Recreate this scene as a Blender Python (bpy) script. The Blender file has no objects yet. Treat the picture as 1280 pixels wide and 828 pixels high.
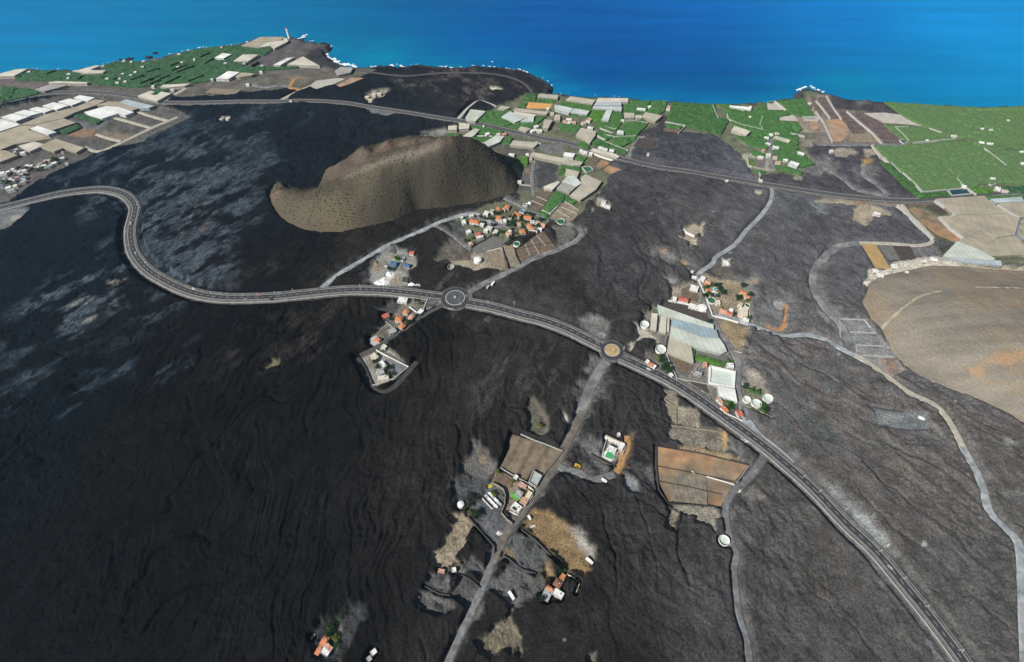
import bpy, math, random
import numpy as np
from mathutils import Vector
from mathutils.geometry import delaunay_2d_cdt
random.seed(7); rng = np.random.default_rng(11)
scene = bpy.context.scene
col = scene.collection
# ------------------------------------------------------------------ camera
H = 530.0; FPX = 700.0; PITCH = math.radians(53.0)
cam_d = bpy.data.cameras.new("camera"); cam = bpy.data.objects.new("camera", cam_d); col.objects.link(cam)
cam.location = (0, 0, H); cam.rotation_euler = (math.pi/2 - PITCH, 0, 0)
cam_d.sensor_width = 36; cam_d.lens = FPX/1280*36; cam_d.clip_end = 40000; cam_d.clip_start = 1
scene.camera = cam
# ------------------------------------------------------------------ sky and sun
SUN_EL = math.radians(41); SX, SY = -0.80, -0.60          # horizontal direction towards the sun
w = bpy.data.worlds.new("World"); scene.world = w; w.use_nodes = True
nt = w.node_tree; bg = nt.nodes["Background"]; sky = nt.nodes.new("ShaderNodeTexSky"); sky.sky_type = 'NISHITA'
sky.sun_disc = False; sky.sun_elevation = SUN_EL; sky.sun_rotation = math.atan2(SX, SY); sky.altitude = 500
nt.links.new(sky.outputs[0], bg.inputs[0]); bg.inputs[1].default_value = 0.06
sd_ = bpy.data.lights.new("sun", 'SUN'); sd_.energy = 4.9; sd_.angle = math.radians(0.5); sd_.color = (1.0, 0.95, 0.87)
sun = bpy.data.objects.new("sun", sd_); col.objects.link(sun); sun.location = (-300, -200, 900)
c_ = math.cos(SUN_EL); sdir = Vector((SX*c_, SY*c_, math.sin(SUN_EL)))
sun.rotation_euler = sdir.to_track_quat('Z', 'Y').to_euler()
scene.view_settings.view_transform = 'Standard'; scene.view_settings.look = 'None'
scene.view_settings.exposure = 0.3; scene.view_settings.gamma = 1.0
scene.cycles.max_bounces = 4; scene.cycles.volume_bounces = 0

# ------------------------------------------------------------------ survey: a point of the photo -> a point on the ground (or at height z)
FR = {'px': (0, 0, 1), 'A': (0,20,3.6), 'B': (200,20,3.6), 'C': (460,60,4.1417), 'D': (560,100,4.5714), 'E': (780,100,4.923), 'F': (1020,100,4.923),
 'G': (1000,230,4.357), 'H': (520,180,4.358), 'I': (0,200,3.765), 'J': (320,150,3.765), 'K': (430,290,3.942), 'L': (780,320,3.765),
 'M': (560,480,5.175), 'N': (520,600,3.631), 'O': (780,480,3.185), 'Q': (1000,560,3.089), 'a': (540,560,7.9625), 'b': (640,680,10.35),
 'c': (370,760,10.667), 'd': (860,640,13.8), 'e': (880,440,9.2), 'f': (780,380,9.2), 'g': (440,360,6.367), 'h': (740,410,16.57),
 'i': (460,300,11.83), 'j': (540,235,7.111), 'k': (540,350,8), 'l': (830,320,8), 'm': (0,170,10.345), 'n': (0,400,2.76), 'o': (1060,300,3.45),
 'p': (700,520,6.9), 'q': (1080,680,5.593), 'r': (220,340,8), 's': (560,110,9.143), 't': (700,110,9.143), 'u': (640,180,9.143),
 'v': (880,120,6.9), 'w': (800,240,6.4), 'x': (920,500,5.917), 'y': (0,100,5.818), 'z': (0,30,6.4), 'A2': (200,40,4.923),
 'F2': (1080,200,5.915), 'S2': (520,640,4.4), 'T2': (1040,380,3.183)}
def pix(f, q):
    a, b, s = FR[f]; return (a + q[0]/s, b + q[1]/s)
def P(f, q, z=0.0):
    px, py = pix(f, q)
    dx = (px-640)/FPX; dy = (414-py)/FPX
    vy = math.cos(PITCH) + dy*math.sin(PITCH); vz = -math.sin(PITCH) + dy*math.cos(PITCH)
    t = (z-H)/vz
    return (dx*t, vy*t)
def PP(f, pts, z=0.0): return [P(f, q, z) for q in pts]

# ------------------------------------------------------------------ noise (numpy)
def _h(ix, iy, s):
    n = (ix.astype(np.int64)*374761393 + iy.astype(np.int64)*668265263 + s*2147483647) & 0xffffffff
    n = ((n ^ (n >> 13))*1274126177) & 0xffffffff
    return ((n ^ (n >> 16)) & 0xffff)/65535.0
def vn(x, y, s=0):
    ix = np.floor(x); iy = np.floor(y); fx = x-ix; fy = y-iy
    fx = fx*fx*fx*(fx*(fx*6-15)+10); fy = fy*fy*fy*(fy*(fy*6-15)+10)
    a = _h(ix,iy,s); b = _h(ix+1,iy,s); c = _h(ix,iy+1,s); d = _h(ix+1,iy+1,s)
    return (a+(b-a)*fx)*(1-fy) + (c+(d-c)*fx)*fy
def fbm(x, y, s=0, o=4):
    t = 0; a = 0.5; k = 0
    for i in range(o):
        t = t + a*vn(x*2**i + 17.3*i, y*2**i - 9.1*i, s+i); k += a; a *= 0.5
    return t/k
def sstep(a, b, x):
    t = np.clip((x-a)/(b-a), 0, 1); return t*t*(3-2*t)
def seg_dist(x, y, pts, closed):
    n = len(pts); d = np.full(x.shape, 1e9)
    for i in range(n if closed else n-1):
        ax, ay = pts[i]; bx, by = pts[(i+1) % n]
        vx, vy = bx-ax, by-ay; L = vx*vx+vy*vy+1e-9
        t = np.clip(((x-ax)*vx+(y-ay)*vy)/L, 0, 1)
        d = np.minimum(d, (x-ax-t*vx)**2+(y-ay-t*vy)**2)
    return np.sqrt(d)
def inside(x, y, pts):
    n = len(pts); r = np.zeros(x.shape, bool)
    for i in range(n):
        ax, ay = pts[i]; bx, by = pts[(i+1) % n]
        if ay == by: continue
        c = ((ay > y) != (by > y)) & (x < (bx-ax)*(y-ay)/(by-ay)+ax)
        r ^= c
    return r
def sdist(x, y, pts):
    d = seg_dist(x, y, pts, True); return np.where(inside(x, y, pts), -d, d)
def catmull(pts, step=4.0):
    out = []; n = len(pts)
    for i in range(n-1):
        p0 = pts[max(i-1,0)]; p1 = pts[i]; p2 = pts[i+1]; p3 = pts[min(i+2,n-1)]
        k = max(2, int(math.hypot(p2[0]-p1[0], p2[1]-p1[1])/step))
        for j in range(k):
            t = j/k
            out.append(tuple(0.5*((2*p1[a]) + (-p0[a]+p2[a])*t + (2*p0[a]-5*p1[a]+4*p2[a]-p3[a])*t*t + (-p0[a]+3*p1[a]-3*p2[a]+p3[a])*t**3) for a in (0,1)))
    out.append(pts[-1]); return out

# ------------------------------------------------------------------ materials
MATS = {}
def mat(name, rgb, rough=0.9, var=0.25, scale=0.15, bump=0.0, bscale=0.6, stripes=None, rgb2=None, spec=0.2, vor=None, detail=5):
    """procedural material in world metres: colour noise, optional stripes (angle deg, spacing, strength) and bump"""
    if name in MATS: return MATS[name]
    m = bpy.data.materials.new(name); m.use_nodes = True; MATS[name] = m
    N = m.node_tree.nodes; Lk = m.node_tree.links; b = N["Principled BSDF"]
    b.inputs["Roughness"].default_value = rough; b.inputs["Specular IOR Level"].default_value = spec
    g = N.new("ShaderNodeNewGeometry")
    no = N.new("ShaderNodeTexNoise"); no.inputs["Scale"].default_value = scale; no.inputs["Detail"].default_value = detail
    Lk.new(g.outputs["Position"], no.inputs["Vector"])
    mr = N.new("ShaderNodeMapRange"); mr.inputs[1].default_value = 0.3; mr.inputs[2].default_value = 0.7
    mr.inputs[3].default_value = 1-var; mr.inputs[4].default_value = 1+var; Lk.new(no.outputs[0], mr.inputs[0])
    mx = N.new("ShaderNodeMix"); mx.data_type = 'RGBA'; mx.inputs[6].default_value = (*rgb, 1); mx.inputs[7].default_value = (*(rgb2 or rgb), 1)
    n2 = N.new("ShaderNodeTexNoise"); n2.inputs["Scale"].default_value = scale*0.37; n2.inputs["Detail"].default_value = 3
    Lk.new(g.outputs["Position"], n2.inputs["Vector"])
    r2 = N.new("ShaderNodeMapRange"); r2.inputs[1].default_value = 0.42; r2.inputs[2].default_value = 0.6; Lk.new(n2.outputs[0], r2.inputs[0]); Lk.new(r2.outputs[0], mx.inputs[0])
    vm = N.new("ShaderNodeVectorMath"); vm.operation = 'SCALE'; Lk.new(mx.outputs[2], vm.inputs[0])
    fac = mr.outputs[0]
    if stripes:
        for st in (stripes if isinstance(stripes, list) else [stripes]):
            ang, sp, stren = st
            vr = N.new("ShaderNodeVectorRotate"); vr.rotation_type = 'Z_AXIS'; vr.inputs["Angle"].default_value = math.radians(ang)
            Lk.new(g.outputs["Position"], vr.inputs[0])
            wv = N.new("ShaderNodeTexWave"); wv.inputs["Scale"].default_value = 0.314/sp; wv.inputs["Distortion"].default_value = 0.6
            wv.inputs["Detail"].default_value = 1; wv.inputs["Detail Scale"].default_value = 0.5
            Lk.new(vr.outputs[0], wv.inputs[0])
            ms = N.new("ShaderNodeMapRange"); ms.inputs[1].default_value = 0.1; ms.inputs[2].default_value = 0.45
            ms.inputs[3].default_value = 1-stren; ms.inputs[4].default_value = 1.0; Lk.new(wv.outputs["Fac"], ms.inputs[0])
            mu = N.new("ShaderNodeMath"); mu.operation = 'MULTIPLY'; Lk.new(fac, mu.inputs[0]); Lk.new(ms.outputs[0], mu.inputs[1]); fac = mu.outputs[0]
    Lk.new(fac, vm.inputs["Scale"]); Lk.new(vm.outputs[0], b.inputs["Base Color"])
    if bump:
        nb = N.new("ShaderNodeTexNoise"); nb.inputs["Scale"].default_value = bscale; nb.inputs["Detail"].default_value = 4
        Lk.new(g.outputs["Position"], nb.inputs["Vector"])
        bp = N.new("ShaderNodeBump"); bp.inputs["Distance"].default_value = bump; bp.inputs["Strength"].default_value = 1
        Lk.new(nb.outputs[0], bp.inputs["Height"]); Lk.new(bp.outputs[0], b.inputs["Normal"])
    return m

# ------------------------------------------------------------------ object helpers
def tag(o, label=None, cat=None, group=None, kind=None):
    if label: o["label"] = label
    if cat: o["category"] = cat
    if group: o["group"] = group
    if kind: o["kind"] = kind
    return o
def empty(name, loc, rz=0):
    o = bpy.data.objects.new(name, None); col.objects.link(o); o.location = loc; o.rotation_euler = (0,0,rz); o.empty_display_size = 2
    return o
class MB:
    def __init__(s): s.v = []; s.f = []
    def add(s, v, f):
        k = len(s.v); s.v += [tuple(p) for p in v]; s.f += [tuple(i+k for i in q) for q in f]; return s
    def box(s, c, d, rz=0.0, taper=1.0):
        x, y, z = c; a, b, h = d[0]/2, d[1]/2, d[2]; cr, sr = math.cos(rz), math.sin(rz); v = []
        for zz, k in ((0,1),(h,taper)):
            for u, w_ in ((-a,-b),(a,-b),(a,b),(-a,b)):
                v.append((x+(u*cr-w_*sr)*k, y+(u*sr+w_*cr)*k, z+zz))
        return s.add(v, [(3,2,1,0),(4,5,6,7),(0,1,5,4),(1,2,6,5),(2,3,7,6),(3,0,4,7)])
    def cyl(s, c, r, h, n=20, r2=None, cap=True):
        r2 = r if r2 is None else r2; x, y, z = c; v = []
        for i in range(n): t = 2*math.pi*i/n; v.append((x+r*math.cos(t), y+r*math.sin(t), z))
        for i in range(n): t = 2*math.pi*i/n; v.append((x+r2*math.cos(t), y+r2*math.sin(t), z+h))
        f = [(i,(i+1)%n,n+(i+1)%n,n+i) for i in range(n)]
        if cap: f += [tuple(range(n,2*n)), tuple(range(n-1,-1,-1))]
        return s.add(v, f)
    def ring(s, c, r0, r1, h, n=28):
        x, y, z = c; v = []
        for rr, zz in ((r0,0),(r1,0),(r1,h),(r0,h)):
            for i in range(n): t = 2*math.pi*i/n; v.append((x+rr*math.cos(t), y+rr*math.sin(t), z+zz))
        f = []
        for k in range(4):
            k2 = (k+1) % 4
            f += [(k*n+i, k*n+(i+1)%n, k2*n+(i+1)%n, k2*n+i) for i in range(n)]
        return s.add(v, f)
    def prism(s, pts, z0, z1):
        n = len(pts); a = sum(pts[i][0]*pts[(i+1)%n][1]-pts[(i+1)%n][0]*pts[i][1] for i in range(n))
        if a < 0: pts = pts[::-1]
        v = [(x,y,z0) for x,y in pts]+[(x,y,z1) for x,y in pts]
        return s.add(v, [tuple(range(n-1,-1,-1)), tuple(range(n,2*n))]+[(i,(i+1)%n,n+(i+1)%n,n+i) for i in range(n)])
    def ribbon(s, line, wl, wr, z):
        """strip along line, from wl left of it to wr right of it"""
        n = len(line); v = []
        for i, (x, y) in enumerate(line):
            a = line[max(i-1,0)]; b = line[min(i+1,n-1)]; dx, dy = b[0]-a[0], b[1]-a[1]; L = math.hypot(dx,dy) or 1
            nx, ny = -dy/L, dx/L; zz = z(i) if callable(z) else z
            v += [(x+nx*wl, y+ny*wl, zz), (x-nx*wr, y-ny*wr, zz)]
        return s.add(v, [(2*i,2*i+1,2*i+3,2*i+2) for i in range(n-1)])
    def wall(s, line, wd, z0, z1):
        n = len(line); v = []
        for i, (x, y) in enumerate(line):
            a = line[max(i-1,0)]; b = line[min(i+1,n-1)]; dx, dy = b[0]-a[0], b[1]-a[1]; L = math.hypot(dx,dy) or 1
            nx, ny = -dy/L*wd/2, dx/L*wd/2
            v += [(x+nx,y+ny,z0),(x+nx,y+ny,z1),(x-nx,y-ny,z1),(x-nx,y-ny,z0)]
        f = []
        for i in range(n-1):
            for k in range(4): f.append((4*i+k, 4*i+(k+1)%4, 4*i+4+(k+1)%4, 4*i+4+k))
        f += [(0,3,2,1), (4*n-4,4*n-3,4*n-2,4*n-1)]
        return s.add(v, f)
    def build(s, name, m, parent=None, smooth=False, loc=None):
        me = bpy.data.meshes.new(name)
        v = np.array(s.v, dtype=float)
        if parent is not None: off = (0,0,0)
        elif loc is not None: off = loc
        else: off = (float((v[:,0].min()+v[:,0].max())/2), float((v[:,1].min()+v[:,1].max())/2), float(v[:,2].min()))
        v = v - np.array(off)
        me.from_pydata(v.tolist(), [], s.f); me.materials.append(m); me.update()
        if smooth: me.polygons.foreach_set("use_smooth", [True]*len(me.polygons))
        o = bpy.data.objects.new(name, me); col.objects.link(o)
        if parent is not None: o.parent = parent
        else: o.location = off
        return o
def copy_tree(o, parent=None):
    c = o.copy(); col.objects.link(c)
    if parent: c.parent = parent
    for ch in list(o.children): copy_tree(ch, c)
    return c
def outset(pts, r):
    n = len(pts); a = sum(pts[i][0]*pts[(i+1)%n][1]-pts[(i+1)%n][0]*pts[i][1] for i in range(n)); s = 1 if a > 0 else -1
    out = []
    for i in range(n):
        p, q, t = pts[i-1], pts[i], pts[(i+1)%n]
        d1 = (q[0]-p[0], q[1]-p[1]); d2 = (t[0]-q[0], t[1]-q[1]); l1 = math.hypot(*d1) or 1; l2 = math.hypot(*d2) or 1
        nx = s*(d1[1]/l1+d2[1]/l2); ny = -s*(d1[0]/l1+d2[0]/l2); L = math.hypot(nx, ny) or 1
        out.append((q[0]+nx/L*r, q[1]+ny/L*r))
    return out
def densify(pts, step, jit=0.0):
    out = []; n = len(pts)
    for i in range(n):
        a = pts[i]; b = pts[(i+1)%n]; L = math.hypot(b[0]-a[0], b[1]-a[1]); k = max(1, int(L/step))
        for j in range(k):
            t = j/k; e = jit if j else 0
            out.append((a[0]+(b[0]-a[0])*t+random.uniform(-e,e), a[1]+(b[1]-a[1])*t+random.uniform(-e,e)))
    return out
def fillpoly(pts, step, jitter=0.35, ejit=0.0):
    """triangulated fill of a polygon; returns points, faces, number of boundary points"""
    bd = densify(pts, step, ejit); xs = [p[0] for p in bd]; ys = [p[1] for p in bd]
    gx, gy = np.meshgrid(np.arange(min(xs), max(xs), step), np.arange(min(ys), max(ys), step))
    gx = gx.ravel()+rng.uniform(-jitter,jitter,gx.size)*step; gy = gy.ravel()+rng.uniform(-jitter,jitter,gy.size)*step
    k = sdist(gx, gy, bd) < -0.4*step
    co = [Vector(p) for p in bd]+[Vector((a,b)) for a, b in zip(gx[k], gy[k])]
    v, e, f, *_ = delaunay_2d_cdt(co, [], [list(range(len(bd)))], 1, 1e-4)
    return np.array([(p.x, p.y) for p in v]), [tuple(q) for q in f], bd
# ------------------------------------------------------------------ survey data of the ground (traced points, turned into ground coordinates)
ZONES = []   # soil, gravel, ash and older rock on the terrain itself: polygon, colour, height, relief, ragged edge, soft edge, strength
def zone(f, pts, c, h=None, rel=0.3, edge=3.0, soft=1.5, st=1.0, line=None):
    ZONES.append((PP(f, pts), c, h, rel, edge, soft, st, line))
SHEETS = []  # flat worked fields and yards laid on the ground
def sheet(name, m, f, pts, z=0.1, **k): SHEETS.append((name, m, PP(f, pts), z, k))
ROADS = []   # name, material, centreline, width, height, flat margin
def road(name, m, w_, f, pts, z=0.25, marg=2.5, extra=None):
    l = catmull(PP(f, pts)); ROADS.append([name, m, l, w_, z, marg, extra]); return l

M_ASPH = mat('asphalt', (0.045,0.047,0.05), var=0.2, scale=0.3, bump=0.02, bscale=3)
M_ASPHO = mat('worn_asphalt', (0.075,0.075,0.076), var=0.2, scale=0.3)
M_GRAVEL = mat('grey_gravel', (0.17,0.175,0.18), var=0.35, scale=0.25, bump=0.1, rgb2=(0.13,0.13,0.13))
M_SHOULD = mat('shoulder_gravel', (0.08,0.08,0.078), var=0.35, scale=0.35, bump=0.1, rgb2=(0.12,0.118,0.112))
M_CONC = mat('concrete', (0.38,0.38,0.36), var=0.2, scale=0.5)
M_LINE = mat('road_paint', (0.7,0.7,0.68), var=0.15, scale=1)
M_TRACK = mat('dusty_track', (0.13,0.135,0.14), var=0.4, scale=0.12, bump=0.1, rgb2=(0.2,0.2,0.195))
M_TRACKB = mat('pale_bluish_gravel', (0.30,0.32,0.335), var=0.25, scale=0.2, rgb2=(0.21,0.23,0.24))
M_TRKB = mat('brown_grey_track', (0.135,0.12,0.1), var=0.4, scale=0.15, bump=0.1, rgb2=(0.12,0.118,0.112))
M_TRACKC = mat('grey_lava_gravel', (0.15,0.158,0.165), var=0.35, scale=0.2, rgb2=(0.12,0.12,0.12))
M_TAN = mat('pale_track', (0.36,0.34,0.28), var=0.2, scale=0.2)
M_TERRA = mat('orange_track', (0.34,0.2,0.09), var=0.25, scale=0.25)

hw = [(-40,266),(0,260),(34.5,251.8),(71.7,243),(106,238),(133,237.2),(156.7,243.8),(168.7,257),(168,269),(164,285),(164.7,303.6),(170,319.5),(186,338),(212.5,354),(239,365.2),(265.6,370.8),(292,372.6),(340,371.3),(375,368),(430,362.8),(468,362.8),(506,365.6),(541.6,370.2),(553,371.5)]
ROAD_W = road('main_road', M_ASPH, 8.5, 'px', hw, z=0.6, marg=9, extra='highway')
hw = [(584,378),(615,383.8),(652.5,393.8),(677.5,400),(708,411),(735,424),(755,434)]
ROAD_M = road('main_road', M_ASPH, 8.5, 'px', hw, z=0.6, marg=8, extra='highway')
hw = [(776,446),(800,457),(833,473),(867.6,494),(918,530),(953.8,556.5),(979,577.4),(1002.8,598),(1021,615.5),(1058,654.5),(1094,688.5),(1129.5,730.6),(1162,770.4),(1200.7,822),(1222,855),(1245,895)]
ROAD_E = road('main_road', M_ASPH, 8.5, 'px', hw, z=0.6, marg=8, extra='highway')
road('coast_highway', M_ASPHO, 9, 'px', [(-40,141),(0,130.6),(25.8,123.2),(60,117.2),(94.5,115),(129,116.3),(154.7,119.3),(180.5,124),(197.7,128),(240.6,128.8),(301.6,127.3),(342,127.3),(372.7,126.3),(403,127),(433.6,129.4),(460,133.8),(508,141),(556.6,148.9),(575,151.5),(604.9,156.6),(653,167.4),(680,173.5),(708.8,178.6),(756.9,191.9),(781,199.5),(820.6,208.7),(861,214.8),(902,221.9),(958.7,231),(1003.4,238),(1046,244.2),(1091.8,248.8),(1137.7,251),(1167.5,248.8),(1195,246),(1241,242.6),(1300,238)], z=0.5, marg=7, extra='edge')
road('coast_track', M_ASPHO, 4.5, 'C', [(-60,118),(0,125),(190,145),(400,130),(640,135),(780,170),(845,225),(840,262)], marg=3)
road('farm_road', M_CONC, 5, 's', [(110,365),(200,260),(290,185),(360,150),(450,175),(550,215)])
road('cinder_cone_road', M_TRACKB, 5, 'px', [(402,360),(426,341),(458,322.6),(484.7,306.7),(521.9,290.8),(551,277.5),(580,268.2),(594.6,267.2),(606,274),(618.7,281)], z=0.3)
road('village_street', M_GRAVEL, 4.5, 'j', [(640,90),(740,135),(830,180),(940,235),(1050,290)])
road('village_street', M_GRAVEL, 4, 'j', [(380,240),(480,295),(570,345),(640,330),(700,360),(730,400)])
road('village_street', M_GRAVEL, 4, 'j', [(30,345),(100,375),(220,450),(300,515),(350,550)])
road('ring_lane', M_TRACK, 6, 'px', [(687.5,274),(712.8,281),(727,290),(719.6,301.6),(696.7,312),(666.9,323.4),(639,338.3),(611.8,351),(592,362),(583,368)], z=0.3)
road('hamlet_lane', M_ASPHO, 5, 'px', [(556,380),(545,387),(531.5,394),(506,411.8),(475.7,432),(450.3,444.7)], z=0.3)
M_DARKT = mat('dark_track', (0.05,0.05,0.051), var=0.3, scale=0.2)
road('hamlet_lane', M_DARKT, 5, 'K', [(60,620),(90,680),(130,750),(180,790),(240,770),(310,700),(360,640)], z=0.3)
road('south_track', M_TRACK, 9, 'px', [(759,452),(751,462),(739.7,482),(731,503),(726,518.6)], z=0.2, marg=3)
road('south_track', M_TRKB, 6.5, 'px', [(728,514),(722,528),(710.7,551.5),(699,574),(688,592),(671.9,612.7),(653,640.4),(639,656.7),(626.8,678.6),(617.7,699)], z=0.22, marg=3)
road('south_track', M_GRAVEL, 4.8, 'px', [(618.5,697),(604,733),(588,769.5),(574.5,796.8),(560.9,828),(545,866)], z=0.26, marg=3)
road('branch_track', M_GRAVEL, 5.5, 'px', [(696,581),(708.7,588),(721.7,589.6),(736,598.3),(747.8,599),(768,592.5)], z=0.2)
road('branch_track', M_TERRA, 5, 'px', [(770,591),(776.8,580),(779,569.3),(785,557.7),(783.5,545)], z=0.18)
road('valley_road', M_TRACKB, 4.5, 'px', [(965,236),(964.8,244),(962.5,254),(948.4,272.8),(932.8,288.4),(920.3,304),(907.8,313.4),(895.3,321.3),(890.6,329.8),(876.6,339.2),(873,345)], z=0.3, marg=2)
road('valley_road', M_TRACK, 6, 'px', [(873,343),(874.3,352),(881,370.5),(889,397),(904.8,423.6),(920.8,447.5),(923.4,463.4),(922,484.7),(928.7,508.6),(935,526)], z=0.32, marg=2)
road('valley_road', M_TRACKB, 7, 'px', [(928.7,508.6),(935,526),(945,540),(953.8,549),(974,564.2),(990,580)], z=0.28, marg=3)
road('service_lane', M_TRACKB, 5, 'px', [(905,517),(920,524),(937,533)], z=0.27)
road('hill_road', M_TRACKB, 5, 'px', [(893,394),(910,397),(928.7,402.3),(952.6,411.6),(980,420.5),(1003,418.5),(1028,423),(1050,435),(1074.6,447.5)], z=0.3)
road('hill_road', M_TAN, 6, 'px', [(1068,444),(1078,449),(1102.8,466.4),(1134.3,490),(1160,502),(1175,512),(1190.8,534),(1203.4,559)], z=0.33)
road('hill_road', M_TRACKB, 6.5, 'px', [(1202.5,557),(1222.2,593.6),(1230,615),(1238,641),(1255,660),(1272,676.5),(1277,705.7),(1278.4,741),(1281,800),(1283,850)], z=0.3)
road('hill_road', M_TRACK, 8, 'px', [(1073.4,303.4),(1046,309.2),(1025,328.7),(1017,344.8),(1018,363),(1034.4,388.4),(1050.5,404.4),(1063,432)], z=0.2)
road('hill_track', M_TAN, 4, 'px', [(1073.4,303.4),(1114.8,304.6),(1147,306.9),(1165,302.3),(1160.7,292),(1150,280),(1137.7,269),(1128,256)], z=0.24)
road('lava_track', M_TRACKC, 5, 'px', [(962,562),(955.8,571),(937,596),(915,615)], z=0.2, marg=3)
road('lava_track', M_TRACKC, 4.2, 'px', [(916,613),(907.8,633.8),(911.9,668.4),(921.3,693.5),(918,712.3),(921.3,745),(926,775),(934,800),(939,840)], z=0.2, marg=3)
road('farm_road', M_GRAVEL, 4, 'u', [(320,-10),(240,100),(255,210),(230,350),(238,450),(248,600)])
road('farm_road', M_CONC, 3, 'E', [(640,230),(720,270),(800,295),(870,305)])
road('farm_road', M_GRAVEL, 4, 'E', [(912,320),(910,400),(905,470),(930,555)])
road('farm_road', M_TAN, 4, 'y', [(620,490),(720,520),(860,465),(1090,355),(1220,300),(1290,270)])
road('farm_road', M_TAN, 4, 'y', [(700,395),(790,425),(880,445)])
road('farm_road', M_TAN, 4, 'y', [(830,275),(960,310),(1100,350)])
road('farm_road', M_TAN, 4, 'y', [(1010,235),(1120,270),(1230,300)])
road('farm_road', M_TAN, 5, 'A2', [(735,425),(820,380),(900,345),(960,320)])
road('farm_road', M_TERRA, 5, 'A2', [(860,355),(810,345),(800,335),(830,290)])
road('farm_road', M_TRACK, 5, 'A2', [(560,325),(640,340),(730,330),(800,335)])
road('farm_road', M_TAN, 5, 'A2', [(20,425),(100,380),(190,330)])
road('farm_road', M_GRAVEL, 5, 'F', [(0,395),(180,400),(350,398),(520,398),(600,390)])
road('farm_road', M_TAN, 5, 'F', [(345,400),(390,460),(440,510),(520,570)])
road('farm_road', M_TRACK, 5, 'F', [(90,560),(180,620),(250,675),(440,712)])
road('farm_road', M_TRACK, 5, 'F', [(290,520),(300,590),(370,640),(450,712)])
road('farm_road', M_GRAVEL, 5, 'F', [(650,685),(760,676),(830,672)])

# ---- older ground, ash and soil, all part of the terrain surface
ASH=(0.16,0.16,0.158); ASHD=(0.085,0.085,0.085); SOIL=(0.2,0.165,0.12); OCH=(0.3,0.19,0.085); TANC=(0.27,0.24,0.18); CREAM=(0.45,0.42,0.35); BRN=(0.12,0.1,0.08)
FARM=(0.125,0.135,0.09)
# farmland behind the coast highway
zone('px', [(640,128),(655,118),(700,117),(785,120),(840,125),(871,128),(922,128),(959,126),(1001,120),(1010,112),(1040,118),(1107,126),(1182,131),(1233,133),(1330,131),(1330,330),(1280,333),(1170,330),(1165,300),(1130,262),(1120,252),(1000,236),(940,222),(925,195),(890,170),(820,162),(800,185),(760,205),(770,215),(750,240),(710,285),(660,262),(650,250),(640,210),(600,190),(545,190),(520,175),(545,162),(600,155),(620,133)], FARM, 0.0, 0.15, 4)
zone('px', [(-60,96),(34,85),(92,87),(125,80),(150,74),(200,71),(259,57),(301,53),(330,44),(362,43),(411,58),(440,82),(470,88),(420,108),(300,118),(240,122),(200,122),(150,117),(100,112),(40,112),(-60,135)], (0.11,0.105,0.09), 0.0, 0.15, 3)
zone('px', [(-60,150),(100,115),(150,120),(215,136),(240,148),(180,178),(120,192),(60,222),(10,252),(-60,270)], (0.1,0.097,0.09), 0.0, 0.5, 3)
zone('o', [(58,270),(78,228),(88,188),(138,148),(260,120),(350,100),(480,103),(620,116),(760,123),(900,140),(1100,200),(1100,900),(980,862),(755,798),(700,763),(600,713),(460,653),(330,603),(252,562),(187,482),(147,392),(98,342)], (0.2,0.18,0.148), -1.2, 0.05, 1.0, 1.5)
zone('J', [(58,350),(73,400),(98,442),(160,493),(230,524),(330,536),(400,532),(480,514),(560,498),(650,476),(760,428),(900,418),(1050,393),(1180,353),(1228,345),(1242,300),(1200,205),(1000,150),(700,160),(450,240),(330,320),(200,335),(100,300)], (0.07,0.062,0.05), -1.2, 0.05, 1.0, 1.5)
LV_=(0.062,0.06,0.068)
zone('F', [(-10,402),(350,404),(420,470),(560,600),(640,735),(400,735),(200,715),(-10,690)], LV_, 1.2, 0.9, 3, 2)
zone('E', [(1150,385),(1290,395),(1290,690),(1050,640),(950,610),(940,590),(1090,590),(1190,520),(1110,440)], LV_, 1.2, 0.9, 4, 2)
zone('E', [(820,590),(940,575),(1100,600),(1280,600),(1280,690),(1000,670),(850,640)], LV_, 1.0, 0.9, 4, 2)
zone('G', [(0,110),(60,100),(150,110),(240,190),(330,235),(400,215),(480,150),(560,170),(660,240),(730,330),(600,330),(320,315),(0,330)], (0.07,0.068,0.074), 1.9, 0.9, 10, 22, .75)
# dark gravel lot, orange soil patches, old fields left as islands in the flow
zone('u', [(260,180),(550,240),(490,340),(540,400),(370,490),(300,510),(240,490),(250,340)], (0.06,0.062,0.065), 0.0, 0.3, 1)
zone('u', [(300,20),(560,0),(600,120),(420,110),(300,80)], (0.14,0.14,0.14), 0.0, 0.3, 1)
zone('t', [(880,530),(1120,560),(1090,620),(1060,700),(830,690)], (0.09,0.085,0.08), 0.0, 0.2, 1)
zone('D', [(1080,310),(1190,260),(1220,200),(1280,210),(1280,330),(1100,330)], (0.05,0.05,0.055), 0.3, 0.8, 3)
zone('t', [(740,810),(860,590),(900,560),(960,560),(840,690),(790,823)], (0.2,0.195,0.185), 0.1, 0.3, 3)
zone('E', [(700,360),(750,370),(760,400),(880,430),(870,445),(750,410),(700,375)], (0.24,0.21,0.18), 0.0, 0.2, 2)
zone('E', [(720,460),(760,450),(900,470),(940,560),(880,560),(770,535),(740,490)], (0.3,0.28,0.24), 0.0, 0.2, 2)
zone('E', [(1090,360),(1180,370),(1150,420),(1090,400)], (0.22,0.2,0.17), 0.0, 0.2, 3)
zone('E', [(1090,540),(1180,470),(1280,480),(1280,560),(1200,590),(1120,580)], (0.13,0.13,0.13), 0.5, 0.6, 6, 8, 0.9)
zone('E', [(1040,570),(1100,580),(1090,630),(1050,620)], (0.25,0.22,0.19), 0.3, 0.3, 3)
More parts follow.
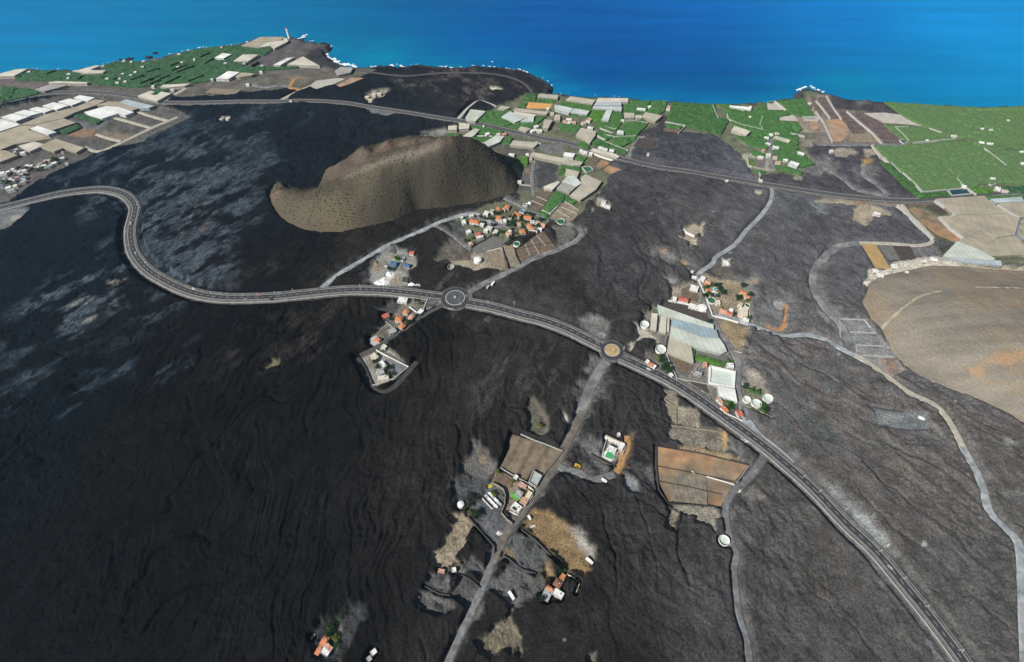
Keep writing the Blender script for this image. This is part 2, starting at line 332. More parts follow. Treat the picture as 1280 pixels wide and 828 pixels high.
zone('F', [(0,330),(80,345),(110,390),(340,390),(500,400),(300,410),(0,400)], (0.24,0.23,0.21), 0.0, 0.2, 2)
zone('E', [(1100,100),(1140,100),(1190,200),(1260,300),(1280,340),(1100,320),(1040,210)], (0.24,0.2,0.165), 0.0, 0.2, 2)
zone('F', [(80,435),(180,420),(270,450),(180,480),(120,465)], (0.26,0.24,0.2), 0.6, 0.4, 3, 3)
zone('F', [(290,430),(390,420),(400,450),(310,480)], (0.3,0.25,0.2), 0.4, 0.3, 3, 3)
zone('F', [(270,490),(350,490),(345,520),(290,520)], OCH, 0.4, 0.3, 2, 3)
zone('F', [(230,560),(300,520),(400,540),(400,580),(330,600),(240,620)], (0.14,0.14,0.14), 0.6, 0.6, 8, 14, 0.8)
zone('F', [(0,490),(70,480),(150,540),(80,580),(0,580)], (0.16,0.155,0.15), 0.6, 0.5, 6, 8, 0.8)
zone('G', [(90,100),(150,80),(250,75),(350,95),(420,130),(480,165),(400,190),(385,215),(340,230),(255,200),(295,160),(285,125),(200,110),(150,115)], (0.3,0.26,0.19), 0.2, 0.4, 4, 1.5)
zone('G', [(120,75),(420,80),(560,110),(560,140),(380,120),(260,95)], (0.24,0.21,0.18), 0.1, 0.3, 3, 3)
zone('G', [(270,78),(330,80),(380,105),(310,105)], OCH, 0.1, 0.3, 3, 5)
zone('G', [(60,110),(130,100),(145,155),(90,165)], (0.17,0.19,0.19), 0.5, 0.3, 4, 6, 0.8)
zone('G', [(530,110),(560,150),(740,290),(700,290),(600,200)], (0.3,0.26,0.21), 0.2, 0.2, 1.5, 2)
zone('G', [(720,290),(850,330),(900,370),(780,385),(740,380)], (0.07,0.07,0.07), 1.2, 1, 3, 4)
zone('G', [(610,340),(730,340),(760,390),(640,400)], (0.13,0.13,0.13), 0.5, 0.6, 3, 5)
zone('G', [(345,535),(370,510),(375,465),(450,470),(540,420),(640,410),(760,395),(860,420),(920,450),(560,480),(430,500),(385,540),(365,570)], CREAM, 0.0, 0.3, 3, 1.5)
zone('G', [(850,430),(1280,470),(1280,500),(930,475)], (0.34,0.3,0.22), 0.0, 0.3, 3, 2)
zone('G', [(60,590),(100,590),(230,740),(260,828),(190,828),(80,720)], (0.19,0.195,0.195), 0.6, 0.4, 5, 10, 0.8)
zone('G', [(60,440),(150,350),(300,325),(330,340),(190,380),(110,450),(110,580),(60,570)], (0.13,0.135,0.135), 0.6, 0.5, 6, 12, 0.8)
zone('T2', [(0,60),(60,60),(120,215),(110,240),(0,190)], (0.15,0.155,0.155), 0.5, 0.4, 5, 10, 0.85)
zone('T2', [(30,55),(135,60),(160,100),(250,200),(285,270),(240,292),(170,250),(110,215),(60,130)], (0.2,0.205,0.205), 0.0, 0.2, 1, 1)
zone('T2', [(180,225),(250,215),(280,268),(230,285)], (0.26,0.17,0.12), 0.0, 0.2, 3, 3, 0.7)
zone('T2', [(150,410),(285,432),(370,440),(385,510),(180,490),(165,440)], (0.16,0.175,0.18), 0.4, 0.2, 1, 2)
zone('T2', [(175,430),(235,440),(230,490),(180,485)], (0.24,0.25,0.24), 0.4, 0.2, 5, 6, 0.7)
zone('T2', [(370,440),(410,500),(490,545),(440,560),(280,515),(385,510)], (0.13,0.13,0.125), 0.6, 0.5, 5, 10, 0.6)
zone('T2', [(640,740),(764,755),(764,775),(650,765)], (0.14,0.14,0.135), 0.5, 0.4, 3, 5, 0.8)
zone('T2', [(665,545),(700,540),(720,560),(690,570)], (0.25,0.27,0.26), 1, 0.4, 4, 5, 0.6)
# islands near the centre
zone('w', [(345,295),(420,270),(465,285),(490,245),(522,262),(500,290),(500,370),(478,372),(470,340),(435,355),(450,410),(448,445),(425,440),(398,430),(400,460),(378,455),(380,410),(295,385),(297,372),(340,375)], (0.3,0.27,0.21), 0.0, 0.2, 0.6, 0.8)
zone('w', [(645,545),(670,558),(735,542),(700,565),(715,600),(675,600),(655,610),(645,585)], (0.5,0.5,0.46), 0.2, 0.2, 0.6, 0.8)
zone('w', [(910,0),(970,0),(970,30),(940,35),(915,20)], (0.4,0.37,0.3), 0.2, 0.2, 1, 1)
zone('w', [(695,480),(720,490),(725,508),(700,500)], (0.3,0.29,0.26), 0.2, 0.2, 1, 1)
zone('w', [(80,520),(130,470),(200,475),(330,540),(480,610),(470,640),(400,620),(230,580),(110,540)], (0.15,0.15,0.148), 0.6, 0.4, 4, 10, 0.9)
zone('w', [(300,560),(330,555),(375,585),(360,600),(320,590)], OCH, 0.5, 0.3, 1.5, 3)
zone('w', [(150,475),(200,475),(205,490),(160,490)], (0.3,0.2,0.13), 0.5, 0.3, 1.5, 4, 0.7)
zone('w', [(185,700),(220,680),(290,730),(300,768),(240,768)], (0.2,0.2,0.195), 0.4, 0.3, 2, 5)
zone('w', [(510,640),(620,590),(700,620),(750,700),(740,740),(560,680)], (0.11,0.1,0.085), 0.5, 0.5, 4, 8, 0.9)
zone('u', [(930,680),(980,630),(1040,640),(1130,710),(1100,750),(1040,740),(960,740)], (0.28,0.27,0.22), 0.0, 0.4, 2, 2)
zone('u', [(890,770),(930,760),(915,810),(895,810)], (0.25,0.24,0.2), 0.2, 0.3, 1.5, 2)
# hamlet and plots above the upper roundabout
zone('l', [(45,330),(180,290),(240,280),(345,290),(420,540),(240,490),(60,440)], (0.26,0.23,0.18), 0.0, 0.2, 1, 1)
zone('l', [(360,180),(540,240),(740,260),(860,280),(880,400),(860,670),(490,590),(400,400)], (0.24,0.2,0.14), 0.0, 0.2, 2, 2)
zone('l', [(490,590),(720,640),(850,740),(800,770),(700,740),(650,800),(560,900),(540,800)], (0.25,0.2,0.13), 0.0, 0.3, 3, 4)
zone('l', [(720,240),(860,225),(940,290),(900,380),(920,500),(900,560),(860,400),(760,290)], (0.15,0.155,0.155), 0.3, 0.3, 3, 8, 0.85)
zone('l', [(830,255),(900,255),(900,285),(840,285)], (0.3,0.24,0.17), 0.3, 0.3, 3, 5, 0.7)
zone('l', [(1060,500),(1110,460),(1180,480),(1185,550),(1130,550)], (0.6,0.6,0.58), 0.5, 0.3, 1.5, 1.5)
zone('l', [(1000,440),(1120,400),(1250,470),(1260,700),(1160,770),(1000,730),(870,640),(900,560)], (0.14,0.145,0.147), 0.6, 0.4, 6, 16, 0.7)
zone('l', [(1195,500),(1225,510),(1215,700),(1195,755),(1120,765),(1010,725),(1005,700),(1100,735),(1165,730),(1190,600)], (0.36,0.2,0.09), 0.6, 0.3, 1.5, 2)
zone('L', [(40,330),(90,335),(130,350),(200,368),(205,400),(190,420),(150,425),(110,400),(70,410),(30,440),(50,380)], (0.36,0.34,0.29), 0.0, 0.5, 4, 2)
zone('L', [(75,275),(130,265),(125,345),(90,330)], (0.16,0.15,0.12), 0.0, 0.4, 2, 2)
zone('L', [(550,540),(620,560),(670,600),(655,640),(560,620)], (0.26,0.24,0.2), 0.0, 0.3, 3, 3)
zone('L', [(550,620),(680,640),(670,745),(560,700)], (0.17,0.17,0.12), 0.0, 0.3, 2, 2)
zone('L', [(420,280),(540,310),(580,350),(560,400),(540,480),(500,440),(450,370)], (0.24,0.19,0.12), 0.0, 0.2, 3, 3)
zone('L', [(130,240),(400,300),(430,340),(520,500),(530,700),(470,760),(250,600),(200,470),(120,350)], (0.17,0.165,0.15), 0.0, 0.15, 2, 2)
zone('L', [(100,460),(190,460),(250,590),(170,560),(110,510)], (0.12,0.115,0.1), 0.0, 0.4, 3, 3)
# old fields beside the main road
zone('O', [(160,25),(212,30),(215,90),(290,95),(300,172),(220,165),(180,140),(160,90)], (0.22,0.2,0.155), -0.2, 0.4, 2.5, 1)
zone('O', [(185,165),(390,190),(415,250),(400,275),(220,245),(178,205)], (0.17,0.155,0.125), -0.2, 0.7, 2.5, 1)
zone('O', [(210,245),(330,262),(460,295),(455,310),(220,265)], (0.25,0.19,0.12), -0.2, 0.4, 2, 1)
zone('O', [(390,190),(412,205),(412,265),(395,262)], (0.36,0.23,0.1), -0.2, 0.2, 2, 1)
zone('O', [(412,225),(470,280),(470,300),(412,270)], (0.15,0.155,0.155), 0, 0.4, 4, 6, 0.9)
zone('O', [(140,475),(355,487),(372,540),(362,600),(300,560),(220,515)], (0.24,0.22,0.18), -0.2, 0.9, 3, 1)
zone('O', [(165,490),(215,520),(185,592),(165,580)], (0.17,0.155,0.12), -0.1, 0.5, 3, 1)
zone('O', [(445,430),(500,430),(550,460),(520,490),(450,460)], (0.16,0.15,0.14), 0.5, 0.6, 5, 6, 0.8)
zone('O', [(0,370),(50,390),(65,430),(20,440),(0,410)], (0.15,0.155,0.16), 0.4, 0.3, 3, 4)
zone('O', [(60,350),(100,340),(125,400),(70,380)], (0.11,0.11,0.11), 0.6, 0.5, 5, 8, 0.8)
zone('x', [(200,280),(340,360),(420,440),(700,650),(860,790),(880,828),(800,828),(450,520),(250,350)], (0.16,0.17,0.172), 0.3, 0.3, 5, 8, 0.9)
zone('Q', [(190,230),(250,260),(330,350),(360,430),(340,440),(210,290)], (0.2,0.215,0.215), 0.3, 0.3, 3, 4)
zone('Q', [(280,420),(330,520),(310,540),(290,480)], (0.13,0.14,0.14), 0.3, 0.3, 3, 4)
zone('Q', [(470,690),(520,780),(560,828),(520,828)], (0.15,0.155,0.155), 0.3, 0.3, 3, 4)
# south hamlet
zone('M', [(760,400),(850,0),(1010,0),(930,150),(860,300),(820,420),(760,520),(700,560)], (0.14,0.14,0.138), 0.3, 0.6, 8, 10, 0.8)
zone('M', [(820,400),(870,350),(990,400),(1060,530),(1000,590),(900,560),(860,480)], (0.13,0.13,0.128), 0.4, 0.8, 6, 8, 0.9)
zone('M', [(1130,590),(1230,650),(1240,700),(1180,700),(1130,640)], (0.17,0.18,0.18), 0.4, 0.3, 4, 3)
zone('M', [(90,520),(160,380),(240,440),(310,560),(290,600),(240,640),(160,650),(100,600)], (0.12,0.115,0.108), 0.3, 0.8, 5, 5)
zone('M', [(205,460),(230,470),(235,510),(210,510)], (0.26,0.2,0.13), 0.3, 0.4, 1.5, 3)
zone('M', [(0,680),(80,650),(120,600),(250,620),(290,700),(230,790),(140,740),(40,730)], (0.075,0.078,0.08), 0.3, 0.4, 6, 6)
zone('M', [(520,100),(560,90),(640,220),(640,350),(560,330),(510,310),(530,230),(510,180)], (0.12,0.115,0.09), 0.0, 0.7, 3, 2)
zone('M', [(735,240),(745,205),(770,230),(770,265),(755,268)], (0.38,0.35,0.3), 0.0, 0.2, 1, 1)
zone('a', [(640,220),(880,340),(1010,400),(1000,560),(860,700),(700,620),(760,500),(720,420),(590,340)], (0.2,0.165,0.12), 0.0, 0.2, 1, 1)
zone('a', [(590,340),(720,440),(760,480),(690,620),(820,760),(700,828),(500,760),(360,660),(360,560),(480,500)], (0.11,0.112,0.115), 0.1, 0.3, 3, 2)
zone('N', [(480,205),(520,130),(600,150),(700,215),(745,270),(800,340),(780,420),(755,440),(690,415),(600,320)], (0.21,0.15,0.08), 0.0, 0.15, 2, 2)
zone('N', [(690,220),(730,230),(800,320),(805,360),(780,350),(735,290)], (0.3,0.29,0.26), 0.1, 0.2, 3, 4, 0.9)
zone('N', [(560,330),(590,350),(620,440),(580,460),(570,400)], (0.23,0.17,0.09), 0.1, 0.3, 2, 3)
zone('N', [(480,230),(600,340),(560,450),(480,420),(400,330),(440,270)], (0.085,0.088,0.09), 0.2, 1.0, 5, 3)
zone('N', [(340,450),(400,360),(500,420),(570,470),(520,560),(440,560),(370,520)], (0.095,0.095,0.093), 0.2, 1.0, 6, 4)
zone('N', [(400,310),(440,320),(440,350),(400,345)], (0.22,0.17,0.1), 0.2, 0.3, 3, 3, 0.9)
zone('N', [(160,170),(210,155),(250,200),(215,290),(200,320),(170,350),(190,380),(130,400),(70,380),(70,340),(110,310),(140,240)], (0.24,0.205,0.15), -0.3, 1.1, 3.5, 1)
zone('N', [(170,400),(210,385),(215,420),(180,440),(100,415)], (0.16,0.145,0.12), 0.0, 0.6, 3, 3)
zone('N', [(215,370),(250,350),(310,390),(300,450),(230,420)], (0.09,0.09,0.09), 0.3, 1.0, 3, 3)
zone('N', [(45,480),(60,430),(150,430),(160,500),(140,530)], (0.095,0.095,0.095), 0.1, 0.6, 2, 1.5)
zone('N', [(150,520),(210,430),(285,490),(260,560),(220,580)], (0.08,0.078,0.076), 0.0, 0.2, 1, 1)
zone('N', [(10,560),(50,490),(150,540),(190,590),(130,610),(40,600)], (0.09,0.09,0.088), 0.2, 0.8, 4, 3)
zone('N', [(250,150),(300,100),(400,160),(440,200),(380,290),(350,310),(290,220)], (0.1,0.102,0.105), 0.2, 0.5, 4, 3)
zone('N', [(275,735),(340,700),(390,640),(430,610),(480,720),(470,800),(420,790),(340,812),(300,780)], (0.15,0.135,0.1), -0.1, 0.9, 4, 1.5)
zone('N', [(790,800),(810,790),(810,828),(780,828)], (0.15,0.14,0.12), 0.3, 0.4, 2, 2)
zone('c', [(150,720),(230,380),(420,180),(640,100),(760,0),(900,0),(860,200),(700,480),(600,720)], (0.05,0.052,0.055), 0.4, 0.4, 5, 6, 0.8)
zone('c', [(380,360),(440,250),(560,180),(600,300),(580,560),(500,590)], (0.15,0.14,0.11), 0.2, 0.7, 2, 1.5)
# western hamlet and materials yard
zone('K', [(155,390),(230,350),(290,350),(330,400),(320,440),(200,410)], (0.06,0.062,0.064), 0.2, 0.3, 2, 2)
zone('K', [(180,450),(240,420),(300,330),(370,330),(410,340),(410,380),(340,440),(250,500),(160,560),(130,550),(150,500)], (0.15,0.14,0.115), 0.0, 0.3, 2, 1)
zone('K', [(90,600),(170,560),(250,600),(320,665),(240,730),(150,765),(110,700),(80,640)], (0.25,0.24,0.21), 0.0, 0.3, 1.5, 1)
zone('K', [(430,325),(470,330),(468,355),(400,390),(420,350)], (0.15,0.15,0.145), 0.0, 0.3, 1.5, 1)
zone('i', [(0,600),(60,330),(180,180),(320,60),(480,150),(600,200),(700,260),(690,420),(560,520),(600,700),(100,690)], (0.22,0.22,0.205), 0.2, 0.5, 3, 4)
zone('i', [(60,360),(120,310),(200,360),(200,430),(140,470)], (0.22,0.17,0.11), 0.3, 0.6, 3, 3)
zone('i', [(120,650),(180,570),(260,570),(330,460),(370,500),(380,560),(330,600),(280,680)], (0.62,0.61,0.57), 0.4, 0.6, 2, 2)
zone('i', [(350,590),(460,520),(520,600),(480,660),(370,650)], (0.26,0.2,0.14), 0.2, 0.5, 3, 4, 0.7)
zone('H', [(130,560),(200,520),(300,570),(330,600),(300,640),(180,650),(100,640)], (0.11,0.1,0.085), 0.3, 0.8, 4, 4)
zone('H', [(180,640),(300,640),(320,690),(250,670),(200,680)], (0.28,0.25,0.19), -0.2, 0.3, 3, 1)
zone('H', [(300,620),(330,560),(420,500),(500,560),(500,690),(440,690),(380,680),(310,700)], (0.25,0.22,0.17), -0.2, 0.7, 2, 1)
zone('H', [(740,460),(840,440),(870,500),(770,565)], (0.11,0.105,0.095), 0.0, 0.5, 3, 2)
zone('H', [(210,400),(290,380),(370,340),(500,310),(620,310),(740,420),(490,540),(300,560),(200,480)], (0.115,0.125,0.08), 0.0, 0.4, 2, 1)
zone('H', [(180,440),(240,420),(280,480),(260,510),(200,500)], (0.075,0.078,0.08), 0.4, 0.4, 2, 2)
zone('H', [(515,130),(570,125),(620,140),(630,250),(540,270),(540,200)], (0.1,0.1,0.095), 0.0, 0.3, 2, 2)
zone('s', [(690,670),(740,590),(1010,610),(960,720),(930,823),(700,760),(600,640)], (0.1,0.095,0.085), 0.0, 0.3, 2, 2)
zone('s', [(250,620),(560,650),(780,760),(900,823),(600,823),(300,700)], (0.11,0.1,0.08), 0.4, 0.5, 6, 8)
zone('C', [(0,310),(130,340),(100,360),(0,345)], (0.17,0.18,0.185), 0.2, 0.3, 3, 4)
zone('C', [(270,445),(400,420),(420,430),(380,455)], (0.2,0.2,0.2), 0.2, 0.3, 2, 3)
zone('C', [(620,215),(660,208),(690,222),(650,230)], CREAM, 0.3, 0.3, 3, 3)
zone('C', [(0,240),(70,225),(105,220),(90,260),(0,275)], (0.22,0.21,0.18), 0.3, 0.5, 6, 4)
zone('I', [(-20,250),(100,220),(140,240),(80,300),(-20,350)], (0.15,0.16,0.165), 0.3, 0.4, 4, 5)
zone('I', [(50,270),(80,255),(120,265),(100,285),(60,290)], (0.24,0.23,0.2), 0.3, 0.5, 3, 3)
zone('n', [(905,170),(940,140),(970,138),(960,160),(920,180)], (0.16,0.15,0.09), 0.3, 0.6, 4, 2)
zone('px', [(722,400),(745,396),(762,404),(757,424),(738,422)], (0.17,0.17,0.165), 0.3, 0.3, 3, 4)
zone('px', [(735,448),(760,448),(758,462),(745,474),(730,500),(722,520),(715,520),(730,480)], (0.15,0.15,0.148), 0.3, 0.3, 4, 5, 0.85)
zone('px', [(590,358),(622,352),(700,380),(760,424),(740,424),(660,392),(600,380)], (0.05,0.05,0.05), 1.5, 0.8, 4, 10, 0.5)
# shore
zone('A2', [(550,180),(790,45),(850,40),(1000,62),(930,110),(820,160),(690,210),(550,210)], (0.1,0.092,0.095), 0.0, 0.25, 2, 2)
zone('A2', [(880,150),(930,110),(985,95),(1060,165),(1190,212),(1080,225),(990,205)], (0.035,0.036,0.042), -5.5, 0.1, 2, 8)
zone('A2', [(640,240),(740,215),(900,215),(1000,215),(1080,240),(900,250),(700,260)], (0.13,0.12,0.12), 0.3, 0.6, 4, 5, 0.8)
zone('F', [(80,90),(430,128),(560,220),(500,215),(290,195),(110,180),(60,100)], (0.06,0.057,0.063), 0.4, 0.5, 3, 2)
zone('F', [(250,130),(310,125),(325,150),(270,155)], (0.17,0.17,0.16), 0.4, 0.4, 5, 8, 0.6)
zone('F', [(0,90),(80,90),(110,180),(290,195),(560,380),(400,400),(0,400)], (0.19,0.16,0.14), 0.05, 0.1, 1, 1)
zone('A2', [(765,275),(930,275),(940,290),(800,292)], (0.2,0.15,0.11), 0.3, 0.3, 3, 5, 0.8)
zone('A2', [(250,330),(330,310),(520,320),(500,350),(300,348)], (0.13,0.115,0.115), 0.2, 0.4, 4, 5, 0.9)
zone('y', [(590,345),(640,335),(700,370),(700,395),(600,420),(480,400)], (0.22,0.15,0.1), 0.0, 0.3, 2, 2)
zone('y', [(700,370),(800,380),(980,405),(880,440),(790,420)], (0.2,0.155,0.11), 0.0, 0.3, 2, 3, 0.8)
zone('y', [(470,330),(720,360),(830,280),(700,330),(480,262)], (0.12,0.125,0.13), 0.1, 0.3, 2, 3, 0.9)
zone('z', [(0,425),(120,440),(300,450),(380,490),(300,520),(100,510),(0,480)], (0.13,0.115,0.11), 0.2, 0.4, 3, 4)
# small pale flecks on the far flow
for q, r in (((285,463),3),((310,461),2.5)):
    zone('B', [(q[0]-r*5,q[1]),(q[0],q[1]-r*2),(q[0]+r*5,q[1]),(q[0],q[1]+r*2)], (0.35,0.33,0.28), 1, 0.5, 2, 1)
for fx_, q, r, c in (('T2',(485,391),3,(.4,.4,.38)),('T2',(525,686),4,(.3,.28,.25)),('T2',(22,205),10,(.28,.29,.28)),('T2',(330,605),3,(.2,.2,.2)),
                  ('x',(70,310),10,(.5,.5,.47)),('w',(95,185),4,(.4,.4,.37)),('w',(283,508),5,(.5,.5,.48)),('w',(580,180),5,(.4,.38,.33)),('w',(595,155),4,(.3,.3,.28)),('w',(575,312),5,(.3,.3,.28)),
                  ('q',(165,15),7,(.6,.62,.6)),('q',(400,12),14,(.25,.26,.25)),('S2',(350,540),8,(.13,.13,.13)),('S2',(595,675),4,(.25,.2,.18)),('N',(670,730),5,(.25,.2,.2)),
                  ('o',(455,700),4,(.45,.45,.42)),('E',(145,470),8,(.45,.45,.42)),('E',(135,487),5,(.4,.4,.38))):
    zone(fx_, [(q[0]-r,q[1]-r*.6),(q[0]+r*.3,q[1]-r),(q[0]+r,q[1]+r*.5),(q[0]-r*.4,q[1]+r)], c, None, 0.6, 1.2, 1)

# the compound with the green court, dusty verges of the dirt roads
zone('p', [(355,345),(410,168),(485,195),(575,262),(550,340),(480,390),(450,408),(360,370)], (0.22,0.21,0.19), 0.0, 0.2, 1, 1)
for name_, m_, l_, w_, z_, mg_, ex_ in ROADS:
    if ex_ is None and m_ in (M_TRACK, M_TRACKB, M_GRAVEL, M_TERRA, M_TRKB, M_TRACKC):
        q_ = l_[::3]+[l_[-1]]; a_ = []; b_ = []
        for i_, (x_, y_) in enumerate(q_):
            p0_ = q_[max(i_-1,0)]; p1_ = q_[min(i_+1,len(q_)-1)]; dx_, dy_ = p1_[0]-p0_[0], p1_[1]-p0_[1]; L_ = math.hypot(dx_,dy_) or 1; k_ = w_*.5+2.5
            a_.append((x_-dy_/L_*k_, y_+dx_/L_*k_)); b_.append((x_+dy_/L_*k_, y_-dx_/L_*k_))
        for i_ in range(0, len(q_)-1, 4):
            ZONES.append((a_[i_:i_+5]+b_[i_:i_+5][::-1], (0.12,0.12,0.118) if m_ is not M_TERRA else (.2,.14,.09), 0.3, 0.5, 3.5, 3.5, 0.65, None))
# ---- worked fields: flat sheets
F_BRN = mat('ploughed_brown', (0.15,0.115,0.085), var=0.3, scale=0.2, stripes=(20,2.6,0.35), bump=0.2)
F_BRN2 = mat('ploughed_umber', (0.185,0.145,0.105), var=0.3, scale=0.15, stripes=[(-62,2.4,0.3),(28,14,0.25)], bump=0.2, rgb2=(0.22,0.175,0.125))
F_DRK = mat('dark_tilled', (0.07,0.06,0.055), var=0.25, scale=0.2, stripes=(15,3,0.25), bump=0.2)
F_ORG = mat('orange_soil', (0.31,0.185,0.1), var=0.35, scale=0.07, bump=0.4, rgb2=(0.2,0.155,0.105), detail=9)
F_OCH = mat('ochre_soil', (0.36,0.25,0.11), var=0.15, scale=0.1, stripes=(60,3,0.12))
F_TAN = mat('tan_stubble', (0.24,0.2,0.145), var=0.3, scale=0.2, stripes=(75,3.4,0.3), bump=0.2)
F_GREY = mat('grey_tilled', (0.15,0.145,0.135), var=0.25, scale=0.2, stripes=(-30,3.4,0.3), bump=0.2)
F_PURP = mat('purple_brown_terrace', (0.13,0.1,0.095), var=0.35, scale=0.12, stripes=(10,5,0.3), bump=0.2)
F_SAL = mat('salmon_soil', (0.36,0.22,0.14), var=0.25, scale=0.08, rgb2=(0.3,0.22,0.16))
F_PALE = mat('pale_plot', (0.42,0.4,0.35), var=0.15, scale=0.1, stripes=(-55,6,0.15))
F_ASHP = mat('ash_yard', (0.15,0.16,0.165), var=0.25, scale=0.15)
sheet('field', F_BRN2, 'M', [(410,325),(560,375),(730,440),(612,590),(545,555),(505,628),(340,538),(378,460)])
sheet('field', F_BRN, 'j', [(742,550),(800,520),(985,378),(1062,480),(1112,540),(800,665),(780,640)])
sheet('field', F_TAN, 'j', [(645,535),(712,500),(778,672),(700,712)])
sheet('field', F_GREY, 'j', [(355,540),(540,420),(655,480),(620,522),(560,540),(395,588)])
sheet('field', F_TAN, 'j', [(520,560),(615,530),(640,600),(655,720),(600,700),(500,650)])
sheet('field', F_TAN, 'u', [(560,690),(620,652),(770,760),(745,823),(700,870),(600,900),(430,860)])
sheet('field', F_BRN, 'u', [(265,590),(345,500),(472,540),(352,720),(303,780),(195,715)])
sheet('field', F_BRN, 'u', [(855,225),(930,112),(1010,168),(930,258)])
sheet('field', F_ORG, 'u', [(955,285),(1020,182),(1120,222),(1015,288)])
sheet('field', F_ORG, 'u', [(1040,300),(1110,247),(1270,300),(1125,348)])
sheet('field', F_TAN, 'u', [(5,270),(100,285),(108,390),(20,395)])
sheet('field', F_ORG, 'u', [(140,285),(205,285),(205,340),(150,340)])
sheet('field', F_DRK, 't', [(835,665),(905,570),(1100,610),(1050,710),(920,700)])
sheet('field', mat('orange_floor',(0.55,0.3,0.1),var=.15,scale=.15), 's', [(888,236),(920,165),(1190,186),(1165,240),(1000,240)])
sheet('field', F_BRN, 'E', [(245,296),(345,303),(332,328),(243,318)])
sheet('field', F_GREY, 'E', [(800,480),(872,488),(862,545),(802,530)])
sheet('field', F_PALE, 'E', [(878,135),(935,130),(1000,185),(885,185)])
sheet('field', F_PALE, 'E', [(958,225),(1040,215),(1075,255),(958,250)])
sheet('field', F_PURP, 'F', [(10,112),(62,106),(98,175),(155,236),(92,240),(40,170)])
sheet('field', F_PURP, 'F', [(128,182),(190,190),(320,322),(222,328),(168,255)])
sheet('field', F_PURP, 'F', [(212,202),(288,202),(410,268),(520,360),(555,384),(545,391),(425,388),(345,305)])
sheet('field', F_SAL, 'F', [(48,246),(160,242),(213,320),(150,385),(112,380)])
sheet('field', F_SAL, 'F', [(-40,250),(0,255),(20,300),(-30,310)])
sheet('field', F_TAN, 'F', [(212,336),(330,322),(400,388),(200,385)])
sheet('field', F_PALE, 'F', [(292,206),(420,202),(520,215),(690,290),(560,276),(415,266)])
sheet('field', F_PURP, 'F', [(-130,150),(-90,120),(-20,160),(-30,190),(-100,190)])
sheet('field', F_BRN, 'F', [(-25,120),(0,112),(40,200),(25,235),(-10,190)])
sheet('field', F_ORG, 'F2', [(322,366),(370,350),(560,430),(640,490),(720,578),(680,613),(540,560),(420,460)])
sheet('field', F_DRK, 'F2', [(455,348),(540,332),(648,398),(560,403)])
sheet('field', F_BRN, 'F2', [(285,322),(520,312),(538,328),(455,343),(350,348)])
sheet('field', F_OCH, 'G', [(327,320),(408,323),(495,465),(412,462)])
sheet('field', F_GREY, 'G', [(416,332),(500,335),(545,413),(482,415)])
sheet('field', F_DRK, 'G', [(505,338),(600,340),(630,408),(552,413)])
sheet('field', F_ORG, 'O', [(127,250),(300,278),(496,326),(440,387),(330,364),(129,324)])
sheet('field', F_ORG, 'O', [(131,328),(330,368),(438,392),(385,488),(335,478),(330,378),(210,352),(205,400),(195,465),(180,472),(135,385)])
sheet('field', mat('straw_terrace',(0.19,0.165,0.13),var=.35,scale=.15,bump=.5,stripes=(-5,4,.15)), 'O', [(207,352),(328,377),(332,482),(195,468),(200,400)])
sheet('field', F_DRK, 'L', [(200,215),(390,258),(408,318),(180,236)])
sheet('field', F_BRN, 'L', [(205,460),(325,508),(320,540),(265,558)])
sheet('field', F_GREY, 'L', [(345,441),(500,482),(490,500),(342,462)])
sheet('field', F_DRK, 'L', [(290,580),(385,605),(400,650),(330,610)])
sheet('field', F_TAN, 'A2', [(275,375),(312,350),(505,355),(450,392)])
sheet('field', F_PALE, 'A2', [(920,335),(960,302),(1100,285),(1140,290),(1050,330),(970,358)])
sheet('field', F_SAL, 'A2', [(1090,330),(1180,282),(1255,285),(1110,345)])
sheet('field', F_BRN, 'l', [(175,330),(260,300),(350,400),(330,470),(240,440),(170,400)])
sheet('yard', F_ASHP, 'K', [(200,590),(250,615),(315,660),(235,720),(215,690),(235,650)])
sheet('field', F_BRN, 'a', [(650,235),(800,330),(790,400),(700,370),(610,330)])

# ---- plantations of bananas: one leafy mass each, nobody could count the plants
PLANT = []
def plant(f, pts, v=0, h=2.6): PLANT.append((PP(f, pts, h), v, h))
plant('s', [(335,375),(450,252),(560,262),(700,242),(740,268),(612,318),(745,398),(640,432)])
plant('s', [(650,438),(760,405),(880,352),(990,385),(1015,315),(1130,312),(1060,370),(960,450),(800,470)])
plant('s', [(850,128),(880,66),(1015,62),(1000,145)],1)
plant('s', [(1025,115),(1245,128),(1200,158),(1015,143)])
plant('s', [(240,425),(400,435),(640,485),(600,535),(330,515)])
plant('s', [(190,600),(260,560),(420,548),(500,562),(440,612),(320,616)])
plant('s', [(652,548),(745,562),(700,635),(602,622)])
plant('s', [(0,512),(150,522),(60,575),(0,558)])
plant('s', [(812,215),(850,162),(900,168),(880,218)])
plant('s', [(790,790),(840,775),(905,780),(920,823),(800,823)],2)
plant('t', [(50,152),(360,195),(368,240),(310,318),(120,305),(170,232),(0,198),(0,150)])
plant('t', [(322,330),(380,242),(528,252),(468,370),(400,378)],2)
plant('t', [(552,385),(600,258),(705,266),(728,368),(640,478),(400,440),(480,382)])
plant('t', [(800,128),(900,142),(1035,142),(1000,222),(990,268),(855,285),(740,268),(735,180),(790,172)])
plant('t', [(1012,240),(1050,142),(1228,138),(1190,268),(1120,298),(985,268)])
plant('t', [(642,498),(740,382),(960,352),(1000,420),(870,538),(750,530),(720,485)])
plant('t', [(562,598),(648,532),(880,552),(850,598),(700,672)])
plant('t', [(0,402),(250,422),(200,498),(0,468)])
plant('t', [(360,620),(425,565),(768,710),(758,745),(400,655)],1)
plant('t', [(185,640),(285,605),(338,660),(320,696)])
plant('t', [(450,470),(640,530),(520,598),(425,520)])
plant('u', [(350,745),(480,542),(520,532),(600,580),(590,640),(440,770)])
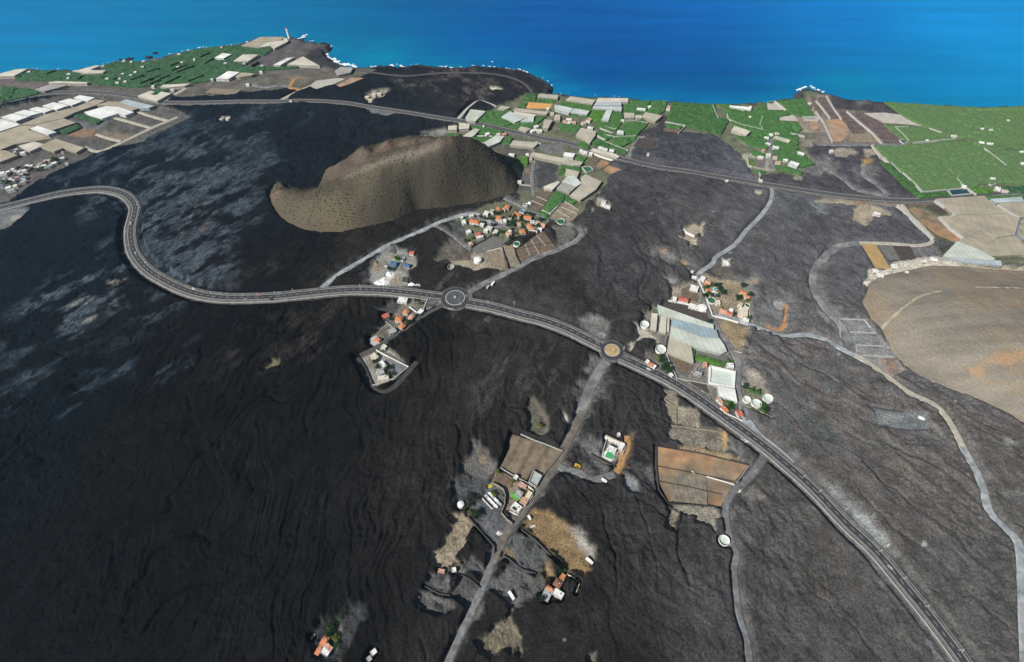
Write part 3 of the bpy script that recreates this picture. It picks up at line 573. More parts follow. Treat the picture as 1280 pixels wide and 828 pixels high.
plant('u', [(605,585),(750,650),(700,678),(605,640)])
plant('u', [(320,780),(345,760),(430,800),(400,850)])
plant('u', [(560,232),(788,262),(780,308),(560,268)])
plant('u', [(702,150),(730,128),(858,150),(812,203)])
plant('u', [(562,278),(638,292),(600,350),(525,340)],1)
plant('u', [(60,160),(180,160),(180,225),(80,225)],2)
plant('E', [(262,252),(298,132),(440,142),(560,148),(580,230),(650,240),(600,330),(480,300),(380,280)],1)
plant('E', [(560,146),(660,148),(650,170),(780,190),(870,135),(880,180),(1000,188),(1030,210),(950,225),(950,252),(1070,258),(1100,300),(1070,318),(1080,418),(1040,438),(960,418),(1025,388),(1030,368),(920,350),(780,345),(785,312),(690,280),(650,240),(600,150)],0)
plant('E', [(880,135),(1000,122),(1110,110),(1175,218),(1090,220),(1040,205),(1000,180),(935,130)],0)
plant('E', [(690,342),(750,345),(880,360),(900,395),(880,425),(780,402),(700,350)])
plant('E', [(925,360),(1020,390),(1070,430),(1180,515),(1095,535),(1010,500),(930,470),(920,400)])
plant('E', [(930,520),(1010,530),(1100,560),(1095,580),(940,542)])
plant('E', [(783,430),(878,450),(865,468),(800,458)])
plant('E', [(770,478),(792,482),(806,518),(786,520)],2)
plant('E', [(258,262),(360,280),(345,298),(262,288)])
plant('E', [(800,545),(880,560),(860,568),(810,556)])
plant('F', [(425,132),(800,156),(1050,168),(1280,158),(1400,160),(1400,420),(1130,420),(1000,360),(840,350),(690,292),(560,232)],3,2.6)
plant('F', [(420,270),(560,280),(690,296),(840,352),(860,372),(700,372),(580,388),(530,360)],3)
plant('F', [(360,402),(520,402),(590,392),(860,376),(1000,370),(1130,425),(1400,425),(1400,645),(1130,630),(1010,640),(960,665),(930,655),(810,672),(660,688),(560,590),(470,505),(405,450)],3)
plant('F', [(400,500),(470,515),(560,600),(650,695),(800,680),(830,712),(640,722),(540,640)],1)
plant('F', [(960,662),(1070,655),(1100,690),(1000,696)],2)
plant('F', [(1150,650),(1280,650),(1400,650),(1400,690),(1210,692)],4)
plant('F2', [(900,262),(1080,258),(1110,262),(1183,262),(1183,290),(1160,268),(935,285)])
plant('z', [(115,440),(130,410),(225,372),(500,368),(590,382),(700,402),(830,398),(860,372),(810,348),(830,325),(960,298),(1280,292),(1280,360),(1280,480),(1100,500),(900,490),(700,462),(400,458),(340,450)],4)
plant('A2', [(0,165),(110,132),(290,96),(490,78),(600,98),(690,92),(690,108),(640,140),(610,135),(510,135),(470,165),(440,180),(540,188),(500,208),(545,212),(690,212),(860,205),(840,218),(640,232),(600,248),(500,245),(420,236),(330,290),(220,310),(0,320)],4)
plant('y', [(0,45),(60,45),(250,68),(300,90),(180,120),(0,160)],4)
plant('y', [(532,255),(590,238),(745,290),(700,318)],4)
plant('y', [(415,372),(560,315),(590,342),(480,388)],4)
plant('y', [(1100,100),(1130,62),(1200,58),(1240,68),(1170,84),(1140,108)],4)
plant('L', [(342,460),(480,500),(470,522),(336,485)],2,2)
plant('L', [(312,425),(340,437),(330,473),(312,463)],1,2)
plant('L', [(485,478),(520,490),(515,500),(485,495)],1,2)
plant('L', [(590,615),(650,635),(645,650),(590,635)],1,1.5)
plant('L', [(480,680),(525,690),(520,720),(490,715)],2,1.5)
plant('L', [(640,680),(670,690),(668,735),(645,730)],1,1.5)
plant('L', [(138,250),(165,255),(165,270),(140,266)],1,2)

# ---- greenhouses and net houses: roof outline at roof height, colour, label
GH = []
def gh(f, pts, c, label, h=4.5, ang=20, sp=6): GH.append((PP(f, pts, h), c, label, h, ang, sp))
gh('f', [(385,12),(1030,242),(1030,292),(545,158),(400,112)], 'sage', 'narrow pale sage greenhouse above the long blue one in the central farm', 4.5, -20)
gh('f', [(553,170),(1060,302),(1088,388),(900,385),(545,250)], 'blue', 'blue tinted plastic greenhouse in the central farm', 4.5, -15, 5)
gh('f', [(540,258),(900,390),(1098,398),(1155,480),(1180,545),(1120,575),(850,512),(532,370)], 'sage', 'big pale greenhouse with glinting panels just below the blue one', 4.5, -15, 8)
gh('f', [(530,375),(770,480),(790,610),(800,680),(495,560),(510,470)], 'net', 'square grey green net house below the big pale greenhouse of the central farm', 4, -20, 6)
gh('f', [(320,110),(385,112),(368,308),(302,285)], 'cream', 'narrow cream tunnel nearest the round tank at the west edge of the central farm', 3, 80, 4)
gh('f', [(430,140),(490,150),(480,335),(400,320)], 'cream', 'wider cream tunnel between the narrow one and the blue greenhouse', 3, 80, 4)
gh('f', [(503,160),(522,160),(515,320),(495,318)], 'cream', 'thin cream strip tunnel beside the end wall of the blue greenhouse', 3, 80, 4)
gh('e', [(160,388),(355,432),(385,580),(170,505)], 'white', 'white roofed shed speckled with dark vents south of the big reservoir', 4, -15, 5)
gh('s', [(200,345),(258,247),(430,267),(312,385),(225,375)], 'sage', 'pale greenhouse enclosed by the concrete farm loop at the west end', 4.5, 10)
gh('s', [(566,240),(612,207),(712,222),(640,256)], 'net', 'small beige net house at the end of the concrete farm loop', 4, 10)
gh('s', [(750,265),(765,232),(1150,275),(1122,305),(1000,290)], 'net', 'long beige net house below the orange floored plot', 4.5, -5)
gh('s', [(610,330),(710,267),(862,355),(762,398)], 'frost', 'frosty white greenhouse with slanting front, left of the joined pair north of the highway', 4.5, -30)
gh('s', [(742,290),(762,270),(1010,312),(985,330),(880,345)], 'cream', 'cream greenhouse at the back of the joined pair north of the highway', 4.5, -10)
gh('s', [(826,382),(900,347),(980,332),(976,388)], 'frost', 'frosty white greenhouse, right front of the joined pair north of the highway', 4.5, -5)
gh('s', [(1022,100),(1042,70),(1262,85),(1250,125)], 'net', 'beige net house on the clifftop next to the orange floored plot', 4.5, -5)
gh('s', [(1083,455),(1102,362),(1192,370),(1140,465)], 'net', 'upright beige shed east of the cluster of white farm buildings', 6, 80)
gh('s', [(5,485),(2,437),(100,430),(100,480)], 'cream', 'small cream greenhouse leftmost below the highway bend', 5, 0)
gh('s', [(125,475),(125,402),(245,415),(240,463)], 'cream', 'small cream greenhouse second from the left below the highway bend', 5, 0)
gh('s', [(115,587),(305,465),(362,477),(290,550),(160,602)], 'cream', 'slanting cream greenhouse in two steps behind the cinder cone', 4.5, 50)
gh('s', [(305,635),(420,622),(545,545),(642,552),(590,620),(462,672)], 'sage', 'bent pale green greenhouse right behind the cinder cone', 4.5, 40)
gh('s', [(705,655),(745,602),(1000,622),(1022,640),(975,685)], 'net', 'long beige brown net house right of the cinder cone', 4, -5)
gh('s', [(805,472),(832,442),(942,465),(890,503)], 'net', 'small beige net house touching the north side of the highway', 4, -10)
gh('s', [(1212,370),(1225,310),(1280,310),(1280,370)], 'net', 'beige net house in front of the frosty one near the terracotta farmhouses', 4, 0)
gh('t', [(65,138),(120,97),(400,140),(370,188)], 'net', 'grey beige net house near the sea cliff with a white ridge', 4.5, -8)
gh('t', [(410,163),(440,117),(780,120),(777,163)], 'cream', 'wide cream greenhouse nearest the sea above the blue grey one', 4.5, 0, 5)
gh('t', [(387,203),(409,168),(702,168),(700,203)], 'bluegrey', 'blue grey greenhouse between the wide cream one and the T shaped one', 4.5, 0, 5)
gh('t', [(372,235),(387,212),(705,215),(702,260),(540,245)], 'frost', 'frosty strip greenhouse forming the bar of the T', 4.5, 0)
gh('t', [(472,370),(533,252),(597,254),(552,380)], 'frost', 'frosty greenhouse forming the stem of the T', 4.5, 80)
gh('t', [(-60,195),(0,203),(160,238),(100,290),(40,270),(-60,240)], 'frost', 'frosty greenhouse left of its twin, near the terracotta farmhouses', 4.5, -15)
gh('t', [(122,280),(172,237),(335,265),(308,305)], 'frost', 'frosty greenhouse right of its twin, left of the bright green plot', 4.5, -10)
gh('t', [(735,343),(737,285),(850,290),(850,340)], 'net', 'square beige net house east of the stem of the T', 4, 0)
gh('t', [(860,340),(862,312),(940,320),(932,345)], 'cream', 'little cream greenhouse wedged between two beige ones', 4, 0)
gh('t', [(942,330),(975,277),(1168,320),(1090,383)], 'net', 'beige net house with pale stripes ending at the black lava gap', 4.5, -25)
gh('t', [(872,250),(887,227),(980,237),(975,260)], 'white', 'small bright white shed in the clifftop plantation', 4, 0)
gh('t', [(182,540),(240,457),(412,500),(400,545),(340,632),(290,610),(280,580)], 'net', 'large stepped beige net house north of the highway junction', 4.5, -15)
gh('t', [(650,520),(660,484),(722,492),(728,525)], 'white', 'white shed standing alone in the middle of the green terraces', 5, 0)
gh('t', [(352,718),(370,692),(640,760),(680,790),(650,800)], 'cream', 'long low cream greenhouse along the highway by the row of white houses', 3.5, -15)
gh('u', [(200,133),(240,97),(812,210),(780,243),(700,243)], 'net', 'very long beige greenhouse with cream edges south of the highway', 5, -12, 9)
gh('u', [(572,430),(640,372),(722,372),(792,450),(732,490)], 'frost', 'five sided frosty greenhouse at the head of the farm lane', 4.5, -25)
gh('u', [(512,510),(572,442),(730,492),(655,562)], 'grey', 'grey beige net house attached to the five sided frosty one', 4, -20)
gh('u', [(790,385),(840,352),(1022,430),(960,520),(780,643),(662,590),(792,470)], 'net', 'broad beige net house at the edge of the lava, east of the five sided one', 4.5, -28)
gh('u', [(602,365),(622,287),(768,320),(742,385)], 'net', 'small beige net house north of the five sided frosty one', 4, -15)
gh('u', [(360,490),(520,427),(550,440),(460,528),(370,515)], 'cream', 'low wavy cream greenhouse beside the dark gravel lot', 3.5, 25)
gh('u', [(585,140),(598,97),(722,112),(700,155)], 'white', 'white greenhouse with a dark door just south of the highway', 4.5, -5)
gh('E', [(662,310),(680,284),(778,316),(755,340)], 'cream', 'bright cream greenhouse at the top of the grey lava tongue', 4.5, -20)
gh('E', [(922,352),(935,345),(1025,372),(1015,386)], 'cream', 'slim cream greenhouse right of the farm road in the eastern green', 4.5, -20)
gh('E', [(650,157),(785,170),(780,188),(650,168)], 'white', 'long thin white shed on the clifftop', 4, -5)
gh('E', [(1067,440),(1112,452),(1105,466),(1067,450)], 'white', 'small white shed at the east corner of the green terraces', 4, -15)
gh('E', [(1012,512),(1030,498),(1080,515),(1070,532)], 'white', 'white roofed packing shed in two bays at the south edge of the green', 5, -15)
gh('E', [(870,388),(885,385),(905,396),(900,402)], 'white', 'tiny white shed just left of the farm road', 4, -15)
gh('E', [(915,405),(955,412),(950,426),(918,418)], 'white', 'tiny white shed just right of the farm road', 4, -10)
gh('F2', [(530,290),(890,267),(940,320),(1068,395),(690,405),(640,385)], 'tan', 'huge tan net house along the coast highway at the right', 4, 5, 9)
gh('F2', [(692,411),(1070,400),(1148,430),(1113,553),(980,573),(880,518),(745,422)], 'tan', 'huge tan net house with a walled pond at its right corner', 4, 5, 9)
gh('F2', [(562,420),(688,411),(738,424),(873,520),(808,538),(742,578)], 'tan', 'narrow tan net house bordering the orange field', 4, -35, 9)
gh('F2', [(702,598),(812,542),(882,524),(978,578),(870,663)], 'tan', 'pale tan net house below the narrow one and above the white plastic', 4, -30, 9)
gh('F2', [(984,582),(1113,562),(1183,620),(1300,640),(1300,760),(1183,700),(950,708),(872,667)], 'tan', 'tan net house with ribbed roof behind the brown hill at the right edge', 4, 3, 4)
gh('F2', [(590,705),(690,602),(860,667),(970,732),(950,743),(600,718)], 'sage', 'white plastic greenhouse with ragged left corner behind the brown hill', 4, -10)
gh('F2', [(602,724),(1010,747),(1020,782),(800,762)], 'bluegrey', 'long blue grey greenhouse touching the foot of the brown hill', 3, -4)
gh('F2', [(937,290),(1160,274),(1183,305),(982,318)], 'bluegrey', 'pale blue greenhouse beside the green strip at the right edge', 4.5, 3)
gh('F2', [(1002,322),(1183,310),(1300,312),(1300,425),(1183,420),(1150,425)], 'tan', 'tan net house at the right edge below the pale blue greenhouse', 4, 3, 9)
# far left
gh('y', [(535,130),(580,112),(690,130),(640,155),(590,150)], 'white', 'white greenhouse at the far right end of the stepped row of seven', 5, 15)
gh('y', [(422,160),(502,137),(600,155),(520,187)], 'white', 'white greenhouse second from the right in the stepped row of seven', 5, 15)
gh('y', [(307,190),(387,164),(500,187),(410,218)], 'white', 'white greenhouse third from the right in the stepped row of seven', 5, 15)
gh('y', [(212,215),(267,197),(380,217),(320,241)], 'white', 'white greenhouse in the middle of the stepped row of seven', 5, 15)
gh('y', [(102,240),(177,219),(300,240),(210,263)], 'white', 'white greenhouse third from the left in the stepped row of seven', 5, 15)
gh('y', [(5,272),(92,246),(205,269),(115,303)], 'white', 'white greenhouse second from the left in the stepped row of seven', 5, 15)
gh('y', [(-120,265),(0,285),(150,325),(0,376),(-120,400)], 'white', 'white greenhouse leftmost in the stepped row of seven, at the photo edge', 5, 15)
gh('y', [(155,325),(340,250),(560,195),(690,142),(765,152),(700,183),(540,238),(460,278),(265,325)], 'tan', 'long tan net house right behind the stepped white row', 4, 15, 8)
gh('y', [(262,331),(462,282),(550,311),(382,366)], 'tan', 'tan net house pointing at the narrow green plot in the far left farm', 4, 15, 8)
gh('y', [(-120,410),(0,385),(152,333),(258,336),(375,368),(270,337),(215,354),(210,365),(380,427),(250,447),(100,468),(-60,430)], 'tan', 'widest tan net house of the far left farm wrapping the small white one', 4, 15, 8)
gh('y', [(-120,420),(0,432),(98,471),(10,506),(-100,505)], 'tan', 'tan net house at the left edge above the two white huts', 4, 15, 8)
gh('y', [(137,480),(250,451),(330,470),(212,523)], 'cream', 'light cream net house right of the two white huts', 4, 15, 8)
gh('y', [(287,485),(400,427),(613,495),(552,528),(460,495),(390,523)], 'tan', 'tan net house with a notched front nearest the ring lane of the far left farm', 4, 15, 8)
gh('y', [(-100,520),(40,514),(130,550),(0,598),(-100,620)], 'tan', 'tan net house at the left edge below the two white huts', 4, 15, 8)
gh('y', [(217,355),(272,337),(410,380),(350,400)], 'white', 'small white greenhouse set inside the widest tan net house', 4.5, 15)
gh('y', [(612,235),(770,192),(860,197),(973,235),(910,260),(860,245),(790,268),(740,283),(642,255)], 'white', 'white greenhouse with stepped front above the narrow green plot', 4.5, 15)
gh('y', [(702,185),(790,157),(870,162),(1000,210),(960,223),(860,192),(772,187)], 'tan', 'tan net house between the stepped front and the blunt east end', 4, 15)
gh('y', [(872,160),(912,142),(1120,190),(1080,207),(1002,205)], 'bluegrey', 'pale grey greenhouse at the east end of the far left farm', 4.5, 10)
gh('y', [(1000,118),(1090,80),(1130,90),(1092,106),(1138,112),(1172,86),(1245,100),(1142,155)], 'cream', 'U shaped cream greenhouse beside the coast highway', 4.5, 10)
gh('y', [(257,70),(350,37),(490,40),(320,83)], 'grey', 'pale grey greenhouse seaward of the highway at the left', 4.5, 10)
gh('y', [(350,17),(420,10),(640,18),(630,28),(372,25)], 'cream', 'thin cream greenhouse strip seaward of the pale grey one', 4, 0)
gh('z', [(602,378),(770,332),(800,335),(722,370),(850,373),(820,393),(700,397)], 'cream', 'hook shaped cream greenhouse on the western shore', 4.5, 10)
gh('z', [(-80,400),(0,398),(120,367),(220,360),(112,418),(0,422),(-80,425)], 'cream', 'cream greenhouse on the shore at the left photo edge', 4.5, 10)
gh('A2', [(502,85),(620,32),(770,32),(740,52),(655,62),(605,96)], 'tan', 'tan net house on the headland beside the lighthouse', 4.5, 10)
gh('A2', [(607,97),(657,65),(742,55),(790,48),(785,60),(702,103),(680,86)], 'cream', 'cream greenhouse on the headland in front of the tan one', 4.5, 15)
gh('A2', [(337,160),(385,131),(440,138),(390,166)], 'white', 'small white greenhouse in the western plantation, left of the tan topped one', 4.5, 10)
gh('A2', [(452,180),(511,139),(605,141),(540,182)], 'cream', 'cream greenhouse on the plantation edge beside the dark terrace', 4.5, 10)
gh('A2', [(342,290),(420,241),(490,249),(420,291)], 'white', 'white greenhouse at the south edge of the western plantation', 4.5, 10)
gh('A2', [(464,275),(500,251),(585,258),(560,268),(490,280)], 'tan', 'tan net house attached to the white one at the south edge of the western plantation', 4.5, 10)
gh('A2', [(697,205),(780,162),(825,156),(740,206)], 'white', 'white slanted greenhouse below the dark terrace', 4.5, 20)
gh('A2', [(782,200),(880,152),(983,210),(900,208)], 'cream', 'triangular cream greenhouse above the black beach', 4.5, 10)
gh('A2', [(1077,240),(1112,217),(1188,221),(1170,250),(1092,269)], 'grey', 'grey beige net house at the east end of the black beach', 4.5, 0)
gh('A2', [(2,340),(20,327),(190,317),(150,334),(40,344)], 'cream', 'thin cream greenhouse along the lower edge of the western plantation', 4.5, 5)
# ------------------------------------------------------------------ terrain: one sheet, lava relief, shore
COAST = PP('px', [(-220,112),(-80,99),(0,91.7),(34,86),(78,87),(92,88),(125,81),(150,75),(172,77),(200,71.5),(222,65),(259,58),(301,54),(326,46),(358,45),(373,48),(386,52),(393,52),(402,54),(411,56),(407,60),(401,61),(405,67),(413,73.5),(428,80),(442,83),(460,84),(485,82),(508,84),(525,80.5),(540,83),(557,84),(580,84),(605,82.5),(630,85),(653,88),(677,97.5),(688,106),(684.5,115.5),(700,117),(727,120),(785,120.6),(798,125),(840,126),(871,128.5),(922,128.5),(959,126.5),(1001,121),(995,115),(1009.5,110.5),(1028,115),(1036,117.5),(1060.6,123.4),(1107,126.4),(1182,131.5),(1233,133.5),(1280,132),(1500,133),(1800,130)])
LAND = COAST + [(2400,900),(2400,-400),(-2400,-400),(-2400,900)]
SEA_Z = -8.0
# grid: finer near the middle of the flow, coarser towards the shore
NU, NV = 1150, 860
yv = np.zeros(NV); yv[0] = -40
g_ = 0.95*np.exp(np.linspace(0, 1.0, NV)*math.log(2.7)); yv = -40+np.cumsum(g_)-g_[0]
yv = yv*(1180/ yv[-1]) if yv[-1] < 1180 else yv
half = 470+np.clip(yv,0,None)*0.92
U = np.linspace(-1, 1, NU); X = (half[:,None]*U[None,:]).ravel(); Y = np.repeat(yv, NU)
def lava(x, y):
    wx = (fbm(x/150, y/150, 3, 3)-0.5)*95; wy = (fbm(x/150+31, y/150, 5, 3)-0.5)*95
    x2 = x+wx+(fbm(x/35,y/35,7,3)-.5)*15; y2 = y+wy+(fbm(x/35,y/35,8,3)-.5)*15; tot = 0; ws = 0
    for k, a0 in enumerate((-42, 0, 42)):
        a = math.radians(a0); s = x2*math.cos(a)+y2*math.sin(a); p = -x2*math.sin(a)+y2*math.cos(a)   # s across, p along the flow
        wt = np.exp(-(((x*0.11-a0*1.0)/34)**2))+1e-4
        r = 0
        for (L, A, st, sd) in ((46,1.5,4.5,11),(19,.6,4.5,12),(8.5,0.45,5,13)):
            n = vn(s/L, p/(L*st), sd+k*10)*0.65+vn(s/L*2.1, p/(L*st)*2.1, sd+k*10+5)*0.35
            r = r+A*(1-np.abs(2*n-1)*2.0)
        for (L, st, A, wd, sd) in ((15,7,1.3,.04,120),(8,7,.8,.06,130),(30,6,2.2,.03,140)):
            n = vn(s/L+3, p/(L*st), sd+k)*.8+vn(s/L*2.3, p/(L*st)*2.3, sd+k+50)*.2; mm = sstep(.42,.6,vn(x/40+L,y/55,sd+k+60)); r = r+A*mm*np.exp(-((n-.5)/wd)**2)
        for (L, st, N_, A, sd) in ((70,3.2,7,3.4,150),(32,4,5,1.8,160)):   # lobes of flow piled over one another: broken steps
            q = fbm(s/L+fbm(s/9,p/14,sd+k+3,3)*.10, p/(L*st), sd+k, 6)*N_; fr = q-np.floor(q); r = r+A*(np.floor(q)+sstep(.80,1.0,fr)-q*.75)
        n = vn(s/26+5, p/150, 70+k); m = sstep(0.45,0.62,vn(x/75,y/75,90+k)); r = r-5.0*m*np.exp(-((n-0.5)/0.022)**2)
        n = vn(s/13+9, p/60, 75+k); m = sstep(0.5,0.66,vn(x/48,y/48,95+k)); r = r-3.5*m*np.exp(-((n-0.5)/0.03)**2)
        tot = tot+wt*r; ws = ws+wt
    return tot/ws*0.8
AMP = sstep(0.3, 0.7, fbm(X/230, Y/230, 41))*0.7+0.6
calm = 1-0.45*sstep(150, 420, X)*1.0
rough = -np.abs(fbm(X/7, Y/7, 51, 4)-0.5)*3.6*(.35+1.0*sstep(.42,.62,fbm(X/110,Y/110,53)))
calm = calm*(1-.5*sstep(380, 620, Y))
Z = 3.2 + lava(X, Y)*AMP*calm + (fbm(X/90, Y/90, 44)-0.5)*5 + rough
# rock colour: lava flow tones, with light falling off to the left painted in
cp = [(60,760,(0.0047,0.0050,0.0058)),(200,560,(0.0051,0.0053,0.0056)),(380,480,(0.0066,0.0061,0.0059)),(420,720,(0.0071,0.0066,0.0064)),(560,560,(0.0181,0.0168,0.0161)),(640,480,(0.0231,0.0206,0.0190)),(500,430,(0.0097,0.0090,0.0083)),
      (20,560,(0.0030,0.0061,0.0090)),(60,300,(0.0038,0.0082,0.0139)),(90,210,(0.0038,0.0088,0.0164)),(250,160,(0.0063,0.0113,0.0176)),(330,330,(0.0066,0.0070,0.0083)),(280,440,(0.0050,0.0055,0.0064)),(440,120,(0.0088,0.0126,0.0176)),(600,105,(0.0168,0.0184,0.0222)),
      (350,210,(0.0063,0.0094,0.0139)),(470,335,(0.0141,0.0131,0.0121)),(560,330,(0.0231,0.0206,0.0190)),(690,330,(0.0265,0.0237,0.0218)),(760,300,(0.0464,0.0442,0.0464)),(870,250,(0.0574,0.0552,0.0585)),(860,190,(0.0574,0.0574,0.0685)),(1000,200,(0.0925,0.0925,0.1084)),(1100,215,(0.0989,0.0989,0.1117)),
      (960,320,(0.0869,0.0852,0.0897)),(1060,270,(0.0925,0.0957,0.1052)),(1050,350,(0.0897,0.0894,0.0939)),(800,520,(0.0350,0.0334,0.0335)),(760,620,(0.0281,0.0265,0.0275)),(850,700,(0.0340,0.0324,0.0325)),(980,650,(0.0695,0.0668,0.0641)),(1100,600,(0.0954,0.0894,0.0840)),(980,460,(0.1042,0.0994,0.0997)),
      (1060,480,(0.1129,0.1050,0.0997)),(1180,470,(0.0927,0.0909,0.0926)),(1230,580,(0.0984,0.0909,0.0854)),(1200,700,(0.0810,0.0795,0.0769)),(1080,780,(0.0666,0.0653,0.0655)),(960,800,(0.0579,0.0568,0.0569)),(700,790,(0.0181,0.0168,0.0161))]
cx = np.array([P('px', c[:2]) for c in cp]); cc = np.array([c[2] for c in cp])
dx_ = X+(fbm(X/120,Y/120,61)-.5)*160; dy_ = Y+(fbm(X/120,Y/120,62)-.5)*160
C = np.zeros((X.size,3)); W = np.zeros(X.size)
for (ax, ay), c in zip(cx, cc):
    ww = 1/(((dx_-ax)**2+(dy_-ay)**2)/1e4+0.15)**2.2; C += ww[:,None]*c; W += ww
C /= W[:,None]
# patches of grey ropy rock and brown rubble
def blotch(f, pts, c, soft, thr0, thr1, sc, seed, stretch=2.5, ang=-42):
    pl = PP(f, pts); a = math.radians(ang); s = X*math.cos(a)+Y*math.sin(a); p = -X*math.sin(a)+Y*math.cos(a)
    m = 1-sstep(-soft, soft, sdist(X, Y, pl)+(fbm(X/60,Y/60,seed)-.5)*120)
    n = fbm(s/sc, p/(sc*stretch), seed+3, 6); m = m*sstep(thr0, thr1, n)*(.25+.95*sstep(.36,.62,fbm(s/3.4+9, p/8, seed+9, 4)))
    C[:] = C*(1-m[:,None]) + np.array(c)[None,:]*m[:,None]
blotch('px', [(10,420),(140,320),(180,300),(300,180),(330,170),(330,260),(270,350),(200,380),(130,430),(40,470)], (.055,.072,.088), 30, .47, .64, 16, 200)
blotch('px', [(120,260),(200,180),(300,160),(330,190),(300,300),(250,350),(190,330),(175,280)], (.05,.064,.08), 30, .42, .62, 10, 210)
blotch('px', [(60,250),(120,180),(330,140),(380,150),(330,180),(200,200)], (.034,.047,.062), 30, .45, .66, 14, 216)
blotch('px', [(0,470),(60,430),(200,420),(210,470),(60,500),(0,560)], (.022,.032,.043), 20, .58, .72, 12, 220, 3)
blotch('px', [(80,375),(110,360),(140,385),(110,400)], (.16,.16,.15), 8, .50, .66, 8, 230, 2)
blotch('px', [(215,270),(250,265),(240,290),(210,300)], (.11,.10,.08), 8, .5, .66, 8, 231, 2)
blotch('px', [(300,350),(430,300),(520,420),(400,480),(300,460)], (.024,.021,.019), 30, .52, .7, 18, 240)
blotch('px', [(600,420),(720,420),(700,520),(620,520)], (.045,.043,.041), 30, .5, .7, 10, 250, 5, -25)
blotch('px', [(960,600),(1080,600),(1170,740),(1150,820),(960,820)], (.075,.068,.060), 30, .5, .68, 14, 255, 3, 20)
blotch('px', [(1000,440),(1120,500),(1230,560),(1280,700),(1180,740),(1060,560),(960,480)], (.095,.088,.078), 40, .5, .66, 18, 260, 3, 30)
blotch('px', [(960,460),(1060,470),(1100,560),(1010,600),(950,540)], (.085,.092,.090), 30, .5, .64, 14, 262, 3, 30)
blotch('px', [(800,230),(960,280),(960,340),(820,330)], (.075,.070,.070), 30, .5, .66, 12, 265, 3, 30)
blotch('px', [(560,90),(680,95),(670,120),(560,125),(470,100)], (.065,.055,.055), 20, .5, .68, 14, 268, 2, 30)
blotch('px', [(440,330),(600,330),(600,380),(500,380)], (.05,.05,.052), 15, .5, .66, 8, 270, 3, -30)
R = (fbm(X/3.2, Y/3.2, 55, 2)-0.5)
en = (fbm(X/9, Y/9, 77, 4)-0.5)*2
for pl, c, h, rel, edge, soft, st, line in ZONES:
    xs = [p[0] for p in pl]; ys = [p[1] for p in pl]; mg = edge+soft+4
    k = np.nonzero((X > min(xs)-mg)&(X < max(xs)+mg)&(Y > min(ys)-mg)&(Y < max(ys)+mg))[0]
    if k.size == 0: continue
    d = sdist(X[k], Y[k], pl)+en[k]*edge*1.6
    m = (1-sstep(-soft, soft, d))*st
    C[k] = C[k]*(1-m[:,None])+np.array(c)[None,:]*m[:,None]*(0.85+0.3*fbm(X[k]/7,Y[k]/7,88,3))[:,None]
    if h is not None:
        Z[k] = Z[k]*(1-m)+(h+rel*(R[k]*1.6+en[k]*1.4))*m
# level ground under roads and fields
FLAT = np.zeros(X.size)
def flatten(pl, closed, grow, soft=3.5):
    xs = [p[0] for p in pl]; ys = [p[1] for p in pl]; mg = grow+soft+1
    k = np.nonzero((X > min(xs)-mg)&(X < max(xs)+mg)&(Y > min(ys)-mg)&(Y < max(ys)+mg))[0]
    if k.size == 0: return
    if closed: d = sdist(X[k], Y[k], pl)
    else:
        d = np.full(k.size, 1e9)
        for a in range(0, len(pl)-1, 6):
            s = pl[a:a+7]; sx = [p[0] for p in s]; sy = [p[1] for p in s]
            j = np.nonzero((X[k] > min(sx)-mg)&(X[k] < max(sx)+mg)&(Y[k] > min(sy)-mg)&(Y[k] < max(sy)+mg))[0]
            if j.size: d[j] = np.minimum(d[j], seg_dist(X[k][j], Y[k][j], s, False))
    FLAT[k] = np.maximum(FLAT[k], 1-sstep(grow, grow+soft, d))
for name, m, l, wd, z, marg, ex in ROADS: flatten(l, False, wd/2+marg-2 + (0 if ex != 'highway' else 2.5))
for name, m, pl, z, k_ in SHEETS: flatten(pl, True, 1.5, 2.5)
for pl, v, h in PLANT: flatten(pl, True, 2, 4)
for pl, c, lab, h, a, s in GH: flatten(pl, True, 1, 3)
for q, r in (((569,373),21),((765,438.5),17)):
    x0, y0 = P('px', q); FLAT = np.maximum(FLAT, 1-sstep(r, r+4, np.hypot(X-x0, Y-y0)))
Z = Z*(1-FLAT)+(-0.55+0.25*R)*FLAT
# terrain cut to the shore
sdl = sdist(X, Y, LAND); nr = sstep(-90, -10, sdl); Z = Z*(1-nr*.75)+.2*nr; sdl = sdl+en*5
dn = 1-sstep(-4, 9, sdl); Z = (SEA_Z-5)*(1-dn)+Z*dn
rockc = np.array((.045,.045,.052)); m = sstep(-12, -1, sdl); C = C*(1-m[:,None])+rockc*m[:,None]
Z = Z+m*(fbm(X/6,Y/6,99,3)-.5)*4*(sdl < 22)
me = bpy.data.meshes.new('terrain'); nq = (NU-1)*(NV-1)
me.vertices.add(NU*NV); me.vertices.foreach_set('co', np.stack([X,Y,Z],1).astype(np.float32).ravel())
i0 = (np.arange(NV-1)[:,None]*NU+np.arange(NU-1)[None,:]).ravel(); q = np.stack([i0,i0+1,i0+NU+1,i0+NU],1).astype(np.int32)
me.loops.add(nq*4); me.loops.foreach_set('vertex_index', q.ravel()); me.polygons.add(nq); me.polygons.foreach_set('loop_start', np.arange(0,nq*4,4,dtype=np.int32))
me.update(calc_edges=True); me.polygons.foreach_set('use_smooth', np.ones(nq, bool))
at = me.color_attributes.new('rock', 'FLOAT_COLOR', 'POINT'); at.data.foreach_set('color', np.concatenate([C, np.ones((X.size,1))],1).astype(np.float32).ravel())
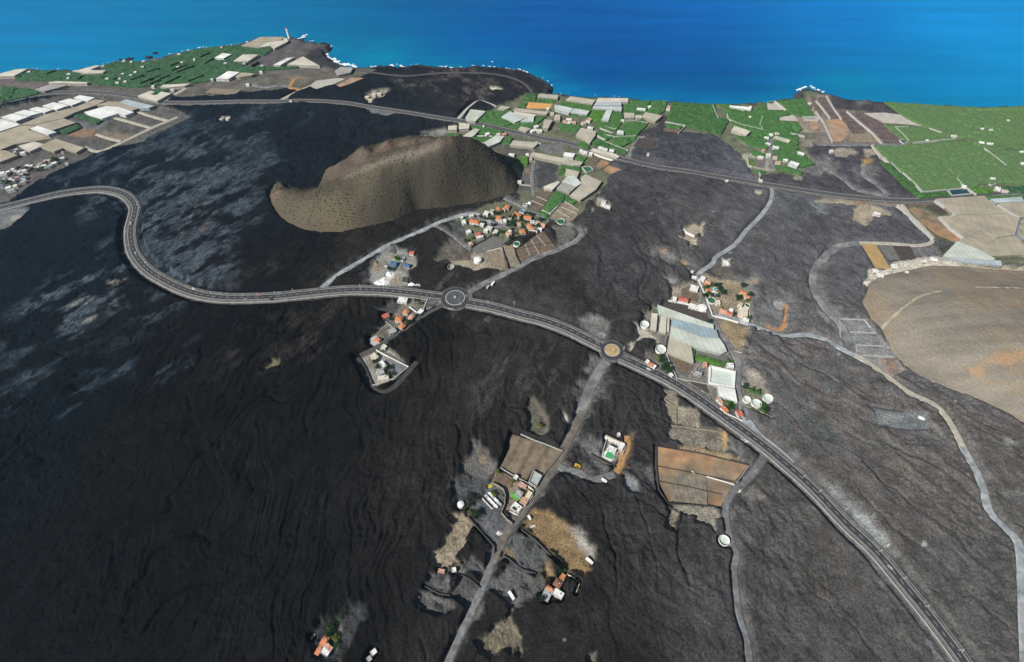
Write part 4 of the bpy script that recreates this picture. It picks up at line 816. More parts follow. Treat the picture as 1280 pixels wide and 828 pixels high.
def terrain_mat():
    m = bpy.data.materials.new('lava_rock'); m.use_nodes = True; N = m.node_tree.nodes; Lk = m.node_tree.links; b = N["Principled BSDF"]
    b.inputs["Roughness"].default_value = 1; b.inputs["Specular IOR Level"].default_value = 0.05
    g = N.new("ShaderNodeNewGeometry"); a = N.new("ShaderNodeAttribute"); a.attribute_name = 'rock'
    def noise(sc, det, lo, hi, o0, o1):
        n = N.new("ShaderNodeTexNoise"); n.inputs["Scale"].default_value = sc; n.inputs["Detail"].default_value = det; n.inputs["Roughness"].default_value = .65
        Lk.new(g.outputs["Position"], n.inputs["Vector"]); r = N.new("ShaderNodeMapRange"); r.inputs[1].default_value = lo; r.inputs[2].default_value = hi
        r.inputs[3].default_value = o0; r.inputs[4].default_value = o1; Lk.new(n.outputs[0], r.inputs[0]); return n, r
    n1, r1 = noise(0.5, 8, .32, .68, .5, 1.55); n2, r2 = noise(0.06, 8, .35, .65, .7, 1.3)
    mu = N.new("ShaderNodeMath"); mu.operation = 'MULTIPLY'; Lk.new(r1.outputs[0], mu.inputs[0]); Lk.new(r2.outputs[0], mu.inputs[1])
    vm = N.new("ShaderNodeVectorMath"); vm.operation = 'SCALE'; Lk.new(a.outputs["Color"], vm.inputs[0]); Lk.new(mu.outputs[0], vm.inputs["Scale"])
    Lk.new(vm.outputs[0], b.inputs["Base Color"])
    bp = N.new("ShaderNodeBump"); bp.inputs["Distance"].default_value = 1.5; bp.inputs["Strength"].default_value = 1
    n3, r3 = noise(0.35, 8, 0, 1, 0, 1); Lk.new(n3.outputs[0], bp.inputs["Height"]); Lk.new(bp.outputs[0], b.inputs["Normal"])
    return m
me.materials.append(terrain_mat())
terrain = bpy.data.objects.new('terrain', me); col.objects.link(terrain)
tag(terrain, 'dark lava field with ridges, gullies and grey ash, running down to the shore', 'ground', kind='structure')
PADS = []   # places levelled for what stands on them: x, y, radius
def level_pads():
    global Z
    F2_ = np.zeros(X.size)
    for (x, y, r) in PADS:
        j0, j1 = np.searchsorted(yv, [y-r-3, y+r+3])
        for j in range(j0, min(j1, NV)):
            i0_ = max(0, int(((x-r-3)/half[j]+1)/2*(NU-1))); i1_ = min(NU, int(((x+r+3)/half[j]+1)/2*(NU-1))+2)
            if i0_ >= i1_: continue
            sl = slice(j*NU+i0_, j*NU+i1_); F2_[sl] = np.maximum(F2_[sl], 1-sstep(r, r+2, np.hypot(X[sl]-x, Y[sl]-y)))
    Z = np.where(Z > -.45, Z*(1-F2_)-.45*F2_, Z)
    terrain.data.vertices.foreach_set('co', np.stack([X,Y,Z],1).astype(np.float32).ravel()); terrain.data.update()
def ground_z(x, y):
    """height of the terrain sheet at a point"""
    j = int(np.clip(np.searchsorted(yv, y)-1, 0, NV-2)); i = int(np.clip((x/half[j]+1)/2*(NU-1), 0, NU-2)); return float(Z[j*NU+i])

# ------------------------------------------------------------------ sea
def sea_mat():
    m = bpy.data.materials.new('sea_water'); m.use_nodes = True; N = m.node_tree.nodes; Lk = m.node_tree.links; b = N["Principled BSDF"]
    b.inputs["Roughness"].default_value = 0.4; b.inputs["IOR"].default_value = 1.33; b.inputs["Specular IOR Level"].default_value = 0.08
    g = N.new("ShaderNodeNewGeometry"); a = N.new("ShaderNodeAttribute"); a.attribute_name = 'depth'
    mp = N.new("ShaderNodeMapping"); mp.inputs["Rotation"].default_value = (0,0,math.radians(24)); mp.inputs["Scale"].default_value = (0.22,2.2,1); Lk.new(g.outputs["Position"], mp.inputs[0])
    n = N.new("ShaderNodeTexNoise"); n.inputs["Scale"].default_value = 0.012; n.inputs["Detail"].default_value = 7; n.inputs["Roughness"].default_value = .6; n.inputs["Distortion"].default_value = .4; Lk.new(mp.outputs[0], n.inputs["Vector"])
    r = N.new("ShaderNodeMapRange"); r.inputs[1].default_value = .35; r.inputs[2].default_value = .65; r.inputs[3].default_value = .9; r.inputs[4].default_value = 1.1; Lk.new(n.outputs[0], r.inputs[0])
    vm = N.new("ShaderNodeVectorMath"); vm.operation = 'SCALE'; Lk.new(a.outputs["Color"], vm.inputs[0]); Lk.new(r.outputs[0], vm.inputs["Scale"]); Lk.new(vm.outputs[0], b.inputs["Base Color"])
    n2 = N.new("ShaderNodeTexNoise"); n2.inputs["Scale"].default_value = 0.05; n2.inputs["Detail"].default_value = 8; n2.inputs["Roughness"].default_value = .6; Lk.new(mp.outputs[0], n2.inputs["Vector"])
    bp = N.new("ShaderNodeBump"); bp.inputs["Distance"].default_value = 1.6; Lk.new(n2.outputs[0], bp.inputs["Height"]); Lk.new(bp.outputs[0], b.inputs["Normal"])
    return m
sx_ = np.concatenate([[-30000,-9000,-4500], np.linspace(-2600,2600,300), [4500,9000,30000]]); sy_ = np.concatenate([np.linspace(600,2200,160),[2800,4200,9000,16000,30000]])
sX, sY = np.meshgrid(sx_, sy_); nx_, ny_ = len(sx_), len(sy_); sX = sX.ravel(); sY = sY.ravel()
scp = [(0,0,(0,0.162,0.371)),(150,20,(0,0.155,0.350)),(60,70,(0,0.180,0.393)),(250,25,(0,0.144,0.306)),(400,10,(0,0.125,0.294)),(450,60,(0,0.132,0.262)),(520,20,(0,0.087,0.262)),(620,60,(0,0.076,0.284)),(760,80,(0,0.057,0.240)),(900,90,(0,0.057,0.218)),(860,20,(0,0.095,0.350)),(700,10,(0,0.076,0.284)),
       (1050,20,(0,0.155,0.459)),(1200,20,(0,0.218,0.546)),(1270,60,(0,0.230,0.524)),(1150,100,(0,0.162,0.371)),(1270,120,(0,0.205,0.437)),(1020,95,(0,0.125,0.328))]
SC = np.zeros((sX.size,3)); SW = np.zeros(sX.size)
for a_, b_, c in scp:
    ax, ay = P('px', (a_, b_), SEA_Z); ww = 1/(((sX-ax)**2+(sY-ay)**2)/1e4+2)**1.8; SC += ww[:,None]*np.array(c); SW += ww
SC /= SW[:,None]
k = np.abs(sX) < 2600; dsh = np.full(sX.size, 999.0); dsh[k] = np.maximum(sdist(sX[k], sY[k], LAND), 0)
sh = np.exp(-(dsh+(fbm(sX/60,sY/60,33)-.4)*60)/38).clip(0,1)*0.75
for q_, r_ in (((470,74),95),((410,62),60),((1060,108),80),((700,112),50)):
    ax, ay = P('px', q_, SEA_Z); sh = np.maximum(sh, 0.62*np.exp(-((sX-ax)**2+((sY-ay)*1.4)**2)/r_**2)*(0.6+0.8*fbm(sX/40,sY/40,35)))
SC = SC*(1-sh[:,None])+np.array((.0,.20,.33))*sh[:,None]
me = bpy.data.meshes.new('sea'); me.vertices.add(sX.size); me.vertices.foreach_set('co', np.stack([sX,sY,np.full(sX.size,SEA_Z)],1).astype(np.float32).ravel())
i0 = (np.arange(ny_-1)[:,None]*nx_+np.arange(nx_-1)[None,:]).ravel(); q = np.stack([i0,i0+1,i0+nx_+1,i0+nx_],1).astype(np.int32)
me.loops.add(q.size); me.loops.foreach_set('vertex_index', q.ravel()); me.polygons.add(len(i0)); me.polygons.foreach_set('loop_start', np.arange(0,q.size,4,dtype=np.int32)); me.update(calc_edges=True)
at = me.color_attributes.new('depth','FLOAT_COLOR','POINT'); at.data.foreach_set('color', np.concatenate([SC,np.ones((sX.size,1))],1).astype(np.float32).ravel())
me.materials.append(sea_mat()); sea = bpy.data.objects.new('sea', me); col.objects.link(sea); tag(sea, 'deep blue ocean, turquoise near the shore', 'sea', kind='structure')

# ------------------------------------------------------------------ foam
M_FOAM = mat('foam', (0.8,0.83,0.84), rough=0.8, var=0.1)
def foam(f, pts, wd, dens=1.0):
    l = catmull(PP(f, pts, SEA_Z), 3); mb = MB()
    for i, (x, y) in enumerate(l):
        for _ in range(max(1,int(3*dens))):
            if random.random() > dens: continue
            r = random.uniform(.8, wd*.55); ox = random.gauss(0, wd*.5); oy = random.gauss(0, wd*.5); n = 7; t0 = random.random()*6
            v = [(x+ox+r*random.uniform(.5,1.2)*math.cos(t0+6.283*j/n)*1.5, y+oy+r*random.uniform(.5,1.2)*math.sin(t0+6.283*j/n), SEA_Z+0.1+random.random()*0.25) for j in range(n)]
            mb.add(v, [tuple(range(n))])
    return mb
mb = foam('A2', [(985,105),(1000,125),(1020,150),(1060,172),(1110,198),(1160,203),(1195,212)], 6, 1)
for a in (('C', [(40,97),(120,95)], 2.5, .25), ('C', [(180,97),(270,84)], 2.5, .3), ('C', [(440,105),(545,93)], 2.5, .3), ('C', [(655,100),(790,112)], 2.5, .3), ('C', [(820,124),(880,142)], 2.5, .35), ('z', [(230,358),(500,362)], 2, .15), ('z', [(830,320),(960,292)], 2, .3), ('A2', [(285,93),(500,72)], 2.5, .3), ('D', [(600,75),(900,90),(1050,100)], 1.5, .12),
          ('A2', [(845,48),(870,38),(890,22)], 5, .9), ('A2', [(1000,85),(1040,95),(1048,78)], 4, .7), ('A2', [(930,55),(960,52)], 3, .5),
          ('A2', [(60,135),(110,132),(150,118),(190,110),(240,98),(285,93)], 3.5, .55), ('z', [(985,295),(1060,305),(1150,305),(1230,288)], 3, .5), ('C', [(20,98),(40,98)], 4, .7),
          ('C', [(120,92),(150,88),(180,96)], 4, .7), ('C', [(385,98),(410,99),(440,105)], 3.5, .8), ('C', [(545,93),(600,92)], 3, .6), ('C', [(625,98),(655,100)], 3.5, .7), ('C', [(790,112),(820,124)], 3.5, .7),
          ('C', [(640,70),(655,78)], 3, .3), ('E', [(1068,65),(1095,55),(1130,45),(1165,48)], 4, .9), ('E', [(1180,58),(1200,68),(1225,73)], 3.5, .7), ('E', [(1060,68),(1080,72)], 3, .5), ('F', [(0,60),(40,75)], 3, .5), ('C',[(880,140),(940,180),(945,210)],2.5,.25)):
    b2 = foam(*a); mb.add(b2.v, b2.f)
tag(mb.build('foam', M_FOAM), 'white surf breaking along the shore rocks', 'foam', kind='stuff')

# ------------------------------------------------------------------ sheets and roads
lvl = 0
for name, m, pl, z, kw in SHEETS:
    lvl += 1
    o = MB().add([(x, y, z+0.004*lvl) for x, y in pl], [tuple(range(len(pl)))]).build(name, m)
    if o.data.polygons[0].normal.z < 0: o.data.flip_normals()
    tag(o, 'worked field of bare soil', 'field', kind='structure')
def offset_line(l, d):
    out = []; n = len(l)
    for i, (x, y) in enumerate(l):
        a = l[max(i-1,0)]; b = l[min(i+1,n-1)]; dx, dy = b[0]-a[0], b[1]-a[1]; L = math.hypot(dx,dy) or 1
        out.append((x-dy/L*d, y+dx/L*d))
    return out
for i, (name, m, l, wd, z, marg, ex) in enumerate(ROADS):
    zz = z+0.004*i
    if ex is None:      # ragged edges on the dirt tracks
        rag = [random.uniform(-.5,.5) for _ in l]; n = len(l); v = []
        for j, (x, y) in enumerate(l):
            a = l[max(j-1,0)]; b = l[min(j+1,n-1)]; dx, dy = b[0]-a[0], b[1]-a[1]; L = math.hypot(dx,dy) or 1; nx, ny = -dy/L, dx/L
            w1 = wd/2*(1+.18*rag[j]); w2 = wd/2*(1+.18*rag[(j*7)%n]); v += [(x+nx*(w1+1.2),y+ny*(w1+1.2),-.5),(x+nx*w1,y+ny*w1,zz),(x-nx*w2,y-ny*w2,zz),(x-nx*(w2+1.2),y-ny*(w2+1.2),-.5)]
        f = [(4*j+k,4*j+4+k,4*j+5+k,4*j+1+k) for j in range(n-1) for k in range(3)]
        o = MB().add(v, f).build(name, m)
        for p in o.data.polygons:
            if p.normal.z < 0: o.data.flip_normals(); break
        tag(o, 'gravel road', 'road', kind='structure'); continue
    bw = 8.5 if ex == 'highway' else 1.8
    root = MB().add([], [])
    emb = MB(); lo = []; n = len(l); v = []
    for j, (x, y) in enumerate(l):
        a = l[max(j-1,0)]; b = l[min(j+1,n-1)]; dx, dy = b[0]-a[0], b[1]-a[1]; L = math.hypot(dx,dy) or 1; nx, ny = -dy/L, dx/L
        wl = wd/2+(2.4 if ex == 'highway' else 1.2); wr = wd/2+(3.6 if ex == 'highway' else 1.2)
        v += [(x+nx*(wl+3),y+ny*(wl+3),-1),(x+nx*wl,y+ny*wl,zz-.06),(x-nx*wr,y-ny*wr,zz-.06),(x-nx*(wr+3),y-ny*(wr+3),-1)]
    f = [(4*j+k,4*j+4+k,4*j+5+k,4*j+1+k) for j in range(n-1) for k in range(3)]
    o = MB().add(v, f).build('road_shoulder', M_SHOULD)
    if sum(p.normal.z for p in o.data.polygons) < 0: o.data.flip_normals()
    tag(o, 'gravel shoulder and embankment of the road', 'road', kind='structure')
    o = MB().ribbon(l, wd/2, wd/2, zz).build(name, m)
    if sum(p.normal.z for p in o.data.polygons) < 0: o.data.flip_normals()
    tag(o, 'asphalt road', 'road', kind='structure')
    mk = MB()
    for d in (wd/2-.5, -wd/2+.5): mk.ribbon(offset_line(l, d), .14, .14, zz+.02)
    if ex == 'highway':
        j = 0
        while j < len(l)-2: mk.ribbon(l[j:j+2], .09, .09, zz+.02); j += 2
    o = mk.build('road_markings', M_LINE); tag(o, 'painted lines of the road', 'road', kind='structure')
    if sum(p.normal.z for p in o.data.polygons) < 0: o.data.flip_normals()
    if ex == 'highway':
        g2 = MB().wall(offset_line(l, -(wd/2+3.6)), .8, -.8, zz+.25); o = g2.build('concrete_gutter', M_CONC); tag(o, 'pale concrete drainage edge along the road', 'kerb', kind='structure')
        g2 = MB().wall(offset_line(l, wd/2+2.3), .3, -.8, zz+.35); o = g2.build('road_kerb', mat('grey_kerb',(0.22,0.22,0.21))); tag(o, 'grey kerb on the far side of the road', 'kerb', kind='structure')
        g2 = MB().wall(offset_line(l, -(wd/2+1.2)), .3, zz-.3, zz+.3); o = g2.build('road_kerb', mat('grey_kerb',(0.22,0.22,0.21))); tag(o, 'grey kerb on the near side of the road', 'kerb', kind='structure')
# roundabouts
def disc(x, y, r, z, n=48): return [(x+r*math.cos(6.28318*i/n), y+r*math.sin(6.28318*i/n), z) for i in range(n)]
for q_, ro, ri, mi, lab in (((569,373),16.8,12.2,mat('dark_gravel',(0.075,0.08,0.085),var=.3,scale=.3),'dark'),((765,438.5),13,8.9,mat('ochre_gravel',(0.4,0.27,0.12),var=.35,scale=.5,rgb2=(0.34,0.26,0.14)),'ochre')):
    x, y = P('px', q_)
    for nm, rr, zz, m in (('roundabout_apron', ro+1.8, .55, M_SHOULD),('roundabout_road', ro, .85, M_ASPH)):
        v = disc(x, y, rr, zz)+disc(x, y, rr+1.8, -.9); n = 48
        o = MB().add(v, [tuple(range(n))]+[(i,n+i,n+(i+1)%n,(i+1)%n) for i in range(n)]).build(nm, m); tag(o, 'round road of the roundabout', 'road', kind='structure')
    o = MB().ring((x,y,.85), ri-.9, ri, .22, 48).build('roundabout_kerb', M_CONC); tag(o, 'pale kerb ring of the roundabout', 'kerb', kind='structure')
    o = MB().add(disc(x, y, ri-.85, 1.02), [tuple(range(48))]).build('roundabout_island', mi); tag(o, 'gravel island of the roundabout', 'ground', kind='structure')
# splitter islands and gravel corner
for f_, pts in (('k',[(345,165),(400,130),(410,190),(360,185)]),('k',[(-90,210),(-10,195),(70,195),(78,215),(20,250),(-60,275)]),('h',[(600,610),(650,560),(740,640),(700,650)]),('h',[(40,240),(150,300),(180,400),(90,330)])):
    pl = PP(f_, pts); o = MB().prism(pl, -.5, 1.0).build('traffic_island', M_SHOULD); tag(o, 'gravel traffic island', 'ground', kind='structure')
# ------------------------------------------------------------------ cinder cone and brown hill: heights through surveyed ridge and foot points
def tps(pts, gx, gy):
    p = np.array(pts, float); n = len(p); s = 100.0; x = p[:,0]/s; y = p[:,1]/s
    def K(r2): return np.where(r2 > 0, 0.5*r2*np.log(r2+1e-12), 0)
    A = np.zeros((n+3,n+3)); A[:n,:n] = K((x[:,None]-x)**2+(y[:,None]-y)**2)+np.eye(n)*0.02
    A[:n,n] = 1; A[:n,n+1] = x; A[:n,n+2] = y; A[n,:n] = 1; A[n+1,:n] = x; A[n+2,:n] = y
    c = np.linalg.solve(A, np.concatenate([p[:,2],[0,0,0]]))
    gx = gx/s; gy = gy/s; out = c[n]+c[n+1]*gx+c[n+2]*gy
    for i in range(n): out = out+c[i]*K((gx-x[i])**2+(gy-y[i])**2)
    return out
def hill(name, foot, pts, step, m, label, crease):
    allp = [(*q, -1.5) for q in foot]+pts
    xs = [q[0] for q in foot]; ys = [q[1] for q in foot]
    gx, gy = np.meshgrid(np.arange(min(xs)-6, max(xs)+6, step), np.arange(min(ys)-6, max(ys)+6, step)); sh = gx.shape
    z = tps(allp, gx.ravel(), gy.ravel()); sd = sdist(gx.ravel(), gy.ravel(), foot)
    X1, Y1 = gx.ravel(), gy.ravel()
    z = np.where(sd < 0, np.maximum(z, -1.0+np.minimum(-sd,3)*.6), -1.5-sd*.8)
    w_ = sstep(0, -14, sd); z = z+w_*((fbm(X1/30,Y1/30,301)-.5)*crease+(fbm(X1/8,Y1/8,303)-.5)*crease*.35)
    if name == 'cinder_cone':
        z = z+w_*(-np.abs(vn(X1/9+(fbm(X1/30,Y1/30,5)-.5)*3, Y1/55, 320)-.5)*3.2)
    k = sd < 4; idx = -np.ones(X1.size, int); idx[k] = np.arange(k.sum()); I = idx.reshape(sh)
    a, b, c, d = I[:-1,:-1].ravel(), I[:-1,1:].ravel(), I[1:,1:].ravel(), I[1:,:-1].ravel(); ok = (a>=0)&(b>=0)&(c>=0)&(d>=0)
    f = np.stack([a,b,c,d],1)[ok]
    mb = MB(); mb.v = list(zip(X1[k].tolist(), Y1[k].tolist(), z[k].tolist())); mb.f = [tuple(q) for q in f.tolist()]
    o = mb.build(name, m, smooth=True); tag(o, label, 'hill', kind='structure')
    xk, yk, zk = X1[k], Y1[k], z[k]
    if name == 'cinder_cone':
        bowl = [HP(q, zz)[:2] for q, zz in (((322,285),8),((318,245),12),((370,172),44),((430,140),50),((500,107),56),((640,80),60),((800,76),60),((930,95),52),((930,116),78),((800,138),78),((700,166),72),((600,198),64),((500,228),54),((420,260),42),((340,288),30))]
        d = sdist(xk, yk, bowl)+(fbm(xk/12,yk/12,9)-.5)*10; n1 = fbm(xk/14, yk/45, 12); n2 = fbm(xk/40, yk/40, 15)
        c = np.array((.066,.060,.045))*(.7+.6*n1)[:,None]; c = c*(1-sstep(.5,.65,n2)[:,None]*.5)+np.array((.092,.082,.054))*sstep(.5,.65,n2)[:,None]*.5
        xl, yl = HP((200,430),16)[:2]; m = np.exp(-((xk-xl)**2+(yk-yl)**2)/70**2)*.7; c = c*(1-m[:,None])+np.array((.105,.094,.065))*m[:,None]
        m = 1-sstep(-6, 4, d); c = c*(1-m[:,None])+(np.array((.112,.092,.073))*(.8+.4*n1)[:,None])*m[:,None]
        for q, zz, r_, cc_ in (((600,108),58,14,(.16,.11,.08)),((100,330),14,10,(.22,.16,.11)),((345,180),40,14,(.15,.115,.08)),((400,500),6,25,(.17,.145,.09))):
            a_, b_ = HP(q, zz)[:2]; m = np.exp(-((xk-a_)**2+(yk-b_)**2)/r_**2)*.6; c = c*(1-m[:,None])+np.array(cc_)*m[:,None]
        ln = [HP(q, zz)[:2] for q, zz in (((430,262),44),((500,230),55),((600,195),65),((700,163),73),((800,136),78),((870,118),80))]
        m = np.exp(-(seg_dist(xk, yk, ln, False)/6)**2)*.75; c = c*(1-m[:,None])+np.array((.18,.16,.13))*m[:,None]
        c = c*np.array((.97,.94,.95))
    else:
        d = seg_dist(xk, yk, [HP(q, 20, 'o')[:2] for q in ((560,545),(640,520),(759,490),(900,470))], False)+(fbm(xk/15,yk/15,9)-.5)*22
        n1 = fbm(xk/50, yk/9, 12, 6); c = np.array((.20,.18,.148))*(.72+.56*n1)[:,None]
        m = sstep(.5,.62,fbm(xk/70, yk/22, 18, 5))*.55; c = c*(1-m[:,None])+np.array((.25,.195,.13))*m[:,None]
        m = (1-sstep(2, 9, d))*.8; c = c*(1-m[:,None])+np.array((.34,.225,.13))*m[:,None]
    at = o.data.color_attributes.new('soil','FLOAT_COLOR','POINT'); at.data.foreach_set('color', np.concatenate([c,np.ones((xk.size,1))],1).astype(np.float32).ravel())
    return (X1[k], Y1[k], z[k], sd[k])
def hill_mat(name, c1, c2, c3, bump, sc=0.03):
    m = bpy.data.materials.new(name); m.use_nodes = True; N = m.node_tree.nodes; Lk = m.node_tree.links; b = N["Principled BSDF"]; b.inputs["Roughness"].default_value = 1; b.inputs["Specular IOR Level"].default_value = .05
    g = N.new("ShaderNodeNewGeometry")
    def noise(s, d): n = N.new("ShaderNodeTexNoise"); n.inputs["Scale"].default_value = s; n.inputs["Detail"].default_value = d; Lk.new(g.outputs["Position"], n.inputs["Vector"]); return n
    n1 = noise(sc, 6); r = N.new("ShaderNodeValToRGB"); Lk.new(n1.outputs[0], r.inputs[0]); e = r.color_ramp.elements
    e[0].position = .38; e[0].color = (*c1,1); e[1].position = .62; e[1].color = (*c3,1); k = e.new(.5); k.color = (*c2,1); at_ = N.new('ShaderNodeAttribute'); at_.attribute_name = 'soil'
    n2 = noise(.5, 5); mr = N.new("ShaderNodeMapRange"); mr.inputs[1].default_value=.3; mr.inputs[2].default_value=.7; mr.inputs[3].default_value=.84; mr.inputs[4].default_value=1.16; Lk.new(n2.outputs[0], mr.inputs[0])
    vm = N.new("ShaderNodeVectorMath"); vm.operation='SCALE'; Lk.new(at_.outputs["Color"], vm.inputs[0]); Lk.new(mr.outputs[0], vm.inputs["Scale"]); Lk.new(vm.outputs[0], b.inputs["Base Color"])
    bp = N.new("ShaderNodeBump"); bp.inputs["Distance"].default_value = bump; n3 = noise(.3, 6); Lk.new(n3.outputs[0], bp.inputs["Height"]); Lk.new(bp.outputs[0], b.inputs["Normal"]); return m
M_CONE = hill_mat('cinder_slope', (.085,.074,.054), (.112,.098,.066), (.125,.098,.072), 1.1)
foot = PP('J', [(60,350),(75,400),(100,440),(160,490),(230,520),(330,532),(400,528),(480,510),(560,495),(650,472),(760,425),(900,415),(960,405),(1050,390),(1120,372),(1180,350),(1225,345),(1240,300),(1235,260),(1200,205)], 3)
foot += [P('J', (1080,120), 4), P('J', (980,95), 4), P('J', (860,92), 4), P('J', (700,110),3), P('J', (560,140),3), P('J', (450,190),3), P('J',(365,225),3)]
foot += [P('J',(325,258),2), P('J',(302,290),2), P('J',(287,320),2), P('J',(240,335),2), P('J',(190,330),2), P('J',(150,325),2), P('J',(100,300),2)]
def HP(q, z, f='J'): x, y = P(f, q, z); return (x, y, z)
cone_pts = [HP((110,262),16),HP((80,300),10),HP((75,340),9),HP((152,274),14),HP((195,303),15),HP((105,330),19),HP((180,340),19),HP((240,338),22),HP((330,300),30),
  HP((420,262),42),HP((500,230),54),HP((600,200),64),HP((700,168),72),HP((800,140),78),HP((880,122),80),HP((930,118),79),HP((1000,135),70),HP((1080,165),55),HP((1150,200),36),HP((1200,240),18),
  HP((120,400),10),HP((200,430),16),HP((330,420),26),HP((480,400),30),HP((600,380),32),HP((700,340),36),HP((850,310),38),HP((1000,310),26),HP((1100,310),14),HP((500,320),42),HP((700,250),56),HP((900,220),58),HP((1050,240),38),
  HP((321,246),22),HP((330,214),34),HP((347,190),41),HP((370,171),45),HP((430,140),50),HP((500,107),56),HP((600,88),60),HP((700,80),61),HP((800,80),60),HP((900,88),58),HP((960,100),50),
  HP((372,262),16),HP((385,235),20),HP((455,215),26),HP((440,185),32),HP((560,170),34),HP((560,140),42),HP((680,138),46),HP((680,112),50),HP((800,115),56)]
CONE = hill('cinder_cone', foot, cone_pts, 2.6, M_CONE, 'brown horseshoe cinder cone dotted with bushes, opening to the west', 4.0)
M_HILL = hill_mat('dry_hillside', (.21,.195,.165), (.25,.225,.175), (.27,.225,.165), 1.0, .022)
foot = PP('o', [(60,270),(80,230),(90,190),(140,150),(260,122),(350,102),(480,105),(620,118),(760,125),(900,150),(1100,200),(1100,900),(980,860),(755,795),(700,760),(600,710),(460,650),(330,600),(255,560),(190,480),(150,390),(100,340)], 2)
hp = [HP(q, z*.7, 'o') for q, z in (((200,240),10),((350,200),16),((550,210),22),((760,240),26),((250,330),15),((450,320),26),((650,330),34),((850,350),38),((300,440),14),((450,480),22),((600,480),30),((760,500),34),((900,520),36),((450,580),8),((600,620),14),((760,680),18),((950,700),26),((1050,500),34))]
HILL = hill('brown_hill', foot, hp, 3.0, M_HILL, 'low brown grassy hill at the right edge of the lava', 3.0)
# tracks and bare orange slope on the hill, draped
def hill_h(D, x, y):
    k = int(np.argmin((D[0]-x)**2+(D[1]-y)**2)); return float(D[2][k])
def drape(name, D, f, pts, wd, m, z0, label):
    l = catmull(PP(f, pts, z0), 4); n = len(l); v = []
    rows = max(2, int(wd/2.2))+1
    for j, (x, y) in enumerate(l):
        a = l[max(j-1,0)]; b = l[min(j+1,n-1)]; dx, dy = b[0]-a[0], b[1]-a[1]; L = math.hypot(dx,dy) or 1; nx, ny = -dy/L, dx/L
        wj = wd*(0.75+0.5*random.random())
        for r in range(rows):
            o = (r/(rows-1)-.5)*wj; v.append((x+nx*o, y+ny*o, hill_h(D, x+nx*o, y+ny*o)+.45))
    f_ = [(j*rows+r,(j+1)*rows+r,(j+1)*rows+r+1,j*rows+r+1) for j in range(n-1) for r in range(rows-1)]
    o = MB().add(v, f_).build(name, m); 
    if sum(p.normal.z for p in o.data.polygons) < 0: o.data.flip_normals()
    tag(o, label, 'path', kind='structure')
drape('hill_path', HILL, 'o', [(165,365),(200,320),(260,270),(330,225),(420,205)], 3, mat('path_pale',(0.3,0.27,0.2)), 20, 'pale footpath up the brown hill')
drape('hill_path', HILL, 'o', [(570,180),(650,182),(759,186),(900,195)], 3, mat('path_pale',(0.3,0.27,0.2)), 24, 'pale footpath across the top of the brown hill')
# bushes on the cone
mb = MB(); X1, Y1, Z1, S1 = CONE; dn_ = fbm(X1/60, Y1/60, 310)
ks = rng.choice(X1.size, 12000)
for k in ks:
    if S1[k] > -6 or rng.random() > (dn_[k]-.28)*1.3: continue
    r = rng.uniform(.35,.95); x, y, z = X1[k]+rng.uniform(-1,1), Y1[k]+rng.uniform(-1,1), Z1[k]-.3; n = 6; v = []
    for (rr, zz) in ((1,.0),(1.15,.6),(.55,1.15)):
        for i in range(n): t = 6.283*i/n+rng.uniform(-.3,.3); q = r*rr*rng.uniform(.75,1.2); v.append((x+q*math.cos(t), y+q*math.sin(t), z+r*zz))
    v.append((x,y,z+r*1.4)); f = [(a*n+i,a*n+(i+1)%n,(a+1)*n+(i+1)%n,(a+1)*n+i) for a in (0,1) for i in range(n)]+[(2*n+i,2*n+(i+1)%n,3*n) for i in range(n)]
    mb.add(v, f)
tag(mb.build('bushes', mat('dry_bush',(0.05,0.05,0.036),var=.4,scale=.08,rgb2=(.06,.058,.036))), 'scattered dry bushes over the slopes of the cinder cone', 'bushes', kind='stuff')
# ------------------------------------------------------------------ banana plantations
PM = [mat('banana_leaves', (0.052,0.13,0.038), var=.35, scale=.28, bump=.8, bscale=.35, rgb2=(.058,.14,.04)),
      mat('banana_leaves_dark', (0.042,0.108,0.033), var=.5, scale=.28, bump=.9, bscale=.35, rgb2=(.05,.12,.035)),
      mat('banana_leaves_bright', (0.07,0.16,0.028), var=.35, scale=.25, bump=.7, bscale=.35),
      mat('banana_leaves_misty', (0.085,0.16,0.062), var=.25, scale=.3, bump=.35, bscale=.4, rgb2=(.10,.165,.06)),
      mat('banana_leaves_deep', (0.032,0.085,0.04), var=.4, scale=.2, bump=.7, bscale=.3, rgb2=(.042,.1,.044))]
PLT = ['even green banana plantation', 'dark green banana plantation', 'bright yellow green banana plot', 'wide light green banana plantation at the right', 'deep green banana plantation at the left']
for i, (pl, v, h) in enumerate(PLANT):
    xs = [p[0] for p in pl]; ys = [p[1] for p in pl]; area = (max(xs)-min(xs))*(max(ys)-min(ys)); st = 3.2 if area < 40000 else 5.0
    pts, f, bd = fillpoly(pl, st, .4, .5)
    x, y = pts[:,0], pts[:,1]; z = h-.7+(.4 if v == 3 else .8)*vn(x/3.1, y/3.1, 400+i)+.5*vn(x/9, y/9, 420)
    z = z - 1.6*(np.abs(vn(x/70, y/26, 430)-.5) < .012)
    nb = len(bd); z[:nb] -= .5
    mb = MB(); mb.add(list(zip(x.tolist(), y.tolist(), z.tolist())), f)
    ol = outset([(a, b) for a, b in pts[:nb].tolist()], .3)
    k = len(mb.v); mb.v += [(a, b, -.6) for a, b in ol]; mb.f += [(j, (j+1)%nb, k+(j+1)%nb, k+j) for j in range(nb)]
    tag(mb.build('banana_plantation', PM[v]), PLT[v], 'plantation', kind='stuff')

